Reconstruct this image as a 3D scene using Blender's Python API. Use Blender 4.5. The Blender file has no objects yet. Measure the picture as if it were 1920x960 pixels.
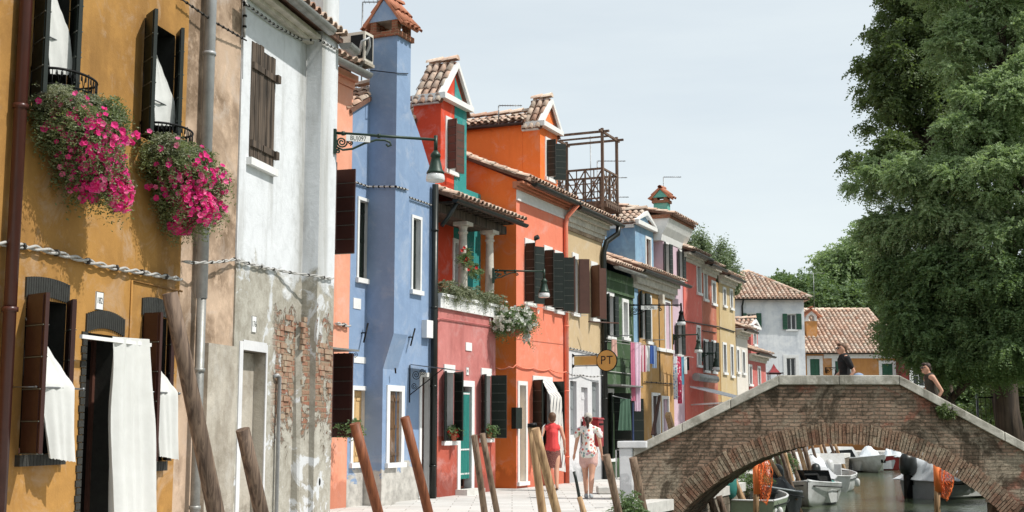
import bpy, bmesh, math, random
import numpy as np
from mathutils import Vector
R = math.radians
rnd = random.Random(7)
scene = bpy.context.scene
col = scene.collection
# ------------------------------------------------------------------ camera
F = 2390.0
PITCH = math.atan(320.0 / F)
CAMZ = 1.45
cam_d = bpy.data.cameras.new('camera'); cam = bpy.data.objects.new('camera', cam_d); col.objects.link(cam)
cam.location = (0, 0, CAMZ); cam.rotation_euler = (R(90) + PITCH, 0, 0)
cam_d.sensor_width = 36; cam_d.lens = F / 1920 * 36; cam_d.clip_start = .1; cam_d.clip_end = 3000
scene.camera = cam
# ------------------------------------------------------------------ light
SUN_AZ, SUN_EL = R(-18), R(54)        # azimuth from +X towards +Y
SUN_DIR = Vector((math.cos(SUN_AZ) * math.cos(SUN_EL), math.sin(SUN_AZ) * math.cos(SUN_EL), math.sin(SUN_EL)))
w = bpy.data.worlds.new('World'); scene.world = w; w.use_nodes = True
nt = w.node_tree; bg = nt.nodes['Background']
sky = nt.nodes.new('ShaderNodeTexSky'); sky.sky_type = 'NISHITA'; sky.sun_disc = False
sky.sun_elevation = SUN_EL; sky.sun_rotation = R(90) - SUN_AZ
sky.air_density = 1.0; sky.dust_density = 1.5; sky.altitude = 0
tc = nt.nodes.new('ShaderNodeTexCoord'); mp = nt.nodes.new('ShaderNodeMapping'); mp.inputs['Scale'].default_value = (1.1, 1.6, 7)
mp.inputs['Rotation'].default_value = (.1, .25, .4)
nz = nt.nodes.new('ShaderNodeTexNoise'); nz.inputs['Scale'].default_value = 1.6; nz.inputs['Detail'].default_value = 6; nz.inputs['Roughness'].default_value = .55
nt.links.new(tc.outputs['Generated'], mp.inputs[0]); nt.links.new(mp.outputs[0], nz.inputs['Vector'])
mr = nt.nodes.new('ShaderNodeMapRange'); mr.inputs[1].default_value = .35; mr.inputs[2].default_value = .75
mr.inputs[3].default_value = .7; mr.inputs[4].default_value = .9
nt.links.new(nz.outputs['Fac'], mr.inputs[0])
mx = nt.nodes.new('ShaderNodeMix'); mx.data_type = 'RGBA'
nt.links.new(mr.outputs[0], mx.inputs[0]); nt.links.new(sky.outputs[0], mx.inputs[6])
mx.inputs[7].default_value = (6.9, 7.45, 7.55, 1)          # thin bright high cloud
nt.links.new(mx.outputs[2], bg.inputs['Color']); bg.inputs['Strength'].default_value = .115
sd = bpy.data.lights.new('sun', 'SUN'); sun = bpy.data.objects.new('sun', sd); col.objects.link(sun)
sd.energy = 4.1; sd.angle = R(.6); sd.color = (1, .965, .9)
sun.rotation_euler = (-SUN_DIR).to_track_quat('-Z', 'Y').to_euler()
scene.view_settings.view_transform = 'Standard'; scene.view_settings.look = 'None'
scene.view_settings.exposure = 0.2; scene.view_settings.gamma = 1
scene.cycles.use_denoising = True
scene.cycles.max_bounces = 6; scene.cycles.transparent_max_bounces = 12
# ------------------------------------------------------------------ pixel ray helper / frames
def ray(px, py):
    xc = (px - 960) / F; yc = (480 - py) / F
    return Vector((xc, math.cos(PITCH) - yc * math.sin(PITCH), math.sin(PITCH) + yc * math.cos(PITCH)))
class Frame:
    """s runs along the facade (away from the camera), o outwards to the street, z up"""
    def __init__(f, x, y, ux, uy):
        l = math.hypot(ux, uy); f.x, f.y, f.u = x, y, (ux / l, uy / l); f.n = (f.u[1], -f.u[0])
    def pt(f, s, o, z): return Vector((f.x + f.u[0] * s + f.n[0] * o, f.y + f.u[1] * s + f.n[1] * o, z))
    def hit(f, px, py, o=0):
        d = ray(px, py); n = f.n
        t = ((f.x + n[0] * o) * n[0] + (f.y + n[1] * o) * n[1]) / (d.x * n[0] + d.y * n[1])
        P = d * t; s = (P.x - f.x - n[0] * o) * f.u[0] + (P.y - f.y - n[1] * o) * f.u[1]
        return s, P.z + CAMZ
    def S(f, px, py=600, o=0): return f.hit(px, py, o)[0]
    def Z(f, px, py, o=0): return f.hit(px, py, o)[1]
    def R(f, xl, xr, yt, yb, o=0):
        ym = (yt + yb) / 2
        return f.S(xl, ym, o), f.S(xr, ym, o), f.Z(xl, yb, o), f.Z(xl, yt, o)      # s0 s1 z0 z1
def at_d(px, py, Y):
    d = ray(px, py); t = Y / d.y; return Vector((d.x * t, Y, d.z * t + CAMZ))
def at_z(px, py, z):
    d = ray(px, py); t = (z - CAMZ) / d.z; return Vector((d.x * t, d.y * t, z))
W0 = Frame(0, 0, 1, 0)              # world: s = x, o = -y, z
class Wld(Frame):
    def __init__(f): f.u = (1, 0); f.n = (0, 1); f.x = f.y = 0
    def pt(f, s, o, z): return Vector((s, o, z))
WF = Wld()                          # plain world coordinates
NF = Frame(-3.79, 12.6, .226, 1)    # the near houses
FF = Frame(-3.0, 23.5, .44, 1)      # the row along the canal
# ------------------------------------------------------------------ mesh builder
ORG = {}
class MB:
    def __init__(m, fr=WF): m.f = fr; m.v = []; m.fc = []; m.mi = []; m.sm = []; m.uv = []
    def raw(m, pts, faces, mi=0, smooth=False, uvn=None):
        b = len(m.v); P = [m.f.pt(*p) for p in pts]; m.v += P
        for fa in faces:
            m.fc.append([b + i for i in fa]); m.mi.append(mi); m.sm.append(smooth)
            a, bb, c = (Vector(pts[fa[0]]), Vector(pts[fa[1]]), Vector(pts[fa[2]]))
            n = (bb - a).cross(c - a)
            if len(fa) > 3 and n.length < 1e-9: n = (c - a).cross(Vector(pts[fa[3]]) - a)
            ax = max(range(3), key=lambda i: abs(n[i]))
            for i in fa:
                p = pts[i]
                m.uv.append((p[0], p[2]) if ax == 1 else ((p[1], p[2]) if ax == 0 else (p[0], p[1])))
    def poly(m, pts, mi=0, smooth=False): m.raw(pts, [list(range(len(pts)))], mi, smooth)
    def box(m, s0, s1, o0, o1, z0, z1, mi=0):
        p = [(s, o, z) for z in (z0, z1) for o in (o0, o1) for s in (s0, s1)]
        m.raw(p, [(0, 1, 3, 2), (4, 6, 7, 5), (0, 4, 5, 1), (2, 3, 7, 6), (0, 2, 6, 4), (1, 5, 7, 3)], mi)
    def hexa(m, p, mi=0):   # 8 points: bottom 4 (ring) then top 4 (ring)
        m.raw(p, [(0, 1, 2, 3), (4, 5, 6, 7), (0, 1, 5, 4), (1, 2, 6, 5), (2, 3, 7, 6), (3, 0, 4, 7)], mi)
    def prism(m, pts, o0, o1, mi=0):    # polygon in (s,z) extruded along o
        n = len(pts); P = [(a, o0, b) for a, b in pts] + [(a, o1, b) for a, b in pts]
        m.raw(P, [list(range(n)), list(range(n, 2 * n))] + [(i, (i + 1) % n, n + (i + 1) % n, n + i) for i in range(n)], mi)
    def prism_s(m, pts, s0, s1, mi=0):  # polygon in (o,z) extruded along s
        n = len(pts); P = [(s0, a, b) for a, b in pts] + [(s1, a, b) for a, b in pts]
        m.raw(P, [list(range(n)), list(range(n, 2 * n))] + [(i, (i + 1) % n, n + (i + 1) % n, n + i) for i in range(n)], mi)
    def prism_z(m, pts, z0, z1, mi=0):
        n = len(pts); P = [(a, b, z0) for a, b in pts] + [(a, b, z1) for a, b in pts]
        m.raw(P, [list(range(n)), list(range(n, 2 * n))] + [(i, (i + 1) % n, n + (i + 1) % n, n + i) for i in range(n)], mi)
    def tube(m, pts, r, n=8, mi=0, cap=True, smooth=True, sq=1.0):
        pts = [Vector(p) for p in pts]; k = len(pts)
        rr = r if isinstance(r, (list, tuple)) else [r] * k
        P = []; up = None
        for i, p in enumerate(pts):
            t = (pts[min(i + 1, k - 1)] - pts[max(i - 1, 0)])
            if t.length < 1e-9: t = Vector((0, 0, 1))
            t.normalize()
            if up is None:
                up = Vector((0, 0, 1)) if abs(t.z) < .9 else Vector((1, 0, 0))
            a = t.cross(up)
            if a.length < 1e-6: a = t.cross(Vector((0, 1, 0)))
            a.normalize(); b = a.cross(t).normalized(); up = b
            for j in range(n):
                q = 2 * math.pi * j / n + (math.pi / n if n == 4 else 0)
                P.append(tuple(p + a * (math.cos(q) * rr[i]) + b * (math.sin(q) * rr[i] * sq)))
        fs = [(i * n + j, i * n + (j + 1) % n, (i + 1) * n + (j + 1) % n, (i + 1) * n + j) for i in range(k - 1) for j in range(n)]
        m.raw(P, fs, mi, smooth and n > 4)
        if cap and n > 2:
            m.raw(P[:n], [list(range(n))], mi); m.raw(P[-n:], [list(range(n))], mi)
    def lathe(m, c, prof, n=14, mi=0, smooth=True, sx=1, sy=1):
        P = []
        for r, z in prof:
            for j in range(n):
                q = 2 * math.pi * j / n; P.append((c[0] + math.cos(q) * r * sx, c[1] + math.sin(q) * r * sy, c[2] + z))
        k = len(prof)
        m.raw(P, [(i * n + j, i * n + (j + 1) % n, (i + 1) * n + (j + 1) % n, (i + 1) * n + j) for i in range(k - 1) for j in range(n)], mi, smooth)
        m.raw(P[:n], [list(range(n))], mi); m.raw(P[-n:], [list(range(n))], mi)
    def ell(m, c, r, mi=0, n=12, k=8):
        P = []
        for i in range(k + 1):
            a = math.pi * i / k
            for j in range(n):
                q = 2 * math.pi * j / n
                P.append((c[0] + r[0] * math.sin(a) * math.cos(q), c[1] + r[1] * math.sin(a) * math.sin(q), c[2] - r[2] * math.cos(a)))
        m.raw(P, [(i * n + j, i * n + (j + 1) % n, (i + 1) * n + (j + 1) % n, (i + 1) * n + j) for i in range(k) for j in range(n)], mi, True)
    def grid(m, rows, mi=0, smooth=True):   # rows of points -> sheet
        a = len(rows); b = len(rows[0]); P = [tuple(p) for r in rows for p in r]
        m.raw(P, [(i * b + j, i * b + j + 1, (i + 1) * b + j + 1, (i + 1) * b + j) for i in range(a - 1) for j in range(b - 1)], mi, smooth)
    def shutter(m, hs, ho, sg, ang, wd, z0, z1, t=.035, rails=6, mi=0, mi2=None):
        """board hinged at s=hs, opening by ang deg from closed; sg=+1 closed towards +s"""
        c, s = math.cos(R(ang)) * sg, math.sin(R(ang))
        tx, ty = -s * sg, math.cos(R(ang))
        def Q(a, b, z): return (hs + c * a + tx * b, ho + s * a + ty * b, z)
        def bx(a0, a1, b0, b1, y0, y1, k):
            p = [Q(a0, b0, y0), Q(a1, b0, y0), Q(a1, b1, y0), Q(a0, b1, y0), Q(a0, b0, y1), Q(a1, b0, y1), Q(a1, b1, y1), Q(a0, b1, y1)]
            m.hexa(p, k)
        g = .006; nb = 2 if wd < .5 else 3
        for i in range(nb):      # vertical boards
            bx(wd * i / nb + (g / 2 if i else 0), wd * (i + 1) / nb - (g / 2 if i < nb - 1 else 0), -t / 2, t / 2, z0, z1, mi)
        for i in range(rails):
            zc = z0 + (z1 - z0) * (i + .5) / rails; h = (z1 - z0) / rails * .5 - .012
            for q in (-1, 1):
                bx(.03, wd - .03, q * t / 2, q * (t / 2 + .008), zc - h, zc + h, mi)
            bx(.01, wd - .01, -t / 2 - .011, t / 2 + .011, zc - h - .018, zc - h - .009, mi if mi2 is None else mi2)
    def build(m, name, mats, parent=None, org=None):
        me = bpy.data.meshes.new(name)
        if parent is not None: base = ORG[parent.name]
        else:
            if org is None:
                xs = [p.x for p in m.v]; ys = [p.y for p in m.v]; zs = [p.z for p in m.v]
                org = Vector(((min(xs) + max(xs)) / 2, (min(ys) + max(ys)) / 2, min(zs)))
            base = Vector(org)
        me.from_pydata([tuple(p - base) for p in m.v], [], m.fc)
        uv = me.uv_layers.new(name='UVMap')
        uv.data.foreach_set('uv', [c for t in m.uv for c in t])
        me.polygons.foreach_set('material_index', m.mi); me.polygons.foreach_set('use_smooth', m.sm)
        for x in (mats if isinstance(mats, (list, tuple)) else [mats]): me.materials.append(x)
        bm = bmesh.new(); bm.from_mesh(me)
        bmesh.ops.remove_doubles(bm, verts=bm.verts, dist=1e-5)
        bmesh.ops.recalc_face_normals(bm, faces=bm.faces); bm.to_mesh(me); bm.free()
        o = bpy.data.objects.new(name, me); col.objects.link(o)
        if parent is not None: o.parent = parent; ORG[o.name] = base
        else: o.location = base; ORG[o.name] = base
        return o
def tag(o, label=None, cat=None, group=None, kind=None):
    for k, v in (('label', label), ('category', cat), ('group', group), ('kind', kind)):
        if v: o[k] = v
    return o
def empty(name, loc, label, cat, group=None):
    o = bpy.data.objects.new(name, None); col.objects.link(o); o.location = loc; o.empty_display_size = .2
    ORG[o.name] = Vector(loc); return tag(o, label, cat, group)
def text(body, fr, s, o, z, size, mat, parent, name='lettering', sx=1, spacing=1.0, ext=.001):
    cu = bpy.data.curves.new(name, 'FONT'); cu.body = body; cu.size = size; cu.extrude = ext
    cu.align_x = 'CENTER'; cu.align_y = 'CENTER'; cu.space_character = spacing; cu.materials.append(mat)
    tmp = bpy.data.objects.new('t', cu); col.objects.link(tmp); bpy.context.view_layer.update()
    me = bpy.data.meshes.new_from_object(tmp.evaluated_get(bpy.context.evaluated_depsgraph_get())); bpy.data.objects.remove(tmp)
    ob = bpy.data.objects.new(name, me); col.objects.link(ob)
    ob.parent = parent; P = fr.pt(s, o, z) - ORG[parent.name]
    u = fr.u
    ang = math.atan2(u[1], u[0]); ob.location = P; ob.rotation_euler = (R(90), 0, ang); ob.scale = (sx, 1, 1)
    ORG[ob.name] = ORG[parent.name]
    return ob
# ------------------------------------------------------------------ materials
def lin(c):
    return tuple((x / 255 / 12.92 if x / 255 <= .04045 else ((x / 255 + .055) / 1.055) ** 2.4) for x in c)
K = 1.0
def C(r, g, b, k=None):
    k = K if k is None else k; c = lin((r, g, b)); l = .3 * c[0] + .55 * c[1] + .15 * c[2]; d = .14
    return tuple(min(.85, (x * (1 - d) + l * d) * k) for x in c) + (1,)
class NT:
    def __init__(n, name):
        n.m = bpy.data.materials.new(name); n.m.use_nodes = True; n.t = n.m.node_tree; n.b = n.t.nodes['Principled BSDF']
        n.tc = n.t.nodes.new('ShaderNodeTexCoord')
    def N(n, ty): return n.t.nodes.new('ShaderNode' + ty)
    def L(n, a, b): n.t.links.new(a, b)
    def noise(n, sc, det=5, rough=.6, scl=None, src='Object', dist=0):
        x = n.N('TexNoise'); x.inputs['Scale'].default_value = sc; x.inputs['Detail'].default_value = det
        x.inputs['Roughness'].default_value = rough; x.inputs['Distortion'].default_value = dist
        if scl:
            mp = n.N('Mapping'); mp.inputs['Scale'].default_value = scl; n.L(n.tc.outputs[src], mp.inputs[0]); n.L(mp.outputs[0], x.inputs['Vector'])
        else: n.L(n.tc.outputs[src], x.inputs['Vector'])
        return x.outputs['Fac']
    def rng(n, v, a, b, c=0, d=1):
        x = n.N('MapRange'); n.L(v, x.inputs[0])
        for i, q in enumerate((a, b, c, d)): x.inputs[i + 1].default_value = q
        return x.outputs[0]
    def mix(n, f, a, b, mode='MIX'):
        x = n.N('Mix'); x.data_type = 'RGBA'; x.blend_type = mode
        if isinstance(f, (int, float)): x.inputs[0].default_value = f
        else: n.L(f, x.inputs[0])
        for i, q in ((6, a), (7, b)):
            if isinstance(q, tuple): x.inputs[i].default_value = q
            else: n.L(q, x.inputs[i])
        return x.outputs[2]
    def math(n, op, a, b=0):
        x = n.N('Math'); x.operation = op
        for i, q in ((0, a), (1, b)):
            if isinstance(q, (int, float)): x.inputs[i].default_value = q
            else: n.L(q, x.inputs[i])
        return x.outputs[0]
    def bump(n, h, st=.3, d=.01, prev=None):
        x = n.N('Bump'); x.inputs['Strength'].default_value = st; x.inputs['Distance'].default_value = d; n.L(h, x.inputs['Height'])
        if prev: n.L(prev, x.inputs['Normal'])
        return x.outputs[0]
    def out(n, c, rough=.8, nrm=None, metal=0, spec=.3):
        if isinstance(c, tuple): n.b.inputs['Base Color'].default_value = c
        else: n.L(c, n.b.inputs['Base Color'])
        if isinstance(rough, (int, float)): n.b.inputs['Roughness'].default_value = rough
        else: n.L(rough, n.b.inputs['Roughness'])
        n.b.inputs['Metallic'].default_value = metal; n.b.inputs['Specular IOR Level'].default_value = spec
        if nrm: n.L(nrm, n.b.inputs['Normal'])
        return n.m
def sc(c, k): return tuple(min(.9, x * k) for x in c[:3]) + (1,)
def plaster(name, c, c2=None, var=.35, rough=.9, bump=.35, streak=.3, foot=None, footz=.9):
    n = NT(name); c2 = c2 or sc(c, .62)
    big = n.noise(.9, 6, .62, dist=.4); base = n.mix(n.rng(big, .42, .72, 0, var * 1.8), c, c2)
    med = n.noise(5, 6, .7); base = n.mix(n.rng(med, .5, .75, 0, var), base, sc(c, 1.28))
    st = n.noise(3.2, 5, .6, scl=(1, 1, .16)); base = n.mix(n.rng(st, .52, .75, 0, streak), base, sc(c2, .7))
    fine = n.noise(60, 3, .7); base = n.mix(n.rng(fine, .3, .7, 0, .22), base, sc(c, .75))
    sd_ = n.N('SeparateXYZ'); n.L(n.tc.outputs['UV'], sd_.inputs[0]); bl = n.noise(1.7, 7, .72, dist=.7)
    pale = tuple(x * .55 + .55 * .45 for x in c[:3]) + (1,); base = n.mix(n.rng(bl, .52, .68, 0, .5), base, pale)      # sun bleaching and salt bloom
    dm = n.math('ADD', n.math('MULTIPLY', n.noise(2.9, 6, .7, dist=.8), 1.5), n.math('MULTIPLY', sd_.outputs[1], -1.0)); base = n.mix(n.rng(dm, .2, .45, 0, .6), base, sc(c2, .55))
    if foot:     # worn, patched foot of the wall
        sx = n.N('SeparateXYZ'); n.L(n.tc.outputs['UV'], sx.inputs[0])
        e = n.noise(2.3, 6, .65, dist=.6); h = n.math('ADD', n.math('MULTIPLY', e, 1.6), n.math('MULTIPLY', sx.outputs[1], -1.0 / footz))
        base = n.mix(n.rng(h, .1, .16, 0, 1), base, n.mix(n.rng(med, .4, .65), foot, sc(foot, .6)))
    b = n.bump(fine, bump, .006); b = n.bump(med, bump * .8, .03, b)
    return n.out(base, rough, b)
def simple(name, c, rough=.6, metal=0, var=.25, vs=8, bump=.1, spec=.4, scl=None, c2=None):
    n = NT(name); v = n.noise(vs, 5, .65, scl=scl); col_ = n.mix(n.rng(v, .35, .7, 0, var * 1.6), c, c2 or sc(c, .5))
    f = n.noise(vs * 9, 3, .7, scl=scl); col_ = n.mix(n.rng(f, .4, .75, 0, var * .6), col_, sc(c, 1.25))
    return n.out(col_, n.rng(v, .3, .7, rough * .8, min(1, rough * 1.15)), n.bump(f, bump, .004), metal, spec)
def wood(name, c, c2, rough=.75, sc_=1, axis=2, bump=.5, var=1.0):
    n = NT(name); s = [14 * sc_] * 3; s[axis] = .9 * sc_
    g = n.noise(1.0, 6, .65, scl=tuple(s), dist=.8); big = n.noise(1.6, 4, .6)
    b = n.mix(n.rng(g, .38, .62, 0, var), c, c2); b = n.mix(n.rng(big, .45, .75, 0, .55), b, sc(c2, .75))
    return n.out(b, rough, n.bump(g, bump, .006))
M = {}
M['ochre'] = plaster('ochre plaster', C(176, 126, 46), C(134, 92, 34), .55, streak=.5)
M['ochre_pipe'] = simple('brown pipe', C(74, 36, 28), .35, 0, .3, 5)
M['peach'] = plaster('peach plaster', C(232, 158, 125), C(214, 120, 84), .35, streak=.45)
M['blue'] = plaster('blue plaster', C(128, 154, 188), C(104, 132, 170), .4, streak=.25, foot=C(190, 186, 178), footz=1.05)
M['pink'] = plaster('pink plaster', C(198, 118, 112), C(168, 84, 78), .5, streak=.6)
M['brick_red'] = plaster('brick red plaster', C(186, 82, 58), C(150, 58, 42), .3)
M['red'] = plaster('red plaster', (.62, .07, .03, 1), (.5, .045, .025, 1), .3)
M['teal'] = plaster('teal plaster', C(20, 142, 138), C(10, 112, 112), .3)
M['orange'] = plaster('orange plaster', C(236, 128, 94), C(226, 106, 66), .35, streak=.25)
M['beige'] = plaster('beige plaster', C(200, 174, 132), C(178, 150, 108), .25)
M['whitew'] = plaster('white plaster', C(212, 212, 214), C(176, 178, 182), .3)
M['green'] = plaster('green plaster', C(66, 92, 58), C(46, 70, 42), .35)
M['lblue'] = plaster('light blue plaster', C(128, 168, 196), C(96, 128, 168), .7)
M['mustard'] = plaster('mustard plaster', C(186, 142, 76), C(156, 114, 56), .35)
M['lilac'] = plaster('lilac plaster', C(206, 176, 190), C(184, 150, 166), .3)
M['red2'] = plaster('bright red plaster', C(226, 106, 90), C(204, 80, 66), .3)
M['rust'] = plaster('rust plaster', C(188, 106, 78), C(160, 82, 58), .4)
M['straw'] = plaster('straw plaster', C(196, 172, 124), C(178, 146, 98), .3)
M['cream'] = plaster('cream plaster', C(216, 208, 196), C(190, 180, 166), .25)
M['rose'] = plaster('rose plaster', C(200, 100, 92), C(170, 76, 66), .3)
M['dullwhite'] = plaster('weathered white plaster', C(226, 228, 230), C(178, 186, 198), .6, streak=.5)
M['ochre2'] = plaster('deep ochre plaster', C(196, 134, 62), C(164, 104, 44), .3)
M['darkred'] = plaster('dark red plaster', C(120, 46, 38), C(90, 34, 30), .3)
M['tan'] = plaster('tan plaster', C(190, 162, 136), C(122, 98, 74), 1.0, streak=.6)
M['stone'] = simple('istrian stone', C(206, 204, 198), .8, 0, .35, 6, .35)
M['trim'] = simple('white painted trim', C(226, 226, 224), .75, 0, .18, 6, .2)
M['cornice'] = simple('weathered cornice', C(206, 198, 184), .85, 0, .45, 5, .4)
M['dark'] = simple('dark interior', C(22, 18, 16), .9, 0, .2, 2, 0, .1)
def glassm():
    n = NT('window glass'); n.b.inputs['Base Color'].default_value = (.012, .014, .016, 1); v = n.noise(1.3, 3)
    n.b.inputs['Roughness'].default_value = .06; n.b.inputs['Specular IOR Level'].default_value = .6
    n.L(n.bump(v, .08, .02), n.b.inputs['Normal']); return n.m
M['glass'] = glassm()
M['sh_black'] = simple('black green shutter paint', C(26, 36, 30), .42, 0, .3, 6, .25)
M['sh_brown'] = simple('brown shutter paint', C(64, 34, 28), .42, 0, .35, 6, .25)
M['sh_green'] = simple('green shutter paint', C(34, 92, 66), .5, 0, .35, 6, .25)
M['sh_mid'] = simple('chestnut shutter paint', C(92, 58, 46), .5, 0, .35, 6, .25)
M['sh_yel'] = simple('pale yellow shutter paint', C(214, 174, 112), .6, 0, .3, 6, .25)
M['glint'] = simple('strap glint', C(104, 108, 100), .5, .2, .3, 10)  # shutter straps, their highlights put into a paler colour
M['oldwood'] = wood('old grey boards', C(104, 88, 74), C(40, 34, 28))
M['board'] = plaster('rotten board', C(110, 80, 50), C(50, 40, 28), .9)
M['pole_w'] = wood('weathered pole', C(150, 124, 100), C(84, 66, 52), sc_=2)
M['pole_d'] = wood('dark wet pole', C(140, 116, 96), C(72, 56, 46), sc_=2)
M['pole_r'] = wood('red brown pole', C(150, 84, 44), C(108, 56, 30), rough=.55, sc_=2, bump=.25)
M['pole_y'] = wood('peeled yellow pole', C(206, 168, 120), C(140, 106, 72), sc_=2)
M['iron'] = simple('black iron', C(22, 22, 22), .5, .6, .3, 20)
M['green_iron'] = simple('green cast iron', C(34, 58, 46), .45, .2, .35, 14)
M['pale_pipe'] = simple('grey zinc pipe', C(168, 170, 172), .5, .2, .35, 6)
M['zinc'] = simple('weathered zinc', C(150, 150, 146), .5, .4, .5, 5)
M['black_pipe'] = simple('black gutter paint', C(34, 38, 34), .35, .2, .35, 6)
M['white_cloth'] = simple('white cotton', C(204, 206, 205), .95, 0, .1, 6, .1)
def linen():
    n = NT('white linen'); w_ = n.noise(180, 2, .5); v = n.noise(4, 5, .6); c = n.mix(n.rng(v, .4, .75, 0, .35), C(226, 227, 224), C(204, 204, 198))
    n.out(c, .95, n.bump(w_, .3, .002, n.bump(v, .35, .03))); t = n.N('BsdfTranslucent'); n.L(c, t.inputs['Color']); ms = n.N('MixShader'); ms.inputs[0].default_value = .25
    n.L(n.b.outputs[0], ms.inputs[1]); n.L(t.outputs[0], ms.inputs[2]); n.L(ms.outputs[0], n.t.nodes['Material Output'].inputs[0]); return n.m
M['linen'] = linen()
M['cable'] = simple('grey cable', C(176, 174, 170), .7, 0, .3, 20)
M['cable_d'] = simple('dark cable', C(70, 66, 62), .7, 0, .3, 20)
M['terracotta'] = simple('terracotta', C(178, 92, 58), .8, 0, .3, 14)
M['steel'] = simple('galvanised steel', C(130, 132, 134), .4, .7, .3, 20)
M['white_p'] = simple('white gelcoat', C(204, 206, 206), .4, 0, .4, 3, .05, c2=C(150, 150, 144))
M['grey_p'] = simple('grey hull paint', C(134, 140, 142), .4, 0, .2, 4, .05)
M['greenhull'] = simple('green hull paint', C(140, 156, 130), .45, 0, .3, 4, .05)
M['blackhull'] = simple('black hull', C(34, 38, 38), .4, 0, .3, 4, .1)
M['tarp_g'] = simple('grey tarp', C(176, 178, 182), .8, 0, .3, 3, .4)
M['tarp_w'] = simple('white tarp', C(214, 220, 226), .75, 0, .2, 3, .4)
M['tarp_t'] = simple('teal tarp', C(20, 120, 112), .75, 0, .3, 3, .4)
M['tarp_k'] = simple('black tarp', C(34, 36, 38), .6, 0, .3, 3, .4)
M['skin'] = simple('skin', C(206, 150, 120), .6, 0, .12, 10, .05)
M['skin_l'] = simple('tanned legs', C(196, 140, 108), .6, 0, .12, 10, .05)
M['hair'] = simple('dark brown hair', C(58, 36, 26), .6, 0, .5, 40, .6)
M['hair_b'] = simple('light brown hair', C(104, 72, 48), .6, 0, .5, 40, .6)
M['blackcloth'] = simple('black cloth', C(24, 24, 26), .9, 0, .2, 8, .1)
M['redcloth'] = simple('red cloth', C(222, 52, 52), .9, 0, .15, 8, .1)
M['letter'] = simple('dark lettering', C(38, 40, 36), .6, 0, .1, 8, 0)
M['soil'] = simple('soil', C(90, 72, 54), .95, 0, .4, 10, .4)
def brickm(name, c1, c2, mort, patch=None, scale=1.0, grime=.6, w=.24, h=.072, msz=.012, bump=.8, whitewash=0):
    n = NT(name); t = n.N('TexBrick'); dn = n.N('TexNoise'); dn.inputs['Scale'].default_value = 5; dn.inputs['Detail'].default_value = 4
    n.L(n.tc.outputs['UV'], dn.inputs['Vector'])
    vm = n.N('VectorMath'); vm.operation = 'MULTIPLY_ADD'; n.L(dn.outputs['Color'], vm.inputs[0]); vm.inputs[1].default_value = (.07, .055, 0); n.L(n.tc.outputs['UV'], vm.inputs[2])
    n.L(vm.outputs[0], t.inputs['Vector'])
    t.inputs['Scale'].default_value = 1; t.inputs['Brick Width'].default_value = w; t.inputs['Row Height'].default_value = h
    t.inputs['Mortar Size'].default_value = msz; t.inputs['Mortar Smooth'].default_value = .5; t.inputs['Bias'].default_value = -.1
    t.inputs['Color1'].default_value = c1; t.inputs['Color2'].default_value = c2; t.inputs['Mortar'].default_value = mort
    big = n.noise(.55, 6, .7, src='UV', dist=.8); med = n.noise(3.2, 6, .75, src='UV', dist=.5); fine = n.noise(38, 4, .75, src='UV')
    c = n.mix(n.rng(med, .4, .65, 0, .55), t.outputs['Color'], sc(mort, 1.0))
    if whitewash: c = n.mix(n.rng(big, .5, .6, 0, whitewash), c, n.mix(n.rng(fine, .3, .7), C(190, 178, 156), C(140, 124, 102)))
    if patch: c = n.mix(n.rng(n.noise(.8, 5, .6, scl=(1, 1.6, 1), src='UV', dist=1), .58, .66, 0, .85), c, n.mix(n.rng(fine, .3, .7), patch, sc(patch, .6)))
    gr = n.noise(.9, 7, .75, scl=(1.0, .8, 1), src='UV', dist=1.6)
    c = n.mix(n.rng(n.noise(2.4, 7, .8, src='UV', dist=.9), .53, .62, 0, grime * .8), c, n.mix(n.rng(fine, .35, .65), C(58, 46, 34), C(96, 82, 62))); c = n.mix(n.rng(gr, .49, .58, 0, grime), c, n.mix(n.rng(fine, .35, .65), C(40, 32, 24), C(84, 72, 56)))
    c = n.mix(n.rng(fine, .35, .75, 0, .5), c, sc(mort, .5))
    hgt = n.math('ADD', n.math('MULTIPLY', t.outputs['Fac'], -1.0), n.math('MULTIPLY', med, .9))
    b = n.bump(hgt, bump, .03); b = n.bump(fine, .5, .012, b)
    return n.out(c, .95, b, spec=.15)
def ringm():
    n = NT('arch brick'); g = n.N('NewGeometry'); r = n.N('ValToRGB'); n.L(g.outputs['Random Per Island'], r.inputs[0]); cr = r.color_ramp; cr.elements[0].color = C(170, 134, 108); cr.elements[1].color = C(132, 108, 88)
    for p, q in ((.3, (152, 112, 88)), (.55, (182, 156, 130)), (.8, (144, 100, 78))): e = cr.elements.new(p); e.color = C(*q)
    v = n.noise(2.2, 6, .7); f = n.noise(26, 5, .75); c = n.mix(n.rng(v, .46, .62, 0, .8), r.outputs[0], C(170, 156, 132)); c = n.mix(n.rng(f, .42, .66, 0, .75), c, C(74, 60, 48))
    return n.out(c, .95, n.bump(f, .9, .02), spec=.15)
M['bridge_brick'] = brickm('bridge brick', C(186, 150, 124), C(146, 116, 96), C(122, 108, 92), C(176, 98, 74), grime=.85, w=.23, h=.074, msz=.013, bump=1.0, whitewash=.8)
M['ring_brick'] = ringm()
M['wall_brick'] = brickm('exposed brick', C(168, 92, 66), C(146, 116, 92), C(176, 160, 138), grime=.3)
M['red_brick'] = brickm('red brick trim', C(170, 84, 50), C(140, 70, 44), C(170, 130, 100), grime=.2, w=.2, h=.06)
M['black_brick'] = simple('black painted brick', C(52, 52, 48), .6, 0, .4, 12, .5)
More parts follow.
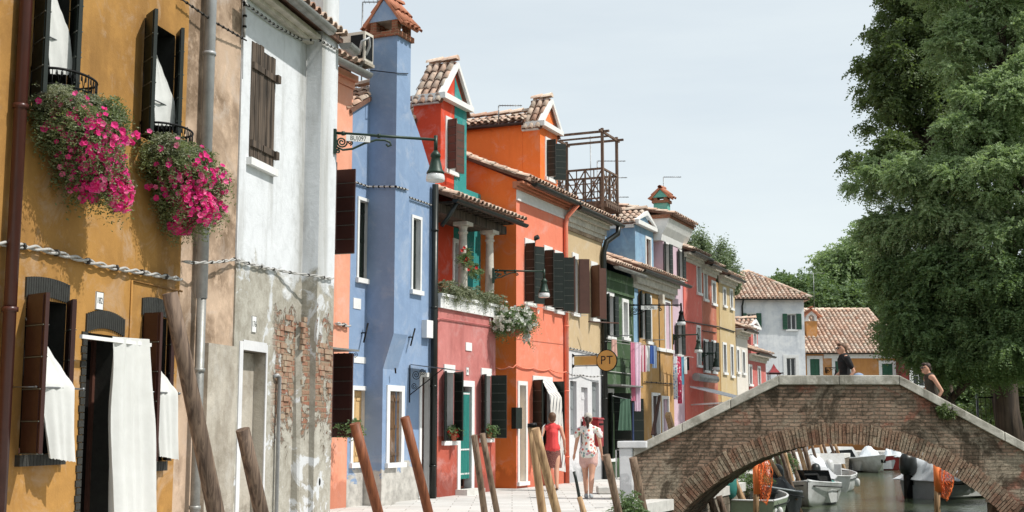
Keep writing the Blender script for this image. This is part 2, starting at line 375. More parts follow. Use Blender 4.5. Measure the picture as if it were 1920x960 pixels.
def whitehouse():
    n = NT('peeling white plaster'); sx = n.N('SeparateXYZ'); n.L(n.tc.outputs['UV'], sx.inputs[0]); u, v = sx.outputs[0], sx.outputs[1]
    big = n.noise(.9, 6, .62, dist=.5); med = n.noise(4.5, 7, .72, dist=.4); fine = n.noise(45, 4, .75); st = n.noise(3.5, 6, .6, scl=(1, 1, .12))
    white = n.mix(n.rng(med, .45, .75, 0, .5), C(212, 215, 219), C(176, 179, 182)); white = n.mix(n.rng(st, .5, .72, 0, .7), white, C(152, 150, 144))
    us = n.math('ABSOLUTE', n.math('SUBTRACT', n.math('ADD', u, n.math('MULTIPLY', n.math('SUBTRACT', med, .5), .3)), NF.S(572, 250))); white = n.mix(n.math('MULTIPLY', n.rng(us, .42, .05, 0, .62), n.rng(st, .3, .6, .6, 1)), white, C(128, 126, 116))      # grey vertical band beside the pilaster, fading out sideways
    cem = n.mix(n.rng(med, .35, .65), C(190, 186, 174), C(146, 140, 126)); cem = n.mix(n.rng(fine, .3, .7, 0, .4), cem, C(124, 118, 106))
    bk = n.N('TexBrick'); dn = n.N('TexNoise'); dn.inputs['Scale'].default_value = 6; n.L(n.tc.outputs['UV'], dn.inputs['Vector'])
    vm = n.N('VectorMath'); vm.operation = 'MULTIPLY_ADD'; n.L(dn.outputs['Color'], vm.inputs[0]); vm.inputs[1].default_value = (.03, .03, 0); n.L(n.tc.outputs['UV'], vm.inputs[2]); n.L(vm.outputs[0], bk.inputs['Vector'])
    bk.inputs['Scale'].default_value = 1; bk.inputs['Brick Width'].default_value = .24; bk.inputs['Row Height'].default_value = .075; bk.inputs['Mortar Size'].default_value = .012; bk.inputs['Mortar Smooth'].default_value = .4
    bk.inputs['Color1'].default_value = C(158, 100, 76); bk.inputs['Color2'].default_value = C(154, 128, 104); bk.inputs['Mortar'].default_value = C(150, 134, 112)
    brick = n.mix(n.rng(fine, .4, .7, 0, .5), bk.outputs[0], C(90, 66, 50))
    # heights: white above ~2.9 m, cement below with brick in a band 1.3..2.35 m
    e = n.math('MULTIPLY', n.math('SUBTRACT', big, .5), 3.4); e2 = n.math('MULTIPLY', n.math('SUBTRACT', med, .5), 2.6)
    vv = n.math('ADD', v, e); v2 = n.math('ADD', v, e2)
    cm = n.rng(vv, 3.45, 3.25, 0, 1)
    c = n.mix(cm, white, cem)
    patch = n.rng(n.noise(1.7, 6, .7, dist=.8), .56, .6, 0, 1); c = n.mix(n.math('MULTIPLY', patch, cm), c, C(196, 198, 200))
    b1 = n.math('MULTIPLY', n.rng(v2, 1.4, 1.55, 0, 1), n.rng(v2, 2.85, 2.7, 0, 1)); b1 = n.math('MULTIPLY', b1, n.rng(u, U_BR - .08, U_BR + .1, 0, 1))
    b1 = n.math('MULTIPLY', b1, n.rng(n.noise(3.3, 6, .7, dist=.6), .42, .47, 0, 1))
    c = n.mix(b1, c, brick)
    hh = n.math('ADD', n.math('MULTIPLY', b1, -1.0), n.math('MULTIPLY', med, .5)); hh = n.math('ADD', hh, n.math('MULTIPLY', n.math('MULTIPLY', bk.outputs['Fac'], b1), -.5))
    hh = n.math('ADD', hh, n.math('MULTIPLY', cm, -.35))
    return n.out(c, .92, n.bump(fine, .4, .006, n.bump(hh, .8, .03)), spec=.2)
U_BR = NF.S(512, 700)
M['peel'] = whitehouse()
def tilem(name, k=1.0):
    n = NT(name); g = n.N('NewGeometry'); r = n.N('ValToRGB'); n.L(g.outputs['Random Per Island'], r.inputs[0])
    cr = r.color_ramp; cr.interpolation = 'LINEAR'; cols = [C(168, 116, 92, k), C(216, 176, 150, k), C(204, 166, 144, k), C(228, 202, 180, k), C(186, 148, 126, k), C(210, 192, 174, k), C(170, 144, 126, k)]
    cr.elements[0].color = cols[0]; cr.elements[1].color = cols[-1]
    for i, q in enumerate(cols[1:-1]): e = cr.elements.new((i + 1) / 6); e.color = q
    v = n.noise(7, 6, .75); f = n.noise(40, 4, .7); c = n.mix(n.rng(v, .5, .68, 0, .75), r.outputs[0], C(128, 108, 90, k)); c = n.mix(n.rng(f, .4, .7, 0, .4), c, C(210, 196, 176, k))
    return n.out(c, .9, n.bump(f, .4, .006), spec=.2)
M['tile'] = tilem('terracotta tiles'); M['tile_r'] = simple('orange tile', C(190, 116, 80), .85, 0, .5, 6, .3)
M['tile_d'] = simple('dark tile troughs', C(120, 84, 66), .95, 0, .5, 8, .4)
M['orange_v'] = plaster('vivid orange plaster', (.87, .2, .045, 1), (.8, .15, .03, 1), .25)
def pavem():
    n = NT('trachyte paving'); t = n.N('TexBrick'); n.L(n.tc.outputs['UV'], t.inputs['Vector']); t.inputs['Scale'].default_value = 1
    t.inputs['Brick Width'].default_value = .75; t.inputs['Row Height'].default_value = .42; t.inputs['Mortar Size'].default_value = .008
    t.inputs['Color1'].default_value = C(206, 204, 200); t.inputs['Color2'].default_value = C(190, 188, 184); t.inputs['Mortar'].default_value = C(140, 134, 126)
    a = n.noise(1.1, 6, .65); f = n.noise(50, 4, .7); c = n.mix(n.rng(a, .45, .7, 0, .5), t.outputs[0], C(170, 166, 160)); c = n.mix(n.rng(f, .4, .7, 0, .25), c, C(150, 146, 140))
    return n.out(c, .85, n.bump(f, .25, .005, n.bump(t.outputs['Fac'], .4, -.01)))
M['pave'] = pavem()
M['quay'] = brickm('quay wall', C(150, 140, 124), C(130, 118, 102), C(120, 112, 98), grime=.6, w=.5, h=.2)
M['grassy'] = simple('grass bank', C(90, 104, 66), .95, 0, .6, 1.5, .5, .1)
def waterm():
    n = NT('canal water'); n.b.inputs['Base Color'].default_value = (.075, .095, .055, 1); n.b.inputs['Roughness'].default_value = .04
    n.b.inputs['IOR'].default_value = 1.33; n.b.inputs['Specular IOR Level'].default_value = .7
    a = n.noise(1.6, 3, .5, scl=(1, 1.6, 1)); b = n.noise(7, 4, .6, scl=(1, 1.8, 1))
    n.L(n.bump(b, .16, .05, n.bump(a, .22, .12)), n.b.inputs['Normal']); return n.m
M['water'] = waterm()
def leafm(name, c1, c2, c3, tr=.35):
    n = NT(name); g = n.N('NewGeometry'); r = n.N('ValToRGB'); n.L(g.outputs['Random Per Island'], r.inputs[0]); cr = r.color_ramp
    cr.elements[0].color = c1; cr.elements[1].color = c3; e = cr.elements.new(.5); e.color = c2
    v = n.noise(.7, 4, .6); c = n.mix(n.rng(v, .4, .65, 0, .55), r.outputs[0], c3)
    n.out(c, .55, spec=.35)
    t = n.N('BsdfTranslucent'); n.L(n.mix(.5, c, (.2, .3, .03, 1)), t.inputs['Color']); ms = n.N('MixShader'); ms.inputs[0].default_value = tr
    n.L(n.b.outputs[0], ms.inputs[1]); n.L(t.outputs[0], ms.inputs[2]); n.L(ms.outputs[0], n.t.nodes['Material Output'].inputs[0]); return n.m
M['leaf_pale'] = leafm('acacia leaves', (.31, .41, .21, 1), (.43, .53, .3, 1), (.23, .33, .15, 1), .5)
M['leaf_dark'] = leafm('dark leaves', (.12, .17, .07, 1), (.18, .23, .1, 1), (.085, .125, .05, 1), .42)
M['leaf_mid'] = leafm('mid leaves', (.12, .19, .09, 1), (.18, .26, .12, 1), (.09, .15, .065, 1), .38)
M['leaf_shade'] = leafm('shaded acacia leaves', (.145, .225, .1, 1), (.22, .31, .14, 1), (.1, .165, .07, 1), .45)  # darker copy of the acacia leaves, lower crown's shade put into the colour
M['leaf_sl'] = leafm('slender tree leaves', (.17, .22, .13, 1), (.24, .3, .19, 1), (.12, .16, .09, 1), .35)
M['leaf_grey'] = leafm('grey green leaves', (.2, .22, .15, 1), (.13, .16, .09, 1), (.27, .28, .19, 1), .25)
M['leaf_gr'] = leafm('petunia leaves', (.16, .2, .09, 1), (.1, .14, .06, 1), (.22, .25, .13, 1), .35)
M['bark'] = wood('bark', C(96, 80, 66), C(50, 40, 34), sc_=.6)
def petal(name, cols):
    n = NT(name); g = n.N('NewGeometry'); r = n.N('ValToRGB'); n.L(g.outputs['Random Per Island'], r.inputs[0]); cr = r.color_ramp
    cr.elements[0].color = cols[0]; cr.elements[1].color = cols[-1]
    for i, q in enumerate(cols[1:-1]): e = cr.elements.new((i + 1) / (len(cols) - 1)); e.color = q
    n.out(r.outputs[0], .6); t = n.N('BsdfTranslucent'); n.L(r.outputs[0], t.inputs['Color']); ms = n.N('MixShader'); ms.inputs[0].default_value = .35
    n.L(n.b.outputs[0], ms.inputs[1]); n.L(t.outputs[0], ms.inputs[2]); n.L(ms.outputs[0], n.t.nodes['Material Output'].inputs[0]); return n.m
M['petal'] = petal('magenta petals', [(.7, .02, .2, 1), (.85, .06, .3, 1), (.75, .02, .26, 1), (.9, .25, .45, 1)])
M['petal_w'] = petal('white petals', [(.7, .7, .62, 1), (.78, .78, .74, 1)])
M['petal_r'] = petal('red petals', [(.6, .03, .03, 1), (.7, .06, .05, 1)])
M['cement'] = plaster('rough cement', C(178, 170, 156), C(128, 116, 98), .8, bump=.7, streak=.5)
M['brick_loose'] = simple('loose brick', C(150, 108, 86), .95, 0, 1.0, 6, .9, .1, c2=C(160, 146, 124))
M['teal_cloth'] = simple('teal cloth', C(14, 128, 118), .95, 0, .2, 6, .1); M['navy_cloth'] = simple('navy cloth', C(40, 56, 92), .95, 0, .2, 6, .1)
M['altana'] = wood('weathered terrace timber', C(134, 108, 90), C(84, 64, 52), sc_=1); M['teal_pale'] = plaster('turquoise plaster', C(90, 172, 158), C(70, 150, 138), .4)
M['coping'] = plaster('bridge coping stone', C(198, 192, 180), C(134, 128, 114), 1.0, bump=.8, streak=1.0)
M['signyel'] = simple('mustard sign enamel', C(200, 160, 68), .45, 0, .15, 6, .05); M['mailred'] = simple('dark red enamel', C(150, 26, 34), .35, 0, .15, 6, .05)
M['pinkcab'] = simple('pink painted cable', C(190, 98, 96), .7)
for k_, c_ in (('cl_pink', (226, 196, 214)), ('cl_rose', (206, 110, 140)), ('cl_salmon', (206, 158, 144)), ('cl_blue', (44, 84, 158)), ('cl_denim', (134, 154, 184)), ('cl_turq', (90, 160, 190)), ('cl_green', (70, 104, 84))): M[k_] = simple('cloth ' + k_[3:], C(*c_), .95, 0, .2, 6, .1)
M['net'] = simple('orange net', (1.0, .26, .07, 1), .7, 0, .1, 8, 0); M['cl_pink2'] = simple('dusty pink shorts', C(214, 168, 158), .95); M['capcloth'] = simple('grey cap cloth', C(186, 180, 170), .95); M['shoe'] = simple('grey trainers', C(170, 176, 180), .8); M['tankcloth'] = simple('dark tank top cloth', C(62, 54, 44), .95)
# ------------------------------------------------------------------ builders
def tiles(mb, A, a, b, pitch=.2, tl=.34, seg=6, keep=None, mi=0, r=None, base=True, jit=1):
    A, a, b = Vector(A), Vector(a), Vector(b); la, lb = a.length, b.length; ah, bh = a / la, b / lb
    n = ah.cross(bh); n = n if n.z > 0 else -n
    na = max(1, round(la / pitch)); pitch = la / na; nb = max(1, math.ceil(lb / tl)); r = r or pitch * .405
    if base:
        if keep is None:
            q = [A - n * .09, A + a - n * .09, A + a + b - n * .09, A + b - n * .09]
            mb.hexa([tuple(p) for p in q] + [tuple(p + n * .07) for p in q], 1)
    for i in range(na):
        for j in range(nb):
            u = (i + .5) * pitch; v = j * tl
            if keep and not keep(u / la, (v + tl * .5) / lb): continue
            dv = rnd.uniform(-.02, .02) * jit; c0 = A + ah * (u + rnd.uniform(-.008, .008) * jit) + bh * (v + dv) - n * .015
            l = tl + .07
            if v + dv + l > lb + .07: l = lb + .07 - v - dv
            c1 = c0 + bh * l + ah * rnd.uniform(-.012, .012) * jit + n * (.03 + rnd.uniform(-.004, .012) * jit)
            P = []
            for c, rr in ((c0, r * .82), (c1, r)):
                for k in range(seg + 1):
                    q = math.pi * k / seg; P.append(tuple(c + ah * math.cos(q) * rr + n * math.sin(q) * rr * .9))
            for k in range(seg + 1):
                q = math.pi * k / seg; P.append(tuple(c1 + ah * math.cos(q) * (r - .014) + n * math.sin(q) * (r * .9 - .014)))
            s = seg + 1
            mb.raw(P, [(k, k + 1, s + k + 1, s + k) for k in range(seg)], mi, True)
            mb.raw(P, [(s + k, s + k + 1, 2 * s + k + 1, 2 * s + k) for k in range(seg)], mi, False)
def ridge(mb, p0, p1, r=.1, tl=.36, mi=0):
    p0, p1 = Vector(p0), Vector(p1); d = p1 - p0; L = d.length; d /= L; side = d.cross(Vector((0, 0, 1))).normalized(); up = side.cross(d)
    k = 0; n = max(1, round(L / tl)); tl = L / n
    for i in range(n):
        a = p0 + d * (i * tl); b = a + d * (tl + .04); P = []
        for c, rr in ((a - up * .01, r * .88), (b + up * .015, r)):
            for q in range(8): t = math.pi * q / 7; P.append(tuple(c + side * math.cos(t) * rr + up * math.sin(t) * rr))
        mb.raw(P, [(q, q + 1, 9 + q, 8 + q) for q in range(7)], mi, True); mb.raw(P[8:], [list(range(8))], mi)
def wallface(mb, s0, s1, z0, z1, holes, o=0, depth=.16, mi=0, rev=1):
    ss = sorted({s0, s1, *[min(max(x, s0), s1) for h in holes for x in h[:2]]}); zz = sorted({z0, z1, *[min(max(x, z0), z1) for h in holes for x in h[2:4]]})
    for a, b in zip(ss, ss[1:]):
        for c, d in zip(zz, zz[1:]):
            m_, n_ = (a + b) / 2, (c + d) / 2
            if any(h[0] < m_ < h[1] and h[2] < n_ < h[3] for h in holes): continue
            mb.raw([(a, o, c), (b, o, c), (b, o, d), (a, o, d)], [(0, 1, 2, 3)], mi)
    for h in holes:
        a, b, c, d = h[:4]; i = o - depth
        mb.raw([(a, o, c), (a, i, c), (a, i, d), (a, o, d)], [(0, 1, 2, 3)], rev); mb.raw([(b, o, c), (b, i, c), (b, i, d), (b, o, d)], [(0, 1, 2, 3)], rev)
        mb.raw([(a, o, d), (b, o, d), (b, i, d), (a, i, d)], [(0, 1, 2, 3)], rev); mb.raw([(a, o, c), (b, o, c), (b, i, c), (a, i, c)], [(0, 1, 2, 3)], rev)
def shell(mb, s0, s1, z0, z1, o, back, mi=0, top=True, sides=(1, 1)):
    i = o - back
    if sides[0]: mb.poly([(s0, o, z0), (s0, i, z0), (s0, i, z1), (s0, o, z1)], mi)
    if sides[1]: mb.poly([(s1, o, z0), (s1, i, z0), (s1, i, z1), (s1, o, z1)], mi)
    mb.poly([(s0, i, z0), (s1, i, z0), (s1, i, z1), (s0, i, z1)], mi)
    if top: mb.poly([(s0, o, z1), (s1, o, z1), (s1, i, z1), (s0, i, z1)], mi)
def house(name, label, fr, s0, s1, z1, mat, holes, o=0, back=6, z0=-.1, rev=None, depth=.16, cat='house', group=None, fmat=None, top=True):
    root = empty(name, fr.pt((s0 + s1) / 2, o, 0), label, cat, group)
    mb = MB(fr); wallface(mb, s0, s1, z0, z1, holes, o, depth); shell(mb, s0, s1, z0, z1, o, back, 0, top)
    mb.build('wall', [mat, rev or M['trim']], root); return root
def window(root, fr, h, o=0, depth=.16, fw=.1, sill=True, pane='glass', bars=True, shut=(), shm='sh_black', rails=6, name='window', trim='trim', top=True, proud=.025, sides=True, closed=None, lintel_h=None, slabel=None):
    s0, s1, z0, z1 = h; i = o - depth
    mb = MB(fr); t = .045
    if closed:
        for q in range(2):
            a = s0 + (s1 - s0) * q / 2 + .006; b = s0 + (s1 - s0) * (q + 1) / 2 - .006; mb.box(a, b, i + .03, i + .06, z0 + .01, z1 - .01)
            for zz in (.12, .5, .88): mb.box(a + .02, b - .02, i + .062, i + .075, z0 + (z1 - z0) * zz - .03, z0 + (z1 - z0) * zz + .03)
        w = mb.build(name, M[closed], root)
    else:
        mb.box(s0, s0 + t, i - .02, i + .03, z0, z1); mb.box(s1 - t, s1, i - .02, i + .03, z0, z1); mb.box(s0 + t, s1 - t, i - .02, i + .028, z1 - t, z1); mb.box(s0 + t, s1 - t, i - .02, i + .028, z0, z0 + t)
        if bars:
            m_ = (s0 + s1) / 2; mb.box(m_ - .03, m_ + .03, i - .02, i + .026, z0 + t, z1 - t)
            if bars is not 2: mb.box(s0 + t, m_ - .03, i - .015, i + .02, z0 + (z1 - z0) * .6 - .012, z0 + (z1 - z0) * .6 + .012); mb.box(m_ + .03, s1 - t, i - .015, i + .02, z0 + (z1 - z0) * .6 - .012, z0 + (z1 - z0) * .6 + .012)
        w = mb.build(name, M['sh_mid'] if pane == 'dark' else M['trim'], root)
        g = MB(fr); g.box(s0 + .001, s1 - .001, i - .012, i - .002, z0 + .001, z1 - .001); g.build('pane', M[pane], w)
    if fw:
        f = MB(fr)
        if sides:
            f.box(s0 - fw, s0, o - .01, o + proud, z0, z1); f.box(s1, s1 + fw, o - .01, o + proud, z0, z1)
        if top: lh = lintel_h or fw; e = fw if sides else .03; f.box(s0 - e, s1 + e, o - .01, o + proud + .002, z1, z1 + lh)
        if f.v: f.build('surround', M[trim], w)
        if sill: f = MB(fr); f.box(s0 - fw - .03, s1 + fw + .03, o - .01, o + .07, z0 - .09, z0); f.build('sill', M[trim], w)
    for k, ang, *wd in shut:
        sh = MB(fr); W = wd[0] if wd else (s1 - s0) / 2
        if k == 'L': sh.shutter(s0, o + .03, 1, ang, W, z0 + .01, z1 + .02, rails=rails, mi2=1)
        else: sh.shutter(s1, o + .03, -1, ang, W, z0 + .01, z1 + .02, rails=rails, mi2=1)
        so = sh.build('shutter', [M[shm], M['glint']], w)
    return w
def gutter(root, fr, s0, s1, z, o, r=.07, mat='black_pipe', dz=0, name='gutter'):
    mb = MB(fr); n = 10; P = []
    for s, zz in ((s0, z), (s1, z + dz)):
        for j in range(n + 1): q = math.pi * j / n; P.append((s, o + math.cos(q) * r, zz - math.sin(q) * r))
        for j in range(n, -1, -1): q = math.pi * j / n; P.append((s, o + math.cos(q) * (r - .008), zz - math.sin(q) * (r - .008)))
    k = 2 * n + 2
    mb.raw(P, [(j, (j + 1) % k, k + (j + 1) % k, k + j) for j in range(k)], 0, False); mb.raw(P[:n + 1], [list(range(n + 1))]); mb.raw(P[k:k + n + 1], [list(range(n + 1))])
    m_ = int((s1 - s0) / .9)
    for i in range(m_): s = s0 + (i + .5) * (s1 - s0) / m_; mb.box(s - .012, s + .012, o - r - .01, o + r + .012, z - .002, z + .01)
    return mb.build(name, M[mat], root)
def pipe(root, fr, pts, r=.05, mat='black_pipe', name='downpipe', collars=True):
    mb = MB(fr); mb.tube(pts, r, 10)
    if collars:
        a, b = Vector(pts[-2]), Vector(pts[-1]); L = (b - a).length; k = int(L / 1.4)
        for i in range(k): p = a + (b - a) * ((i + .6) / max(1, k)); mb.tube([tuple(p - Vector((0, 0, .02))), tuple(p + Vector((0, 0, .02)))], r + .012, 10)
    return mb.build(name, M[mat], root)
def roof_back(root, fr, s0, s1, z, o, over=.3, depth=3.0, pitch=20, pitch_s=.2, seg=6, name='roof', tl=.34, tm='tile', ext=0):
    t = math.tan(R(pitch)); mb = MB(fr)
    tiles(mb, (s0, o - depth, z + (depth + over) * t + .06), (s1 - s0, 0, 0), (0, depth + over, -(depth + over) * t), pitch_s, tl, seg)
    if depth < 3.5: ridge(mb, (s0, o - depth, z + (depth + over) * t + .1), (s1, o - depth, z + (depth + over) * t + .1))
    return mb.build(name, [M[tm], M['tile_d']], root)
def cornice(root, fr, s0, s1, z0, z1, o, steps=((0, .06), (.35, .14), (.7, .22)), mat='trim', name='cornice'):
    mb = MB(fr)
    for i, (f, p) in enumerate(steps):
        a = z0 + (z1 - z0) * f; b = z0 + (z1 - z0) * (steps[i + 1][0] if i + 1 < len(steps) else 1); mb.box(s0, s1, o - .01, o + p, a, b)
    return mb.build(name, M[mat], root)
def gable_dormer(root, fr, s0, s1, z0, ze, zr, o, back, wall, win=None, name='dormer', trim=True, slope_over=.12, seg=6, shut=(), shm='sh_black', fmat=None, ped=.3, winkw={}):
    """dormer with ridge along o: front wall at o, walls back to o-back"""
    sm = (s0 + s1) / 2; mb = MB(fr); holes = [win] if win else []
    wallface(mb, s0, s1, z0, ze, holes, o, .12); mb.poly([(s0, o, ze), (s1, o, ze), (sm, o, zr)], 0)
    for s in (s0, s1): mb.poly([(s, o, z0), (s, o - back, z0), (s, o - back, ze), (s, o, ze)])
    mb.poly([(s0, o - back, z0), (s1, o - back, z0), (s1, o - back, ze), (sm, o - back, zr), (s0, o - back, ze)])
    d = mb.build(name, [wall, M['trim']], root)
    if trim:
        f = MB(fr); w_ = .13; fo = .07; dz = (zr - ze) / (s1 - s0) * 2
        f.prism([(s0 - .1, ze - .02), (s1 + .1, ze - .02), (s1 + .1, ze + .1), (s0 - .1, ze + .12)], o - .02, o + .16)
        f.prism([(s0 - .1, ze + .12), (s0 + .03, ze + .12), (sm, zr - .07), (sm, zr + .07)], o - .02, o + .13)
        f.prism([(s1 + .1, ze + .12), (s1 - .03, ze + .12), (sm, zr - .07), (sm, zr + .07)], o - .02, o + .129)
        f.box(s0 - .09, s0 - .001, o - back, o - .021, ze - .12, ze + .12); f.build('pediment', M['trim'], d)
    r = MB(fr); ov = .06; h = zr - ze; hw = (s1 - s0) / 2; k = (hw + slope_over) / hw
    tiles(r, (sm, o - back, zr + .1), (0, back + ov, 0), (-hw * k, 0, -h * k), .2, .3, seg)
    tiles(r, (sm, o - back, zr + .1), (0, back + ov, 0), (hw * k, 0, -h * k), .2, .3, seg)
    ridge(r, (sm, o - back, zr + .13), (sm, o + ov, zr + .13), .11); r.build('roof', [M['tile'], M['tile_d']], d)
    if win: window(root if False else d, fr, win, o, .12, shut=shut, shm=shm, **winkw)
    return d
def chimney(parent, fr, s0, s1, o0, o1, z0, z1, mat, along='s', name='chimney', vent=.32, hroof=.5, ov=.16):
    mb = MB(fr); mb.box(s0, s1, o0, o1, z0, z1); c = mb.build(name, mat, parent)
    v = MB(fr); v.box(s0 - .05, s1 + .05, o0 - .05, o1 + .05, z1, z1 + .1)
    zt = z1 + .1
    for a in (s0, s1 - .13):
        for b in (o0, o1 - .13): v.box(a, a + .13, b, b + .13, zt, zt + vent)
    v.box((s0 + s1) / 2 - .07, (s0 + s1) / 2 + .07, o0 + .002, o0 + .12, zt, zt + vent)
    v.build('vent_bricks', M['red_brick'], c)
    za = zt + vent; g = MB(fr)
    # gabled cap, gable faces towards -s (the camera side) with ridge along s
    om = (o0 + o1) / 2; g.prism_s([(o0 - .03, za), (o1 + .03, za), (om, za + hroof)], s0 - .02, s1 + .02); g.build('cap', mat, c)
    r = MB(fr); hw = (o1 - o0) / 2; L = s1 - s0 + .12; k = (hw + ov) / hw
    for q in (-1, 1):
        a = Vector((s0 - .05, om, za + hroof + .03)); dn = Vector((0, q * (hw + ov), -hroof * k)); nn = Vector((0, q * hroof, hw)).normalized() * .05
        p = [a, a + Vector((L, 0, 0)), a + Vector((L, 0, 0)) + dn, a + dn]; r.hexa([tuple(x) for x in p] + [tuple(x + nn) for x in p], 0)
        tiles(r, tuple(a + nn * 1.1), (L, 0, 0), tuple(dn), .19, .3, 5, base=False)
    ridge(r, (s0 - .08, om, za + hroof + .1), (s1 + .1, om, za + hroof + .1), .09); r.build('cap_tiles', M['tile_r'], c)
    return c
# ------------------------------------------------------------------ cables, lamps
def cable(label, pts, r=.012, mat='cable', twist=0, clips=0, group='cables strung along the house fronts', sag=None, fr=WF, name='cable'):
    pts = [Vector(fr.pt(*p)) for p in pts]; dense = []
    for a, b in zip(pts, pts[1:]):
        n = max(2, int((b - a).length / .12)); 
        for i in range(n):
            t = i / n; p = a.lerp(b, t); p.z -= (sag or 0) * 4 * t * (1 - t); dense.append(p)
    dense.append(pts[-1]); mb = MB()
    if twist:
        D = []; 
        for a, b in zip(dense, dense[1:]):
            for k in range(3): D.append(a.lerp(b, k / 3))
        for ph in range(2):
            P = []
            for i, p in enumerate(D):
                t = (D[min(i + 1, len(D) - 1)] - D[max(i - 1, 0)]).normalized(); a = t.cross(Vector((0, 0, 1))).normalized(); b = a.cross(t)
                q = i * .62 + ph * math.pi; P.append(tuple(p + a * math.cos(q) * r + b * math.sin(q) * r))
            mb.tube(P, r * .85, 5)
    else: mb.tube([tuple(p) for p in dense], r, 6)
    mb_, mats_ = mb, [M[mat], M['iron' if not twist else 'cable_d']]
    if clips:
        k = mb_; L = sum((b - a).length for a, b in zip(dense, dense[1:])); step = max(1, int(len(dense) / (L * clips)))
        for i in range(step // 2, len(dense) - 1, step):
            t = (dense[i + 1] - dense[i]).normalized() * .012; k.tube([tuple(dense[i] - t), tuple(dense[i] + t)], r * 2.1 if twist else r * 1.7, 6, 1)
    return tag(mb.build(name, mats_), label, 'cable', group)
def spiral(c, u, r0, r1, a0, a1, n=26):
    """spiral in the vertical plane of unit direction u"""
    return [(c[0] + u[0] * math.cos(a0 + (a1 - a0) * i / n) * (r0 + (r1 - r0) * i / n), c[1] + u[1] * math.cos(a0 + (a1 - a0) * i / n) * (r0 + (r1 - r0) * i / n),
             c[2] + math.sin(a0 + (a1 - a0) * i / n) * (r0 + (r1 - r0) * i / n)) for i in range(n + 1)]
def lamp(label, p0, p1, drop=.62, scroll=1.0, plate=None, sl=.55, mat='green_iron'):
    p0, p1 = Vector(p0), Vector(p1); u = (p1 - p0); L = u.length; u = Vector((u.x, u.y, 0)).normalized()
    root = empty('street_lamp', p0, label, 'street lamp', 'wall lamps on iron brackets')
    mb = MB(); mb.tube([tuple(p0), tuple(p1)], .021, 8); mb.tube([tuple(p1 + Vector((0, 0, .06))), tuple(p1 - Vector((0, 0, .16)))], .028, 8); mb.box(p0.x - .03, p0.x + .03, p0.y - .04, p0.y + .04, p0.z - .3, p0.z + .05)
    for t in (.12, .62): q = p0.lerp(p1, t * .7); mb.tube([tuple(q - u * .02), tuple(q + u * .02)], .032, 8)
    mb.build('arm', M[mat], root)
    s = MB(); k = sl * scroll
    def P(a, z): q = p0 + u * a; return (q.x, q.y, p0.z + z)
    s.tube(spiral(P(.17 * k, -.2 * k), u, .02 * k, .13 * k, 0, 4.2 * math.pi), .012 * scroll, 6)
    s.tube([P(.03, -.05 * k), P(.02, -.2 * k), P(.06 * k, -.32 * k), P(.2 * k, -.38 * k), P(.42 * k, -.34 * k), P(.68 * k, -.2 * k), P(.95 * k, -.1 * k), P(1.15 * k, -.09 * k), P(1.27 * k, -.13 * k), P(1.3 * k, -.2 * k), P(1.23 * k, -.23 * k), P(1.19 * k, -.18 * k)], .016 * scroll, 6)
    s.tube(spiral(P(.62 * k, -.1 * k), u, .015 * k, .075 * k, 0, -3.6 * math.pi), .01 * scroll, 6)
    s.tube(spiral(P(.02 + .05 * k, -.42 * k), u, .01 * k, .055 * k, 0, 3 * math.pi), .01 * scroll, 6); s.tube(spiral(P(.36 * k, -.2 * k), u, .01 * k, .06 * k, 1, -2.5 * math.pi), .01 * scroll, 6)
    s.build('scroll', M[mat], root)
    h = MB(); c = tuple(p1 - Vector((0, 0, .16)))
    h.lathe(c, [(.03, 0), (.045, -.02), (.07, -.05), (.075, -.09), (.06, -.1), (.075, -.16), (.1, -.27), (.12, -.3), (.128, -.315), (.128, -.335), (.11, -.34)], 18); h.build('housing', M[mat], root)
    g = MB(); g.lathe(c, [(.11, -.335), (.128, -.36), (.135, -.42), (.128, -.445), (.1, -.452), (0.01, -.454)], 18); g.build('glass_shade', M['lampglass'], root)
    if plate:
        pl = MB(); q0 = p0 + u * plate[1]; nn = Vector((u.y, -u.x, 0)); fr = Frame(p0.x, p0.y, u.x, u.y); a, b = plate[1], plate[2]
        pl.f = fr; pl.box(a, b, .028, .036, p0.z - .02 - plate[3], p0.z - .022); po = pl.build('name_plate', M['trim'], root)
        text(plate[0], fr, (a + b) / 2, .037, p0.z - .022 - plate[3] / 2, plate[3] * 1.05, M['letter'], po, sx=.8)
    return root
def lampg():
    n = NT('ribbed lamp glass'); n.b.inputs['Base Color'].default_value = (.78, .8, .8, 1); n.b.inputs['Roughness'].default_value = .12
    n.b.inputs['Transmission Weight'].default_value = .25; f = n.noise(40, 2, scl=(3, 3, .2)); n.L(n.bump(f, .4, .01), n.b.inputs['Normal']); return n.m
M['lampglass'] = lampg()
def stripes(name, c1, c2, k=40, c3=None, thr=.55, thr3=.8):
    n = NT(name); sx = n.N('SeparateXYZ'); n.L(n.tc.outputs['UV'], sx.inputs[0]); u = n.math('FRACT', n.math('MULTIPLY', sx.outputs[0], k)); c = n.mix(n.rng(u, thr, thr + .03), c1, c2)
    if c3: c = n.mix(n.rng(n.math('FRACT', n.math('MULTIPLY', sx.outputs[0], k * .5)), thr3, thr3 + .02), c, c3)
    return n.out(c, .9)
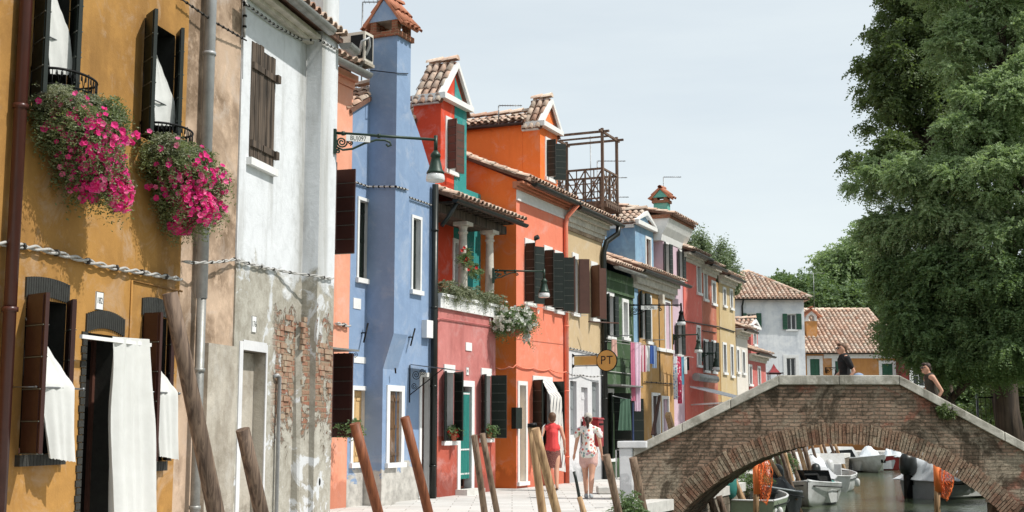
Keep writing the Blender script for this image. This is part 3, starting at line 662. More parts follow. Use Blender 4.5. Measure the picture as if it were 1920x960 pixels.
def spots(name, base, cols, scale=30, thr=.35):
    n = NT(name); v = n.N('TexVoronoi'); v.inputs['Scale'].default_value = scale; n.L(n.tc.outputs['Object'], v.inputs['Vector'])
    r = n.N('ValToRGB'); sp = n.N('SeparateColor'); n.L(v.outputs['Color'], sp.inputs[0]); n.L(sp.outputs[0], r.inputs[0]); cr = r.color_ramp; cr.interpolation = 'CONSTANT'
    cr.elements[0].color = cols[0]; cr.elements[1].position = (len(cols) - 1) / len(cols); cr.elements[1].color = cols[-1]
    for i, q in enumerate(cols[1:-1]): e = cr.elements.new((i + 1) / len(cols)); e.color = q
    return n.out(n.mix(n.rng(v.outputs['Distance'], thr, thr + .05), r.outputs[0], base), .9)
def cloth(label, top, w_, h, name='hanging_cloth', mat=None, u=(1, 0), folds=3, amp=.03, group='laundry hung on the lines', fold=False, cat='laundry', taper=1.0, curl=0):
    """cloth hanging from point top (centre), width along u, height h, doubled with some thickness"""
    T = Vector(top); u = Vector((u[0], u[1], 0)).normalized(); n = Vector((u.y, -u.x, 0)); rows = []
    ph = rnd.uniform(0, 6); N = 14; K = 8
    def P(i, j, off): 
        a = (i / N - .5) * w_ * (1 + (taper - 1) * j / K); z = -h * j / K * (1 + curl * abs(2 * i / N - 1) ** 2 * -.2)
        d = math.sin(i / N * math.pi * 2 * folds + ph + j * .15) * amp * (.35 + .65 * j / K) + off
        return T + u * a + n * d + Vector((0, 0, z + rnd.uniform(-.004, .004)))
    mb = MB(); mb.grid([[P(i, j, .004) for i in range(N + 1)] for j in range(K + 1)]); mb.grid([[P(i, j, -.006) for i in range(N + 1)] for j in range(K + 1)])
    o = mb.build(name, mat); return tag(o, label, cat, group)
# ------------------------------------------------------------------ foliage
def leafmesh(name, P0, D, W, ln, wd, mat, parent, kind=None):
    """diamond leaflets: P0 base (N,3), D direction, W width dir"""
    N = len(P0); ln = ln.reshape(-1, 1); wd = wd.reshape(-1, 1)
    V = np.stack([P0, P0 + D * ln * .45 + W * wd, P0 + D * ln, P0 + D * ln * .45 - W * wd], 1).reshape(-1, 3)
    base = np.array(ORG[parent.name] if parent else (0, 0, 0)); V = (V - base).astype(np.float32)
    me = bpy.data.meshes.new(name); me.vertices.add(4 * N); me.vertices.foreach_set('co', V.ravel())
    me.loops.add(4 * N); me.loops.foreach_set('vertex_index', np.arange(4 * N, dtype=np.int32)); me.polygons.add(N)
    me.polygons.foreach_set('loop_start', np.arange(0, 4 * N, 4, dtype=np.int32)); me.polygons.foreach_set('loop_total', np.full(N, 4, np.int32))
    me.update(calc_edges=True); me.materials.append(mat); o = bpy.data.objects.new(name, me); col.objects.link(o)
    if parent: o.parent = parent
    ORG[o.name] = Vector(base); return o
def unit(a): return a / np.maximum(np.linalg.norm(a, axis=1, keepdims=True), 1e-9)
def crown(rg, lobes, nfr, parent, mat, frond=.3, nl=7, leaf=.08, lw=.02, clump=.45, fill=.35, droop=.5, per=26, name='crown', both=True):
    """lobes (x,y,z,rx,ry,rz): twigs of leaflets gathered into clumps near each lobe's surface"""
    L = np.array(lobes, float); vol = (L[:, 3] * L[:, 4] * L[:, 5]) ** (2 / 3); nc = max(1, nfr // per)
    k = rg.choice(len(L), nc, p=vol / vol.sum()); d = unit(rg.normal(size=(nc, 3))); rad = np.where(rg.random(nc) < fill, rg.random(nc) ** .5 * .9, rg.uniform(.86, 1.08, nc))
    cen = L[k, :3] + d * L[k, 3:] * rad[:, None]
    ci = np.repeat(np.arange(nc), per); n = len(ci); dd = unit(rg.normal(size=(n, 3)) + d[ci] * .7); cs = clump * rg.uniform(.55, 1.25, nc)
    P = cen[ci] + dd * (rg.random(n)[:, None] ** .5) * cs[ci][:, None] * np.array([1.15, 1.15, .6])
    D = unit(dd * .8 + d[ci] * .5 + rg.normal(size=(n, 3)) * .45 + np.array([0, 0, .12])); fl = frond * rg.uniform(.6, 1.3, n)
    S = unit(np.cross(D, unit(rg.normal(size=(n, 3)) * .5 + np.array([0, 0, 1.]))))
    A, B, Wd, LN = [], [], [], []
    for j in range(nl):
        t = (j + .5) / nl; pos = P + D * (fl * t)[:, None] - np.array([0, 0, 1.]) * (fl * droop * t * t)[:, None]
        for sg in ((-1, 1) if both else ((-1) ** j,)):
            dr = unit(S * sg + D * .55 + rg.normal(size=(n, 3)) * .22 - np.array([0, 0, .2])); A.append(pos); B.append(dr)
            Wd.append(unit(np.cross(dr, rg.normal(size=(n, 3)) * .8 + np.array([.15, -.5, .7])))); LN.append(leaf * rg.uniform(.7, 1.25, n) * (1 - .3 * t))
    A, B, Wd, LN = map(np.concatenate, (A, B, Wd, LN))
    return leafmesh(name, A, B, Wd, LN, LN / leaf * lw, mat, parent), cen
def trunk(parent, base, lobes, cen, r=.25, rg=None, nb=60, name='trunk'):
    mb = MB(); B = Vector(base); top = Vector(lobes[0][:3]); zt = max(l[2] for l in lobes); ax = []
    for i in range(9):
        t = i / 8; ax.append(B.lerp(Vector((top.x, top.y, zt)), t) + Vector((math.sin(t * 5 + r * 9) * .2, math.cos(t * 4) * .2, 0)) * (t > 0))
    mb.tube([tuple(p) for p in ax], [r * (1 - .85 * i / 8) for i in range(9)], 9)
    ends = []
    for l in lobes:
        c = Vector(l[:3]); a = min(ax[1:7], key=lambda p: (p - c).length + abs(p.z - (c.z - 1.5)) * 2); m_ = a.lerp(c, .5) + Vector((0, 0, .35)); mb.tube([tuple(a), tuple(m_), tuple(c)], [r * .4, r * .28, r * .12], 6); ends.append(m_); ends.append(c)
    if cen is not None:
        for i in rg.choice(len(cen), min(nb, len(cen)), replace=False):
            c = Vector(cen[i]); a = min(ends, key=lambda p: (p - c).length); mb.tube([tuple(a), tuple(a.lerp(c, .6) + Vector((0, 0, .1))), tuple(c)], [r * .12, r * .07, r * .03], 4, cap=False)
    return mb.build(name, M['bark'], parent)
def blossoms(name, pts, nrm, r, mat, parent, kind=None, lobes=5):
    mb = MB()
    for p, n in zip(pts, nrm):
        n = Vector(n).normalized(); a = n.orthogonal().normalized(); b = n.cross(a); rr = r * rnd.uniform(.75, 1.2); ph = rnd.uniform(0, 6); p = Vector(p)
        P = [tuple(p - n * rr * .55)]
        k = lobes * 2
        for i in range(k): q = ph + 2 * math.pi * i / k; x = rr * (1 if i % 2 == 0 else .8); P.append(tuple(p + a * math.cos(q) * x + b * math.sin(q) * x + n * rnd.uniform(-.15, .12) * rr))
        mb.raw(P, [(0, i + 1, (i + 1) % k + 1) for i in range(k)], 0, False)
    o = mb.build(name, mat, parent)
    if kind: o['kind'] = kind
    return o
M['stripe_cloth'] = stripes('striped curtain cloth', C(214, 210, 204), C(74, 80, 92), 11, thr=.82)
M['cl_stripe'] = stripes('striped towel', C(220, 190, 196), C(168, 60, 84), 9, thr=.5)
M['cl_flor'] = spots('flowered cloth', C(214, 214, 220), [C(80, 150, 190), C(206, 70, 110), C(220, 220, 226)], 14); M['cl_crim'] = spots('crimson cloth', C(196, 40, 84), [C(226, 190, 200), C(150, 20, 50)], 12)
M['blouse'] = spots('flowered blouse', C(226, 220, 212), [C(222, 110, 70), C(120, 150, 150), C(190, 150, 170), C(228, 222, 214), C(206, 90, 80), C(140, 160, 120)], 17, .42)
M['skirt'] = spots('patterned skirt', C(120, 70, 62), [C(80, 44, 40), C(150, 104, 92)], 60, .4)
# ------------------------------------------------------------------ setting: land, quays, water
WZ = -1.0
LE = [(-3.9, -8), (-3.3, 0), (-2.45, 5), (-1.85, 8), (-1.3, 11), (-.25, 15), (1.0, 20), (2.3, 24), (3.2, 26), (4.2, 29), (5.8, 33), (8.1, 40), (12.3, 53), (16.0, 64), (20.0, 75)]
RE = [(5.2, -8), (6.4, 10), (8.6, 20), (10.4, 26), (10.5, 28.6), (13, 34), (17.6, 45), (23, 58), (60, 64)]
def ground_poly(name, pts, z, mat, zb=-3):
    mb = MB(); mb.prism_z(pts, zb, z); o = mb.build(name, mat, org=(0, 0, zb)); return tag(o, kind='structure')
ground_poly('quay_pavement', [(-14, -8)] + [] + LE + [(12.0, 75), (12, 62), (-14, 20)], 0, [M['pave']])
ground_poly('ground', [(-900, -900), (-14, -900), (-14, 20), (12, 62), (12, 75), (20, 75), (900, 75), (900, 1500), (-900, 1500)], -.004, [M['soil']])
ground_poly('far_quay', [(20.0, 75.01), (120, 75.01), (120, 79.4), (20.0, 79.4)], .004, [M['pave']])
ground_poly('right_bank', [(900, -900), (5.2, -900)] + RE + [(900, 64)], -.002, [M['grassy']])
mb = MB(); mb.poly([(-60, -80, WZ), (200, -80, WZ), (200, 90, WZ), (-60, 90, WZ)]); tag(mb.build('canal_water', M['water'], org=(0, 0, WZ)), kind='structure')
mb = MB(); mb.poly([(-200, -200, -2.9), (300, -200, -2.9), (300, 200, -2.9), (-200, 200, -2.9)]); tag(mb.build('canal_bed', M['soil'], org=(0, 0, -2.9)), kind='structure')
# stone edging of the quays, brick walls below it
def edging(name, pl, side, z=.012):
    mb = MB()
    for (x0, y0), (x1, y1) in zip(pl, pl[1:]):
        d = Vector((x1 - x0, y1 - y0, 0)); L = d.length; d /= L; n = Vector((d.y, -d.x, 0)) * side; k = max(1, int(L / 1.3))
        for i in range(k):
            a = Vector((x0, y0, 0)) + d * (L * i / k + .006); b = Vector((x0, y0, 0)) + d * (L * (i + 1) / k - .006)
            p = [a + n * .05, b + n * .05, b - n * .38, a - n * .38]; mb.hexa([(q.x, q.y, -.2) for q in p] + [(q.x, q.y, z) for q in p], 0)
    tag(mb.build(name + '_edging', M['stone'], org=(pl[0][0], pl[0][1], -.2)), kind='structure')
    wb = MB(); L0 = 0
    for (x0, y0), (x1, y1) in zip(pl, pl[1:]):
        L = math.hypot(x1 - x0, y1 - y0); f = Frame(x0, y0, x1 - x0, y1 - y0); wb.f = f; b = len(wb.uv)
        wb.poly([(0, .02 * side, -2.8), (L, .02 * side, -2.8), (L, .02 * side, -.2), (0, .02 * side, -.2)]); wb.uv[b:] = [(u + L0, v) for u, v in wb.uv[b:]]; L0 += L
    tag(wb.build(name + '_wall', M['quay'], org=(pl[0][0], pl[0][1], -2.8)), kind='structure')
edging('left_quay', LE, 1); edging('right_quay', RE[:-1], -1); edging('far_quay', [(20.0, 75), (60, 75)], 1)
# ------------------------------------------------------------------ ochre house at the left
f = NF
yS1 = f.S(339, 480)
wA = f.R(42, 118, 556, 852); dr = f.R(152, 219, 622, 1100); dr = (dr[0], dr[1], 0.0, dr[3]); wB = f.R(262, 308, 590, 866)
wC = f.R(62, 128, -40, 165); wC = (wC[0], wC[1], wC[2] - .12, wC[3] + .1); wD = f.R(268, 326, 30, 240); wD = (wD[0], wD[1], wD[2] - .1, wD[3])
ochre = house('ochre_house', 'tall ochre house nearest the camera with two flower balconettes and white curtains', f, -9, yS1, 7.4, M['ochre'], [wA, dr, wB, wC, wD], rev=M['black_brick'], depth=.3, back=7)
def arch_lintel(h, th, rise, w, over=.03):
    mb = MB(f); s0, s1 = h[0] - over, h[1] + over; n = int((s1 - s0) / .035)
    for i in range(n):
        a = s0 + (s1 - s0) * i / n; b = s0 + (s1 - s0) * (i + 1) / n - .006; t0 = abs(2 * (i + .5) / n - 1); zc = rise * (1 - t0 * t0); mb.box(a, b, -.01, .018, h[3] + zc - .002, h[3] + zc + th)
    mb.build('brick_lintel', M['black_brick'], w)
for nm, h, kw in (('window', wA, dict(shut=[('L', 118), ('R', 42, .26)])), ('window', wB, dict(shut=[('L', 104, .22), ('R', 40, .22)])), ('door', dr, dict()), ('window', wC, dict(shut=[('L', 128, .3), ('R', 50, .25)])), ('window', wD, dict(shut=[('L', 132, .26), ('R', 40, .25)]))):
    up = h in (wC, wD)
    w_ = window(ochre, f, h, 0, .3, fw=0, pane='dark', name=nm, bars=False, shm='sh_black' if up else 'sh_brown', rails=5, **kw)
    if not up: arch_lintel(h, .17, .06 if nm == 'door' else .03, w_)
    if nm == 'door':
        mb = MB(f)
        for i in range(34):
            z = .02 + i * .068; mb.box(h[0] - (.09 if i % 2 else .075), h[0] - .002, -.01, .016, z, z + .06)
        mb.build('brick_jamb', M['black_brick'], w_)
    elif not up:
        mb = MB(f); n = int((h[1] - h[0] + .1) / .05)
        for i in range(n): a = h[0] - .05 + i * .05; mb.box(a, a + .044, -.01, .05, h[2] - .1, h[2] - .004)
        mb.build('brick_sill', M['black_brick'], w_)
roof_back(ochre, f, -9, yS1, 7.4, 0, .5, 3.4)
gutter(ochre, f, -9, yS1, 7.36, .56, .08, 'ochre_pipe')
sP = f.S(24, 480, .09)
pipe(ochre, f, [(sP, .5, 7.3), (sP, .1, 7.0), (sP, .09, 6.9), (sP, .09, 0)], .055, 'ochre_pipe')
mb = MB(f); a0, a1 = f.S(245, 545), f.S(341, 545); zz = f.Z(250, 527); mb.tube([(a0, .012, .3), (a0, .012, zz), (a1 - .02, .012, zz)], .012, 6); mb.build('conduit', M['ochre'], ochre)
# house number tile
def number(parent, fr, s, o, z, txt, w_=.12, h_=.15):
    mb = MB(fr); mb.box(s - w_ / 2, s + w_ / 2, o - .005, o + .012, z - h_ / 2, z + h_ / 2); p = mb.build('number_plate', M['trim'], parent)
    b = MB(fr); t = .004
    for q in ((s - w_ / 2, s + w_ / 2, z - h_ / 2, z - h_ / 2 + t), (s - w_ / 2, s + w_ / 2, z + h_ / 2 - t, z + h_ / 2), (s - w_ / 2, s - w_ / 2 + t, z - h_ / 2 + t, z + h_ / 2 - t), (s + w_ / 2 - t, s + w_ / 2, z - h_ / 2 + t, z + h_ / 2 - t)): b.box(q[0], q[1], o + .0121, o + .014, q[2], q[3])
    b.build('border', M['letter'], p)
    text(txt, fr, s, o + .013, z, h_ * .5, M['letter'], p, 'numerals', sx=.8 if len(txt) > 2 else 1)
s_, z_ = f.hit(185, 564); number(ochre, f, s_, 0, z_, '182', .13, .17)
# curtains ---------------------------------------------------------------
def sheet(label, rows, folds, amp, name='curtain', mat='linen', group='white curtains hung out over rods', K=14, Nn=26):
    """rows: list of (left point, right point) in NF; sheet follows them"""
    out = []; rows = [(Vector(a), Vector(b)) for a, b in rows]; m_ = len(rows) - 1
    for j in range(K * m_ + 1):
        t = j / K; i = min(int(t), m_ - 1); t -= i; A = rows[i][0].lerp(rows[i + 1][0], t); B = rows[i][1].lerp(rows[i + 1][1], t); r = []
        am = amp * min(1, .25 + j / (K * m_))
        for q in range(Nn + 1):
            x = q / Nn; p = A.lerp(B, x); xx = x + .05 * math.sin(x * 9 + 1) + .02 * math.sin(j * .13); p.y += math.sin(xx * math.pi * 2 * folds + .7 + .35 * math.sin(j * .11)) * am * (.7 + .4 * math.sin(x * 5 + 2)) + math.sin(x * 23 + j * .3) * amp * .16 + math.sin(j * .45 + x * 7) * amp * .08; p.z += .006 * math.sin(j * 1.6) * (q in (0, Nn)); p.z += (.012 * abs(math.sin(x * math.pi * 11)) if j == K * m_ else 0); r.append(p)
        out.append(r)
    mb = MB(f); mb.grid(out); mb.grid([[p + Vector((.001, -.004, 0)) for p in r] for r in out]); o = mb.build(name, M[mat]); return tag(o, label, 'curtain', group)
def P3(px, py, o): s, z = f.hit(px, py, o); return (s, o, z)
sheet('white lace edged curtain pulled out of the lower left window and over a rod', [(P3(47, 595, .0), P3(66, 615, .02)), (P3(72, 722, .2), P3(140, 726, .26)), (P3(90, 860, .2), P3(139, 868, .27))], 3.4, .022)
sheet('white curtain draped over the rod right of the doorway, beside the leaning pole', [(P3(262, 650, .0), P3(277, 662, .02)), (P3(288, 735, .16), P3(331, 736, .22)), (P3(296, 856, .16), P3(332, 863, .22))], 3.2, .02)
sheet('long white curtain hanging from the board over the black doorway down to the pavement', [(P3(209, 631, .16), P3(279, 636, .2)), (P3(206, 800, .15), P3(285, 800, .2)), (P3(204, 1010, .15), P3(288, 1010, .2))], 4.2, .05)
sheet('white curtain blown out of the upper left window above the first flower box', [(P3(70, -30, .0), P3(96, -30, .02)), (P3(86, 62, .05), P3(128, 60, .1)), (P3(92, 140, .06), P3(139, 142, .14))], 2, .012)
sheet('white curtain slanting out of the upper right window behind the second balconette', [(P3(287, 80, -.03), P3(290, 92, .0)), (P3(288, 190, .04), P3(326, 190, .1)), (P3(289, 236, .04), P3(330, 238, .1))], 2, .01)
def rod(label, a, b, w_=.008, board=False):
    mb = MB(f)
    if board: mb.box(min(a[0], b[0]), max(a[0], b[0]), a[1] - .015, a[1] + .015, a[2] - .03, a[2] + .005)
    else: mb.tube([a, b], w_, 8); mb.ell(b, (.016, .016, .016)); mb.tube([(a[0] + .03, 0, a[2]), (a[0] + .03, a[1], a[2])], w_ * .8, 6)
    tag(mb.build('curtain_rod', M['steel'] if not board else M['trim']), label, 'curtain rod', 'curtain rods on the ochre house')
p = P3(66, 725, .23); q = P3(156, 728, .23); rod('thin metal rod across the lower left window holding its curtain', p, (q[0], .23, p[2]))
p = P3(284, 735, .19); q = P3(336, 738, .19); rod('thin metal rod under the curtain right of the doorway', p, (q[0], .19, p[2]))
p = P3(152, 628, .17); q = P3(282, 640, .17); rod('white board rail above the black doorway of the ochre house', p, (q[0], .17, p[2]), board=True)
p = P3(76, 60, .07); q = P3(150, 95, .07); rod('metal rod across the upper left window of the ochre house', p, (q[0], .07, p[2]))
p = P3(284, 184, .07); q = P3(338, 206, .07); rod('metal rod across the upper right window of the ochre house', p, (q[0], .07, p[2]))
# balconettes with petunias ----------------------------------------------
def balconette(label, s0, s1, z0, z1, o1):
    root = empty('balconette', f.pt((s0 + s1) / 2, 0, z0), label, 'balconette', 'wrought iron balconettes of the ochre house'); n = 16
    def B(t, o_=1.0):
        a = math.pi * t; return ((s0 + s1) / 2 - math.cos(a) * (s1 - s0) / 2 * (1 if 0 < t < 1 else 1), math.sin(a) ** .6 * o1 if 0 < t < 1 else 0)
    for nm, z, r in (('top_rail', z1, .009), ('lower_rail', z0 + .1, .006)):
        mb = MB(f); mb.tube([(*B(i / n), z) for i in range(n + 1)], r, 6, sq=1.4); mb.build(nm, M['iron'], root)
    mb = MB(f)
    for i in range(9):
        a, b = B(i / 8); mb.tube([(a, b, z0), (a, b, z1 + (.02 if i % 4 == 0 else 0))], .007 if i % 4 == 0 else .004, 5)
    for i in range(8):
        (a, b), (c, d) = B((i + .12) / 8), B((i + .88) / 8); H = z1 - z0 - .1; zc = z1 - H * .3
        for sg in (1, -1):
            P = [];
            for k in range(22):
                q = k / 21; an = 3.6 * math.pi * q; rr = H * .23 * (1 - q * .85); x = .5 + sg * (.5 - .5 * 0) * 0
                cx = .5 - sg * .27; X = cx + sg * math.cos(an) * rr / .16 * .5; P.append((a + (c - a) * X, b + (d - b) * X, zc + math.sin(an) * rr))
            mb.tube(P, .0038, 4, cap=False)
            mb.tube([(a + (c - a) * (.5 - sg * .27 + sg * H * .23 / .32), b + (d - b) * (.5 - sg * .27 + sg * H * .23 / .32), zc), (a + (c - a) * .5, b + (d - b) * .5, z0 + .1)], .0038, 4, cap=False)
    mb.build('scrollwork', M['iron'], root)
    mb = MB(f); mb.box(s0 + .03, s1 - .03, .02, o1 * .6, z0 - .02, z0 + .0); mb.build('floor_grille', M['iron'], root); return root
def petunias(label, s0, s1, z, drop, o1, nb, seed, gr):
    """planter with foliage on top and blossoms cascading"""
    rg = np.random.default_rng(seed); root = empty('petunia_planter', f.pt((s0 + s1) / 2, .15, z - .2), label, 'flower planter', 'petunia planters on the balconettes')
    mb = MB(f); mb.hexa([(s0 + .15, .06, z - .16), (s1 - .15, .06, z - .16), (s1 - .15, .2, z - .16), (s0 + .15, .2, z - .16), (s0 + .12, .04, z - .02), (s1 - .12, .04, z - .02), (s1 - .12, .22, z - .02), (s0 + .12, .22, z - .02)]); mb.build('planter_box', M['sh_black'], root)
    W_ = s1 - s0; lob = []
    for i in range(58):        # cascade shape: wide at the rim, hanging further down at the far end
        t = rg.random(); v = rg.random() ** .9; dz = drop * (.5 + .5 * t) * v; nar = 1 - .35 * v
        s = s0 + W_ * (.5 + (t - .5) * (1.05 * nar)) + W_ * .12 * v; o = o1 * rg.uniform(.15, 1.1)
        p = f.pt(s, o, z + .04 - dz * rg.uniform(.75, 1)); lob.append((p.x, p.y, p.z, .09, .09, .12))
    fo, _ = crown(rg, lob, 4800, root, M['leaf_gr'], frond=.12, nl=4, leaf=.034, lw=.009, clump=.055, fill=.5, droop=.9, per=10, name='foliage')
    top = [tuple(f.pt(s0 + W_ * (i + .5) / 7, o1 * .6 + rg.uniform(-.05, .05), z + .03 - .05 * rg.random())) + (.1, .1, .07) for i in range(7)]
    crown(rg, top, 2800, root, M['leaf_grey'], frond=.1, nl=5, leaf=.022, lw=.007, clump=.06, fill=.5, droop=.5, per=10, name='silver_foliage')
    P, Nn = [], []; cen = f.pt((s0 + s1) / 2, .05, z - .1)
    L = np.array(lob); w = (1.25 - (L[:, 2] - L[:, 2].min()) / (L[:, 2].max() - L[:, 2].min())) ** 2.6; w /= w.sum()
    for k in rg.choice(len(lob), nb, p=w):
        d = rg.normal(size=3); d /= np.linalg.norm(d); d = d + np.array([f.n[0], f.n[1], 0]) * 1.0 + np.array([0, -.35, -.1]); d /= np.linalg.norm(d); c = L[k, :3] + d * (L[k, 3:] * 1.35 + .03) + rg.normal(size=3) * .012
        nn = d + rg.normal(size=3) * .35 + np.array([.2, -.45, .05]); P.append(c); Nn.append(nn)
    blossoms('blossoms', P, Nn, .031, M['petal'], root, 'stuff'); return root
sA0 = f.S(58, 140); sA1 = sA0 + .72; zA1 = f.Z(58, 128); balconette('wrought iron balconette under the upper left window, left flower box', sA0, sA1, zA1 - .24, zA1, .34)
petunias('big overflowing box of magenta petunias, the left one of two', sA0 - .1, sA1 + .14, zA1 - .27, .95, .46, 980, 3, 0)
sB0 = f.S(262, 240); sB1 = sB0 + .72; zB1 = f.Z(262, 230); balconette('wrought iron balconette under the upper right window, right flower box', sB0, sB1, zB1 - .24, zB1, .34)
petunias('box of magenta petunias hanging in front of the tan strip, the right one of two', sB0 - .08, sB1 + .12, zB1 - .26, .92, .44, 940, 5, 0)
# ------------------------------------------------------------------ tan house strip
tS0, tS1 = yS1 + .002, f.S(440, 600)
tan = house('tan_house', 'narrow stained tan house strip between the ochre house and the peeling white house', f, tS0, tS1, 7.6, M['tan'], [], o=-.02, back=6.8)
mb = MB(f); zl = f.Z(400, 645); sl0 = f.S(382, 700); mb.box(sl0, tS1 - .01, -.03, .05, -.1, zl); mb.build('plinth', M['cement'], tan)
roof_back(tan, f, tS0, tS1, 7.6, -.02, .4, 3.2)
s_ = f.S(380, 500, .08); zk = f.Z(380, 560, .08)
pipe(tan, f, [(s_, .35, 7.2), (s_, .1, 6.9), (s_, .08, 6.8), (s_, .08, zk)], .062, 'pale_pipe', name='upper_downpipe'); pipe(tan, f, [(s_ , .08, zk + .1), (s_, .08, 0)], .052, 'zinc', name='lower_downpipe')
# ------------------------------------------------------------------ peeling white house
wS0, wS1 = tS1 + .002, f.S(627, 480, .22)
wd = f.R(450, 494, 655, 1000); wd = (wd[0], wd[1], 0, wd[3]); ww = f.R(470, 511, 80, 298)
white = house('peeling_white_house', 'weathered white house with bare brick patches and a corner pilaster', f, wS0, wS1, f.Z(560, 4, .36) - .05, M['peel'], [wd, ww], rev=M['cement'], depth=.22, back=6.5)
w_ = window(white, f, ww, 0, .1, fw=.05, top=False, sides=False, shut=[('L', 3, .0)] if False else (), pane='dark', bars=False)
mb = MB(f); m_ = (ww[0] + ww[1]) / 2
for a, b, dz in ((ww[0] - .02, m_ - .005, .03), (m_ + .005, ww[1] + .03, -.02)):
    k = 3
    for i in range(k): mb.box(a + (b - a) * i / k + .003, a + (b - a) * (i + 1) / k - .003, -.03 + .006 * i, .012 + .004 * i, ww[2] + dz, ww[3] + dz + .01 * i)
    for zz in (.14, .82): mb.box(a + .01, b - .01, .013, .04, ww[2] + (ww[3] - ww[2]) * zz - .05, ww[2] + (ww[3] - ww[2]) * zz + .03)
mb.box(ww[1] - .01, ww[1] + .08, .02, .08, ww[2] + .12, ww[2] + .22); mb.box(ww[1] - .01, ww[1] + .08, .02, .08, ww[3] - .32, ww[3] - .22)
mb.build('plank_shutters', M['oldwood'], w_)
d_ = MB(f); d_.box(wd[0] + .01, wd[1] - .01, -.2, -.15, .02, wd[3] - .01); dd = d_.build('walled_up_door', M['cement'], white)
mb = MB(f); mb.box(wd[0] - .1, wd[0], -.01, .012, 0, wd[3] + .1); mb.box(wd[1], wd[1] + .04, -.01, .012, 0, wd[3] + .1); mb.box(wd[0], wd[1], -.01, .014, wd[3], wd[3] + .12); mb.build('surround', M['whitew'], dd)
# corner pilaster (upper), wider at the foot
pp = f.S(600, 300, .22); mb = MB(f); zq = f.Z(600, 640, .22)
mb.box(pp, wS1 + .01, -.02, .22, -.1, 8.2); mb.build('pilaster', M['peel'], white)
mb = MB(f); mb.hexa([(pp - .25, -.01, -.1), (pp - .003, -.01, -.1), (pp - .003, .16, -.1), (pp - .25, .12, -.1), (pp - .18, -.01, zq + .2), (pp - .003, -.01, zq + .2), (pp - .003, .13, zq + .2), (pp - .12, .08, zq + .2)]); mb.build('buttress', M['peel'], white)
gz = f.Z(560, 4, .36); roof_back(white, f, wS0, wS1, gz + .02, 0, .3, 3.6, 9)
gutter(white, f, wS0 - .3, pp - .05, gz, .36, .085, 'zinc'); gutter(white, f, wS1 - .1, f.S(664, 66, .36), gz - .02, .36, .1, 'zinc')
cornice(white, f, wS0, pp - .01, gz - .18, gz - .06, 0, ((0, .1), (.5, .2)), 'cornice')
s_ = f.S(522, 800, .05); z1 = f.Z(520, 706, .05); pipe(white, f, [(s_ - .08, .0, z1), (s_ - .06, .05, z1 + .02), (s_, .05, z1), (s_, .05, 0)], .024, 'pale_pipe', name='standpipe', collars=False)
s_, z_ = f.hit(475, 608); number(white, f, s_, 0, z_, '176', .13, .2)
s_, z_ = f.hit(594, 904, .22); mb = MB(f); mb.ell((s_ + .1, .22, z_), (.03, .012, .05)); mb.build('vent_hole', M['iron'], white)
# exposed bricks standing out of the wall
mb = MB(f); rb = random.Random(4)
for s0_, s1_, o_ in ((f.S(515, 700), f.S(548, 700), 0), (pp - .24, pp - .02, .09), (pp + .02, wS1 - .02, .22)):
    z = 1.55 if o_ < .1 else 1.9
    while z < (2.9 if o_ < .2 else 2.55):
        s = s0_ + rb.uniform(0, .1)
        while s < s1_ - .06:
            L = rb.choice((.11, .22, .2)); L = min(L, s1_ - s)
            if rb.random() < .5: mb.box(s, s + L - .012, o_ - .03, o_ + rb.uniform(.004, .02), z, z + .062)
            s += L
        z += .075
mb.build('bare_bricks', M['brick_loose'], white)['kind'] = 'stuff'
# ------------------------------------------------------------------ cables on the near houses
def fp(px, py, o): s, z = f.hit(px, py, o); return (s, o, z)
cable('thick twisted white cable crossing the ochre house below the flowers', [fp(-60, 448, .04), fp(75, 466, .04), fp(205, 500, .04), fp(342, 524, .05)], .016, 'cable', twist=1, clips=2, fr=f)
cable('twisted grey cable sagging along the middle of the peeling white house', [fp(343, 490, .09), fp(380, 492, .16), fp(440, 486, .04), fp(520, 506, .03), fp(600, 518, .25), fp(627, 522, .25)], .011, 'cable', twist=1, clips=2, fr=f, sag=.01)
cable('black banded cable running diagonally above the tan strip', [fp(340, -2, .06), fp(400, 40, .08), fp(462, 76, .05)], .01, 'cable_d', clips=9, fr=f)
cable('black banded cable high on the white house under its gutter', [fp(458, 5, .04), fp(520, 50, .04), fp(565, 74, .04), fp(600, 76, .25), fp(633, 94, .25)], .011, 'cable', clips=8, fr=f)
cable('cable dropping vertically at the seam of tan and white walls', [fp(460, -10, .03), fp(458, 70, .03)], .016, 'cable', clips=5, fr=f)
cable('thin wire with a hook hanging at the edge of the white wall', [fp(456, 60, .03), fp(455, 148, .03)], .004, 'iron', fr=f)
# ------------------------------------------------------------------ row along the canal
f = FF
def side_frame(s, o=0): P = FF.pt(s, o, 0); return Frame(P.x, P.y, -FF.n[0], -FF.n[1])     # runs backwards from the facade
def pos(px, py, o=0): s, z = f.hit(px, py, o); return (s, o, z)
# ---- peach house
bS0, bS1 = f.S(655, 600), f.S(814, 640)
pS0 = bS0 - 3.2; ze = f.Z(660, 132, .25)
ph1 = (bS0 - 1.35, bS0 - .8, f.Z(640, 484), f.Z(640, 330)); ph2 = (bS0 - 1.3, bS0 - .75, f.Z(640, 820), f.Z(640, 668))
peach = house('peach_house', 'peach house mostly hidden behind the white pilaster, with brown shutters', f, pS0, bS0 - .002, ze, M['peach'], [ph1, ph2], back=5)
window(peach, f, ph1, 0, .2, fw=.07, pane='dark', bars=False, shut=[('L', 95, .5), ('R', 96, .5)], shm='sh_brown', rails=6)
window(peach, f, ph2, 0, .2, fw=.07, pane='dark', bars=False, shut=[('L', 100, .5), ('R', 92, .5)], shm='sh_brown', rails=6)
roof_back(peach, f, pS0, bS0 - .05, ze + .1, 0, .3, 2.6); gutter(peach, f, pS0, f.S(688, 130, .3), ze + .04, .34, .1, 'zinc')
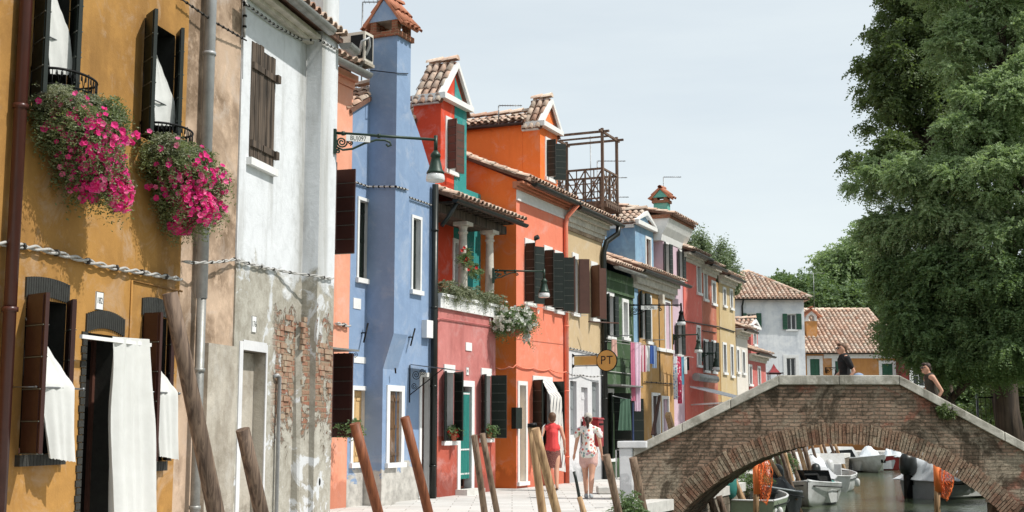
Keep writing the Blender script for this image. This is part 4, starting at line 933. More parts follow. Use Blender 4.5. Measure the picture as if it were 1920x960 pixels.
cornice(peach, f, pS0, bS0 - .01, f.Z(645, 160), ze + .02, 0, ((0, .04), (.5, .12)), 'peach')
mb = MB(f); z = f.Z(640, 662); mb.box(bS0 - 1.5, bS0 - .55, 0, .55, z, z + .03); mb.build('canopy', M['zinc'], peach)
sc_ = MB(f)
for k in range(4): P = f.pt(bS0 - .55, .12 + k * .12, z - .06); sc_.f = WF; sc_.tube(spiral((P.x, P.y, P.z), (FF.n[0], FF.n[1]), .008, .05, 0, 3.5 * math.pi), .006, 5)
sc_.build('canopy_scroll', M['iron'], peach)
# ---- air conditioner on the peach roof
az0, az1 = f.Z(670, 118, .2), f.Z(670, 62, .2); ac = empty('air_conditioner', FF.pt(bS0, .1, az0), 'white air conditioner unit on the roof beside the blue chimney', 'air conditioner')
mb = MB(f); mb.box(bS0 - .28, bS0 + .04, -.12, .4, az0, az1); mb.build('case', M['cornice'], ac)
mb = MB(f); P = []; 
mb.lathe((0, 0, 0), [(.001, 0)], 3) if False else None
mb.box(bS0 - .24, bS0 + .0, .401, .412, az0 + .06, az1 - .06); mb.box(bS0 - .289, bS0 - .281, .1, .36, az0 + .06, az1 - .06); mb.build('fan_grille', M['iron'], ac)
mb = MB(f); mb.box(bS0 - .3, bS0 + .06, -.14, .42, az0 - .06, az0); mb.box(bS0 - .05, bS0 + .0, -.1, -.05, ze - .2, az0 - .06); mb.build('bracket', M['cement'], ac)
mb = MB(f); mb.tube([(bS0 - .3, .3, az0 + .12), (bS0 - .38, .4, az0 + .34), (bS0 - .3, .5, az0 + .42), (bS0 - .2, .46, az0 + .3), (bS0 - .25, .3, az0 - .1)], .03, 6); mb.build('hose', M['pale_pipe'], ac)
# ---- blue house
bw1 = f.R(672, 691, 374, 521); bw2 = f.R(773, 787, 408, 543); bw3 = f.R(661, 685, 731, 868); bd = f.R(789, 803, 706, 930); bd = (bd[0], bd[1], .02, bd[3]); pl1 = f.R(662, 675, 558, 577)
zR = f.Z(811, 345)
blue = house('blue_house', 'blue house with a tall chimney breast running up its front', f, bS0, bS1, zR, M['blue'], [bw1, bw2, bw3, bd], back=5.5, top=False, depth=.17)
c0, c1 = f.S(741, 400, .6), f.S(767, 400, .6)
gp = [(bS0, zR), (bS1, zR), (f.S(790, 270), f.Z(790, 262)), (f.S(770, 200), f.Z(770, 205)), (f.S(735, 200), f.Z(735, 172)), (f.S(716, 172), f.Z(716, 170)), (bS0, f.Z(655, 207))]
mb = MB(f); mb.prism(gp, -5.5, -.0005); mb.build('gable', M['blue'], blue)
mb = MB(f); pk = f.S(722, 172); zp = f.Z(720, 170) + .06
dl = Vector((bS0 - .15 - pk, 0, f.Z(655, 207) - zp - .02)); tiles(mb, (pk, -3.2, zp + .05), (0, 3.25, 0), tuple(dl), .2, .34); ridge(mb, (pk, -3.2, zp + .12), (pk, .05, zp + .12))
dr_ = Vector((bS1 - pk, 0, zR - zp + .1)); tiles(mb, (pk, -3.2, zp + .05), (0, 3.1, 0), tuple(dr_ * 1.0), .2, .34); mb.build('roof', [M['tile'], M['tile_d']], blue)
mb = MB(f); zc0, zc1 = f.Z(724, 692, .38), f.Z(740, 625, .6); bw4 = f.R(729, 751, 733, 868, .38)
b0 = c0; b1 = c1
wallface(mb, b0, b1, -.1, zc0, [(bw4[0], bw4[1], bw4[2], bw4[3])], .38, .1); mb.poly([(b0, 0, -.1), (b0, .38, -.1), (b0, .38, zc0), (b0, 0, zc0)]); mb.poly([(b1, 0, -.1), (b1, .38, -.1), (b1, .38, zc0), (b1, 0, zc0)])
mb.prism_s([(0, zc0), (.38, zc0), (.6, zc1), (0, zc1)], b0, b1); zt = f.Z(745, 66, .6)
mb.build('chimney_breast', [M['blue'], M['trim']], blue)
chimney(blue, f, b0, b1, 0.001, .6, zc1, zt, M['blue'], hroof=.42, vent=.22, ov=.1)
window(blue, f, bw1, 0, .15, fw=.06, closed='sh_black'); window(blue, f, bw2, 0, .15, fw=.06, closed='sh_black'); window(blue, f, bw3, 0, .15, fw=.08, closed='sh_yel')
w_ = window(blue, f, bw4, .38, .09, fw=.11, closed='board', name='boarded_window'); window(blue, f, bd, 0, .16, fw=.09, closed='sh_brown', name='door', sill=False)
for (a, b, c, d) in ((662, 676, 558, 578), (663, 686, 668, 680)):
    h = f.R(a, b, c, d); mb = MB(f); mb.box(h[0], h[1], -.01, .012, h[2], h[3]); mb.build('white_plaque', M['trim'], blue)
mb = MB(f); z = f.Z(765, 684); mb.hexa([(f.S(766), .05, z), (f.S(800), .05, z - .02), (f.S(800), .85, z - .12), (f.S(766), .85, z - .1), (f.S(766), .05, z + .015), (f.S(800), .05, z - .005), (f.S(800), .85, z - .105), (f.S(766), .85, z - .085)]); cp = mb.build('door_canopy', M['steel'], blue)
mb = MB(); q = f.pt(f.S(768), .0, z)
mb.tube([tuple(f.pt(f.S(768), .02, z - .75)), tuple(f.pt(f.S(768), .02, z))], .012, 6); mb.tube([tuple(f.pt(f.S(768), .02, z - .6)), tuple(f.pt(f.S(768), .75, z - .1))], .01, 6)
for a, b, r in ((.16, -.2, .1), (.3, -.14, .07), (.12, -.42, .07)): c_ = f.pt(f.S(768), a, z + b); mb.tube(spiral(tuple(c_), FF.n, .01, r, 0, 4 * math.pi), .007, 5)
mb.build('canopy_bracket', M['iron'], cp)
for (a, b, c, d) in ((690, 606, 682, 642), (778, 616, 770, 648), (741, 690, 742, 700)):
    mb = MB(f); p, q = pos(a, b, .1 if a != 741 else .5), pos(c, d, .1 if a != 741 else .5); mb.tube([p, q], .018, 6); mb.tube([((p[0] + q[0]) / 2, .0, (p[2] + q[2]) / 2), ((p[0] + q[0]) / 2, .11, (p[2] + q[2]) / 2)], .014, 6); mb.build('shutter_catch', M['iron'], blue)
sP = f.S(814, 640, .1); zt_ = f.Z(814, 345, .1)
pipe(blue, f, [(sP, .1, zt_), (sP, .1, 0)], .068, 'black_pipe')
mb = MB(f); s, z = f.hit(803, 616, .08); mb.box(s - .14, s + .14, 0, .12, z - .19, z + .17); mb.build('junction_box', M['trim'], blue)
cable('banded dark cable looping across the blue house above its windows', [pos(630, 330, .3) if False else pos(657, 338, .04), pos(690, 350, .03), pos(742, 350, .63), pos(765, 356, .63)], .016, 'cable', clips=6, fr=f)
cable('short banded cable right of the blue chimney breast', [pos(767, 370, .04), pos(810, 385, .04)], .016, 'cable', clips=6, fr=f)
cable('thin black wire tied round the blue chimney high up', [pos(690, 131, .02), pos(742, 137, .62), pos(765, 138, .62)], .01, 'iron', fr=f)
# ---- red and teal house with the pink loggia
OT = -.95
s0b = f.S(821, 640); s1b = f.S(929, 680); sO0 = f.S(968, 640)
tm = f.S(850, 500, OT)                   # colour change red | teal
zb0, zb1 = f.Z(824, 577), f.Z(824, 550); gw1 = f.R(832, 850, 698, 827); gd = f.R(862, 883, 724, 920); gd = (gd[0], gd[1], .12, gd[3]); gw2 = f.R(902, 919, 704, 822)
lw1 = f.R(852, 859, 455, 560, OT); tw = f.R(924, 934, 478, 560, OT); gt = f.R(932, 941, 715, 800, OT)
rt = empty('red_and_teal_house', f.pt((s0b + sO0) / 2, OT, 0), 'house painted half red half teal with a dormer and a pink loggia bay', 'house')
zm = f.Z(850, 345, OT)
mb = MB(f); sr0 = s0b + .0; wallface(mb, sr0, tm, zb0 - .3, zm, [], OT); mb.poly([(sr0, OT, 0), (sr0, -5.5, 0), (sr0, -5.5, zm), (sr0, OT, zm)]); mb.build('red_wall', [M['red'], M['trim']], rt)
mb = MB(f); wallface(mb, tm, sO0 - .003, -.1, zm, [lw1, tw, gt], OT); mb.poly([(tm, -5.5, -.1), (sO0, -5.5, -.1), (sO0, -5.5, zm), (tm, -5.5, zm)]); mb.build('teal_wall', [M['teal'], M['trim']], rt)
for h in (lw1, tw): window(rt, f, h, OT, .12, fw=.1, closed='sh_mid')
window(rt, f, gt, OT, .12, fw=.0, closed='sh_brown', shut=[('L', 90, .35), ('R', 75, .35)], shm='sh_brown')
mb = MB(f); wallface(mb, s0b, s1b, 1.25, zb0, [gw1, gd, gw2], 0, .2)
mb.poly([(s1b, 0, -.1), (s1b, OT, -.1), (s1b, OT, zb0), (s1b, 0, zb0)]); mb.poly([(s0b, 0, zb0), (s1b, 0, zb0), (s1b, OT, zb0), (s0b, OT, zb0)])
mb.build('pink_bay', [M['pink'], M['trim']], rt)
mb = MB(f); wallface(mb, s0b, s1b, -.1, 1.25, [gd, (gw1[0], gw1[1], gw1[2], 1.3), (gw2[0], gw2[1], gw2[2], 1.3)], .001, .2); mb.build('red_base', [M['brick_red'], M['trim']], rt)
window(rt, f, gw1, 0, .18, fw=.06, sides=False, lintel_h=.17, pane='dark', shut=[('L', 150, .25), ('R', 62, .3)], shm='sh_black', rails=7)
window(rt, f, gw2, 0, .18, fw=.06, sides=False, lintel_h=.17, pane='dark', shut=[('L', 140, .3), ('R', 100, .36)], shm='sh_black', rails=7)
dd = window(rt, f, gd, 0, .19, fw=.13, pane='dark', bars=False, name='door', sill=False)
mb = MB(f); mb.box(gd[0] - .2, gd[1] + .15, 0, .28, -.02, .12); mb.build('doorstep', M['stone'], dd)
mb = MB(f); mb.box(s0b, s1b + .03, .0, .06, zb0, zb1 - .06); mb.box(s0b - .0, s1b + .06, OT + .01, .1, zb1 - .06, zb1); mb.box(s1b + .002, s1b + .03, OT, -.001, zb0, zb1 - .06); mb.build('balcony_band', M['trim'], rt)
for (px, py, w2, h2) in ((878, 650, .15, .09),):
    s, z = f.hit(px, py); mb = MB(f); mb.box(s - w2, s + w2, 0, .02, z - h2, z + h2); mb.build('white_plaque', M['trim'], rt)
s, z = f.hit(876, 696); number(rt, f, s, 0, z, '85', .13, .17)
zc = f.Z(868, 417, -.15); ztb = f.Z(868, 560, -.15)
for px, pt_, pb in ((868, 417, 548), (918, 433, 556)):
    s = f.S(px, 500, -.15); zt = f.Z(px, pt_, -.15); zz = zb1; mb = MB(f)
    mb.lathe((s, -.15, 0), [(.12, zz), (.12, zz + .08), (.1, zz + .1), (.105, zz + .3), (.088, zt - .34), (.088, zt - .26), (.11, zt - .25), (.11, zt - .21), (.09, zt - .2), (.095, zt - .12), (.14, zt - .08)], 16)
    mb.box(s - .17, s + .17, -.32, .02, zt - .08, zt); mb.build('column', M['cornice'], rt)
mb = MB(f); le = f.S(985, 418, .38); mb.box(s0b - .02, le - .25, -.3, .0, zc + .001, zc + .19); mb.box(s0b, le - .4, OT + .02, -.301, zc + .1, zc + .17)
for i in range(12): s = s0b + .15 + i * (le - s0b - .4) / 12; mb.box(s, s + .07, OT + .05, .28, zc + .19, zc + .25)
mb.build('loggia_beams', M['oldwood'], rt)
zg = f.Z(900, 388, .38); roof_back(rt, f, s0b - .05, le, zg + .02, 0, .36, .92, 20, name='loggia_roof', seg=7); gutter(rt, f, s0b - .02, le, zg - .03, .4, .075)
pipe(rt, f, [(s0b + .1, .38, zg - .08), (s0b + .05, .2, zg - .4), (s0b - .1, .12, zg - .6)], .045, collars=False)
sp = f.S(946, 640, OT + .1); pipe(rt, f, [(sp - .05, .1, zg - .1), (sp, OT + .3, zg - .35), (sp, OT + .1, zg - .6), (sp, OT + .1, 0)], .06)
# dormer
d0, d1 = f.S(826, 300, OT), f.S(874, 300, OT); dz = f.Z(850, 196, OT); dr2 = f.Z(850, 122, OT); dwin = f.R(838, 852, 226, 318, OT)
dm = gable_dormer(rt, f, d0, d1, zm - .3, dz, dr2, OT, .72, M['red'], dwin, shut=[('L', 100, .25), ('R', 165, .3)], shm='sh_mid')
mb = MB(f); mb.poly([(tm, OT + .006, zm - .3), (d1 + .002, OT + .006, zm - .3), (d1 + .002, OT + .006, dz), (tm, OT + .006, dz)]) if False else None
wallface(mb, tm, d1 + .002, zm - .3, dz, [dwin], OT + .008, .005, 0, 0); mb.poly([(tm, OT + .008, dz + .12), (d1 - .18, OT + .008, dz + .12), (tm, OT + .008, dr2 - .25)]); mb.build('teal_paint', [M['teal'], M['trim']], dm)
rb0 = d0 - .02; er = f.Z(790, 207, OT); mb = MB(f); mb.box(rb0, d1 + .1, -4.2, OT - .73, zm - .5, er); mb.build('rear_wall', M['red'], dm)
mb = MB(f); sm = (d0 + d1) / 2; zr = er + (f.Z(790, 150, OT) - f.Z(790, 205, OT)); tiles(mb, (sm, -4.3, zr), (0, 3.6 + OT + .08, 0), (rb0 - sm - .12, 0, er - zr), .2, .34); tiles(mb, (sm, -4.3, zr), (0, 3.6 + OT + .08, 0), (sm - rb0 + .12, 0, er - zr), .2, .34)
ridge(mb, (sm, -4.3, zr + .07), (sm, OT - .7, zr + .07)); mb.build('rear_roof', [M['tile'], M['tile_d']], dm)
# teal door curtain
mb = MB(f); rows = []
for j in range(9):
    r = []; z = gd[3] - .12 - (gd[3] - .45) * j / 8
    for i in range(31): x = i / 30; r.append((gd[0] + .02 + (gd[1] - gd[0] - .05) * x, -.05 + .03 * math.sin(x * 34 + .3 * math.sin(j)), z))
    rows.append(r)
mb.grid(rows); mb.grid([[(a, b - .006, c) for a, b, c in r] for r in rows]); tc_ = tag(mb.build('curtain', M['teal_cloth']), 'teal curtain filling the doorway of the pink bay', 'curtain')
for zz in (gd[3] - .17, gd[3] - 1.38, .42):
    mb = MB(f); mb.grid([[(a, b + .006, zz + dz_) for a, b, c in rows[0]] for dz_ in (0, .035)]); mb.build('lace_trim', M['trim'], tc_)
# ---- orange house
oS0, oS1 = sO0, f.S(1062, 640); fz0, fz1 = f.Z(973, 377), f.Z(973, 357); ez = f.Z(990, 337, .3)
o1 = f.R(984, 1000, 458, 566); o2 = f.R(1020, 1034, 471, 574); o3 = f.R(1040, 1053, 480, 581); od = f.R(973, 985, 722, 905); od = (od[0], od[1], .15, od[3]); og = f.R(999, 1034, 714, 850); og = (og[0], og[1], .75, og[3])
orange = house('orange_house', 'tall orange house with black shutters and a striped curtain at street level', f, oS0, oS1, fz1, M['orange'], [o1, o2, o3, od, og], back=6, top=False)
for h, sh in ((o1, [('L', 95, .25), ('R', 150, .3)]), (o2, [('L', 95, .25), ('R', 120, .28)]), (o3, [('L', 100, .25), ('R', 120, .3)])): window(orange, f, h, 0, .15, fw=.05, sides=False, lintel_h=.16, pane='dark', bars=False, shut=sh, rails=7)
window(orange, f, od, 0, .2, fw=.1, closed='sh_yel', name='door'); window(orange, f, og, 0, .15, fw=.05, sides=False, lintel_h=.13, pane='dark', bars=False, shut=[('L', 120, .35), ('R', 80, .35)], rails=7)
cornice(orange, f, oS0 - .0, oS1, fz0, fz1, 0, ((0, .04), (.15, .02)), 'trim', 'frieze'); cornice(orange, f, oS0 - .2, oS1, fz1 + .001, ez - .06, 0, ((0, .1), (.35, .18), (.7, .26)), 'tile_r', 'moulding')
roof_back(orange, f, oS0 - .1, oS1, ez, 0, .3, 1.6, 22, name='roof'); gutter(orange, f, oS0 + .25, oS1, ez - .05, .38, .09)
sf = side_frame(oS0); zq = [sf.hit(x, y) for x, y in ((975, 337), (875, 297))]
sl = (zq[1][1] - zq[0][1]) / (zq[1][0] - zq[0][0]); zb = zq[0][1] + sl * 4
mb = MB(f); mb.poly([(oS0 - .002, -.0, 0), (oS0 - .002, -5, 0), (oS0 - .002, -5, fz1 - .011), (oS0 - .002, -.0, fz1 - .011)]); mb.poly([(oS0 - .001, .02, fz1 - .01), (oS0 - .001, -4, fz1 - .01), (oS0 - .001, -4, zb), (oS0 - .001, .02, zq[0][1])]); mb.build('side_gable', M['orange_v'], orange)
mb = MB(f); ridge(mb, (oS0, -4, zb + .04), (oS0, .3, zq[0][1] - .04), .09); mb.build('verge_tiles', [M['tile'], M['tile_d']], orange)
OD = -.45; d0, d1 = f.S(1013, 300, OD), f.S(1045, 300, OD); dwin = f.R(1024, 1036, 264, 332, OD); dz = f.Z(1030, 245, OD); dr2 = f.Z(1030, 192, OD)
dm = gable_dormer(orange, f, d0, d1, ez - .2, dz, dr2, OD, .5, M['orange_v'], dwin, shut=[('L', 90, .25), ('R', 130, .35)], shm='sh_black')
eb = f.Z(1008, 243, OD - .5); mb = MB(f); mb.box(d0 + .01, d1 + .3, -4.6, OD - .51, ez - .1, eb); mb.build('rear_wall', M['orange_v'], dm)
mb = MB(f); sm = (d0 + d1) / 2; zr = eb + .36; tiles(mb, (sm, -4.6, zr), (0, 4.2 + OD, 0), (d0 - sm - .16, 0, eb - zr + .02), .2, .34); tiles(mb, (sm, -4.6, zr), (0, 4.2 + OD, 0), (sm - d0 + .3, 0, eb - zr), .2, .34)
ridge(mb, (sm, -4.6, zr + .07), (sm, OD - .4, zr + .07)); mb.build('rear_roof', [M['tile'], M['tile_d']], dm)
mb = MB(f); mb.tube([(d0 - .12, OD - .45, eb - .06), (d0 - .12, -4.5, eb - .06)], .06, 8); mb.build('side_gutter', M['sh_brown'], dm)
sp = f.S(1062, 600, .07); zt = f.Z(1062, 400, .07)
pipe(orange, f, [(sp + .1, .38, ez - .1), (sp + .02, .1, zt - .1), (sp, .07, zt - .3), (sp, .07, 0)], .06, 'orange')
mb = MB(f); s, z = f.hit(968, 780, .1); mb.box(s - .06, s + .3, 0, .12, z - .3, z + .2); mb.build('meter_box', M['sh_black'], orange)
# striped curtain
rows = []; p0 = [pos(1016, 712, .03), pos(1034, 712, .05)]; p1 = [pos(1031, 742, .35), pos(1053, 745, .38)]; p2 = [pos(1038, 880, .35), pos(1061, 885, .38)]
def strip(rows3, folds, amp, nm, mat, label, cat='curtain', group=None, K=10, Nn=24):
    out = []; m_ = len(rows3) - 1
    for j in range(K * m_ + 1):
        t = j / K; i = min(int(t), m_ - 1); t -= i; A = Vector(rows3[i][0]).lerp(Vector(rows3[i + 1][0]), t); B = Vector(rows3[i][1]).lerp(Vector(rows3[i + 1][1]), t)
        out.append([A.lerp(B, q / Nn) + Vector((0, math.sin(q / Nn * 6.28 * folds) * amp * min(1, .3 + j / K), 0)) for q in range(Nn + 1)])
    mb = MB(f); mb.grid(out); b = len(mb.uv); mb.grid([[p + Vector((.002, -.007, 0)) for p in r] for r in out]); o = mb.build(nm, M[mat]); return tag(o, label, cat, group)
strip([p0, p1, p2], 4, .03, 'curtain', 'stripe_cloth', 'white curtain with dark stripes hanging out of the orange house window')
# ---- beige house
eS0, eS1 = oS1 + .002, f.S(1131, 640); bz = f.Z(1066, 425); wz = f.Z(1068, 655)
g1 = f.R(1073, 1083, 484, 586); g2 = f.R(1108, 1119, 500, 596); h1 = f.R(1069, 1081, 714, 815); h2 = f.R(1090, 1102, 726, 892); h2 = (h2[0], h2[1], .05, h2[3]); h3 = f.R(1110, 1123, 716, 820)
beige = house('beige_house', 'beige house with brown shutters above and white ground floor behind the round sign', f, eS0, eS1, bz, M['beige'], [g1, g2], z0=wz, back=6, top=False)
mb = MB(f); wallface(mb, eS0, eS1, -.1, wz, [h1, h2, h3], .004, .16, 0, 0); mb.build('white_base', M['whitew'], beige)
for h, sh in ((g1, [('L', 150, .25), ('R', 120, .3)]), (g2, [('L', 120, .35), ('R', 150, .3)])): window(beige, f, h, 0, .15, fw=.05, sides=False, lintel_h=.16, pane='dark', bars=False, shut=sh, shm='sh_mid', rails=1)
window(beige, f, h1, 0, .15, fw=0, closed='grey_p'); window(beige, f, h3, 0, .15, fw=0, closed='grey_p'); window(beige, f, h2, 0, .15, fw=0, closed='whitew', name='door')
e2 = f.Z(1100, 392, .3); cornice(beige, f, eS0, eS1 + .1, bz, e2 - .08, 0, ((0, .05), (.25, .1), (.6, .2), (.85, .28)), 'cornice'); mb = MB(f); mb.box(eS0 + .01, eS1, 0, .03, bz - .1, bz - .002); mb.build('band', M['tan'], beige)
roof_back(beige, f, eS0, f.S(1165, 428, .35), e2, 0, .3, 1.6, 22); gutter(beige, f, eS0, f.S(1168, 430, .4), e2 - .05, .38, .1)
se = f.S(1160, 430, .38); sp = f.S(1133, 600, .1); pipe(beige, f, [(se, .38, e2 - .1), (se - .02, .36, e2 - .35), (sp + .15, .14, e2 - .62), (sp, .1, e2 - .95), (sp, .1, 0)], .08)
# roof terrace (altana)
def T(px, py, o): s, z = f.hit(px, py, o); return s, o, z
al = empty('roof_terrace', f.pt(f.S(1090, 350, -1.2), -1.2, e2 + .4), 'brown timber roof terrace with crossed railings above the beige house', 'roof terrace')
oF, oB = -.3, -1.95; A1 = f.S(1157, 350, oF); az = f.Z(1130, 372, oF); rz = f.Z(1130, 312, oF); tz = f.Z(1130, 247, oF)
sl0 = f.S(1130, 350, oF)
mb = MB(f); mb.box(sl0, A1 + .15, oB, oF + .1, az - .16, az - .06)
for i in range(9): s = sl0 + i * (A1 - sl0) / 8; mb.box(s - .04, s + .04, oB - .15, oF + .15, az - .26, az - .161)
mb.build('deck', M['altana'], al)
def rail(nm, P, Q):
    mb = MB(f); P = Vector(P); Q = Vector(Q); d = Q - P; h = rz - az; n = max(1, round(d.length / .55))
    def bar(a, b, w_=.03): mb.tube([tuple(a), tuple(b)], w_, 4)
    up = Vector((0, 0, 1)); bar(P + up * h, Q + up * h, .04); bar(P + up * .08, Q + up * .08); bar(P + up * h * .55, Q + up * h * .55, .02)
    for i in range(n):
        a = P + d * i / n; b = P + d * (i + 1) / n; bar(a + up * .08, b + up * h, .022); bar(b + up * .08, a + up * h, .022)
        m_ = (a + b) / 2; bar(m_ + up * .08, m_ + up * h, .018)
        bar(b + up * .0, b + up * h, .03)
    mb.build(nm, M['altana'], al)
cs = [(sl0, oF), (A1, oF), (A1, oB), (sl0, oB)]
for i in range(4):
    a, b = cs[i], cs[(i + 1) % 4]; rail('railing', (*a, az - .06), (*b, az - .06))
for a in cs: mb = MB(f); mb.tube([(*a, az - .4), (*a, tz + .1)], .055, 4); mb.build('post', M['altana'], al)
for a, b in ((cs[0], cs[1]), (cs[3], cs[2]), (cs[1], cs[2]), (cs[0], cs[3])):
    mb = MB(f); d = Vector((b[0] - a[0], b[1] - a[1], 0)).normalized() * .22; mb.tube([(a[0] - d.x, a[1] - d.y, tz), (b[0] + d.x, b[1] + d.y, tz)], .045, 4); mb.build('top_beam', M['altana'], al)
mb = MB(f); mb.tube([((sl0 + A1) / 2, oB, tz), ((sl0 + A1) / 2, oF, tz)], .035, 4); mb.build('top_beam', M['altana'], al)
for a in ((sl0 + .3, -.8), (A1 - .25, -.8), (A1 - .25, -2.1)):
    mb = MB(f); mb.box(a[0] - .17, a[0] + .17, a[1] - .17, a[1] + .17, e2 - .1, az - .42); pr = mb.build('pier', M['red2'], al); mb = MB(f); mb.box(a[0] - .22, a[0] + .22, a[1] - .22, a[1] + .22, az - .42, az - .262); mb.build('pier_cap', M['trim'], pr)
# ---- green house
gS0, gS1 = eS1 + .002, f.S(1188, 640); gz = f.Z(1145, 508); q1 = f.R(1137, 1150, 553, 630); q2 = f.R(1168, 1176, 566, 632); q3 = f.R(1140, 1150, 738, 860); q4 = f.R(1168, 1181, 748, 890); q4 = (q4[0], q4[1], .05, q4[3])
green = house('green_house', 'dark green house behind the sign with laundry in front of its door', f, gS0, gS1, gz, M['green'], [q1, q2, q3, q4], back=6)
window(green, f, q1, 0, .15, fw=.06, sides=False, pane='dark', lintel_h=.15, shut=[('L', 150, .3), ('R', 170, .25)]); window(green, f, q2, 0, .15, fw=.1, pane='glass'); window(green, f, q3, 0, .15, fw=.06, sides=False, lintel_h=.15, pane='dark', shut=[('L', 140, .3), ('R', 95, .5)], rails=7); window(green, f, q4, 0, .15, fw=.1, pane='dark', name='door', sill=False, shut=[('R', 120, .4)], rails=7)
mb = MB(f); mb.box(gS0 + .02, gS1 - .01, 0, .05, f.Z(1145, 548), gz - .02); mb.build('fascia', M['green'], green)
roof_back(green, f, gS0, gS1, gz + .12, 0, .3, 1.2, 24); gutter(green, f, gS0 + .1, gS1, gz + .06, .38, .09, 'zinc')
mb = MB(f); z = f.Z(1150, 722, .3); mb.box(f.S(1137, 722, .1), f.S(1178, 730, .1), .02, .55, z - .02, z + .02); mb.build('door_canopy', M['zinc'], green)
# ---- mustard house
mS0, mS1 = gS1 + .002, f.S(1262, 640); mz = f.Z(1215, 548)
r1 = f.R(1199, 1209, 548, 634); r2 = f.R(1213, 1220, 556, 640); r3 = f.R(1247, 1256, 566, 655); r4 = f.R(1224, 1236, 742, 850); r5 = f.R(1243, 1253, 748, 860); r6 = f.R(1189, 1204, 755, 850); r4 = (*r4[:2], .05, r4[3]); r5 = (*r5[:2], .05, r5[3]); r6 = (*r6[:2], .05, r6[3])
must = house('mustard_house', 'mustard yellow house with a pale blue edge and cream cornice', f, mS0, mS1, mz, M['mustard'], [r1, r2, r3, r4, r5, r6], back=6)
mb = MB(f); xb = f.S(1197, 600); wallface(mb, mS0, xb, f.Z(1195, 720), mz, [], .006); mb.build('pale_blue_paint', [M['lblue'], M['trim']], must)
window(must, f, r1, 0, .15, fw=0, pane='dark', shut=[('L', 150, .25), ('R', 165, .25)]); window(must, f, r2, 0, .15, fw=.08, closed='sh_black'); window(must, f, r3, 0, .2, fw=.07, closed='trim'); window(must, f, r4, 0, .15, fw=.1, closed='sh_brown', name='door', sill=False); window(must, f, r5, 0, .15, fw=.1, closed='trim', name='door', sill=False); window(must, f, r6, 0, .15, fw=0, pane='dark', name='door')
e3 = f.Z(1215, 506, .3); cornice(must, f, mS0 - .1, mS1 + .1, mz, e3 - .08, 0, ((0, .06), (.3, .16), (.7, .26)), 'cornice'); roof_back(must, f, mS0 - .35, f.S(1286, 538, .3), e3, 0, .3, 1.6, 20); gutter(must, f, mS0 - .1, f.S(1294, 545, .38), e3 - .06, .38, .09)
mb = MB(f); zs = f.Z(1230, 652); mb.box(f.S(1224), mS1, 0, .05, zs - .09, zs + .02); mb.build('string_course', M['trim'], must)
mb = MB(f); s, z = f.hit(1236, 561); mb.box(s - .1, s + .12, 0, .15, z - .15, z + .15); mb.build('vent_box', M['cornice'], must)
s = f.S(1235); mb = MB(f); mb.tube([(s, .02, mz - .1), (s, .02, f.Z(1235, 715))], .015, 5); mb.build('clipped_conduit', M['cable_d'], must)
# curtain of the mustard house (dark blue)
strip([(pos(1186, 755, .12), pos(1204, 755, .12)), (pos(1186, 850, .12), pos(1205, 850, .12))], 4, .03, 'curtain', 'navy_cloth', 'dark blue door curtain beside the green house')
# blue dormer house behind
OB = -.25; d0, d1 = f.S(1191, 460, OB), f.S(1225, 460, OB); dwin = f.R(1211, 1219, 447, 500, OB)
bh = empty('blue_dormer_house', f.pt(d0, OB, 0), 'light blue patchy dormer block rising behind the green house roof', 'house')
ezb = f.Z(1210, 428, OB); rzb = f.Z(1208, 400, OB); dm = gable_dormer(bh, f, d0, d1, 4.5, ezb, rzb, OB, 4.0, M['lblue'], dwin, shut=(), winkw=dict(closed='sh_mid', fw=.08))
mb = MB(f); mb.box(d0 - 1.6, d1 + 1, -5.6, OB - .9, 3, f.Z(1160, 400, OB - 1)); mb.build('rear_wall', M['lblue'], bh)
zz = f.Z(1160, 402, OB - 1); mb = MB(f); tiles(mb, (d0 - 1.8, -3.9, zz + .9), (4.2, 0, 0), (0, 2.2, -.9), .2, .34); ridge(mb, (d0 - 1.8, -3.9, zz + .97), (d0 + 2.4, -3.9, zz + .97)); mb.build('rear_roof', [M['tile'], M['tile_d']], bh)
# ---- lilac house
lS0, lS1 = mS1 + .002, f.S(1283, 640); OL = -.03; lf0 = f.S(1243, 480, OL); lf1 = f.S(1283, 480, OL); lz = f.Z(1243, 452, OL)
t1 = f.R(1246, 1253, 456, 512, OL); t2 = f.R(1272, 1278, 470, 524, OL); t3 = f.R(1268, 1277, 608, 664, OL)
lil = house('lilac_house', 'pale lilac house with a deep white cove cornice and a turquoise chimney', f, lf0, lf1, lz, M['lilac'], [t1, t2, t3], o=OL, back=5)
for h in (t1, t2, t3): window(lil, f, h, OL, .12, fw=.06, pane='dark', shut=[('L', 165, .22), ('R', 165, .22)])
zc_ = f.Z(1243, 412, OL); mb = MB(f); mb.prism_s([(OL - 5, lz), (OL + .02, lz), (OL + .06, lz + .2), (OL + .2, lz + (zc_ - lz) * .6), (OL + .32, zc_), (OL - 5, zc_)], lf0 - .25, lf1 + .05); mb.build('cove_cornice', M['trim'], lil)
mb = MB(f); mb.box(lf0 - .3, lf1 + .06, OL - 5, OL + .36, zc_ + .001, zc_ + .12); mb.build('brick_course', M['red_brick'], lil)
mb = MB(f); tiles(mb, (lf0 - .3, -2.2, zc_ + .72), (lf1 - lf0 + .4, 0, 0), (0, 2.6, -.56), .2, .34); mb.build('roof', [M['tile'], M['tile_d']], lil)
k0 = f.S(1254, 400, -.5); chimney(lil, f, k0, k0 + .35, -1.05, -.55, zc_, f.Z(1245, 384, -.8), M['teal_pale'], hroof=.26, vent=.1, ov=.08)
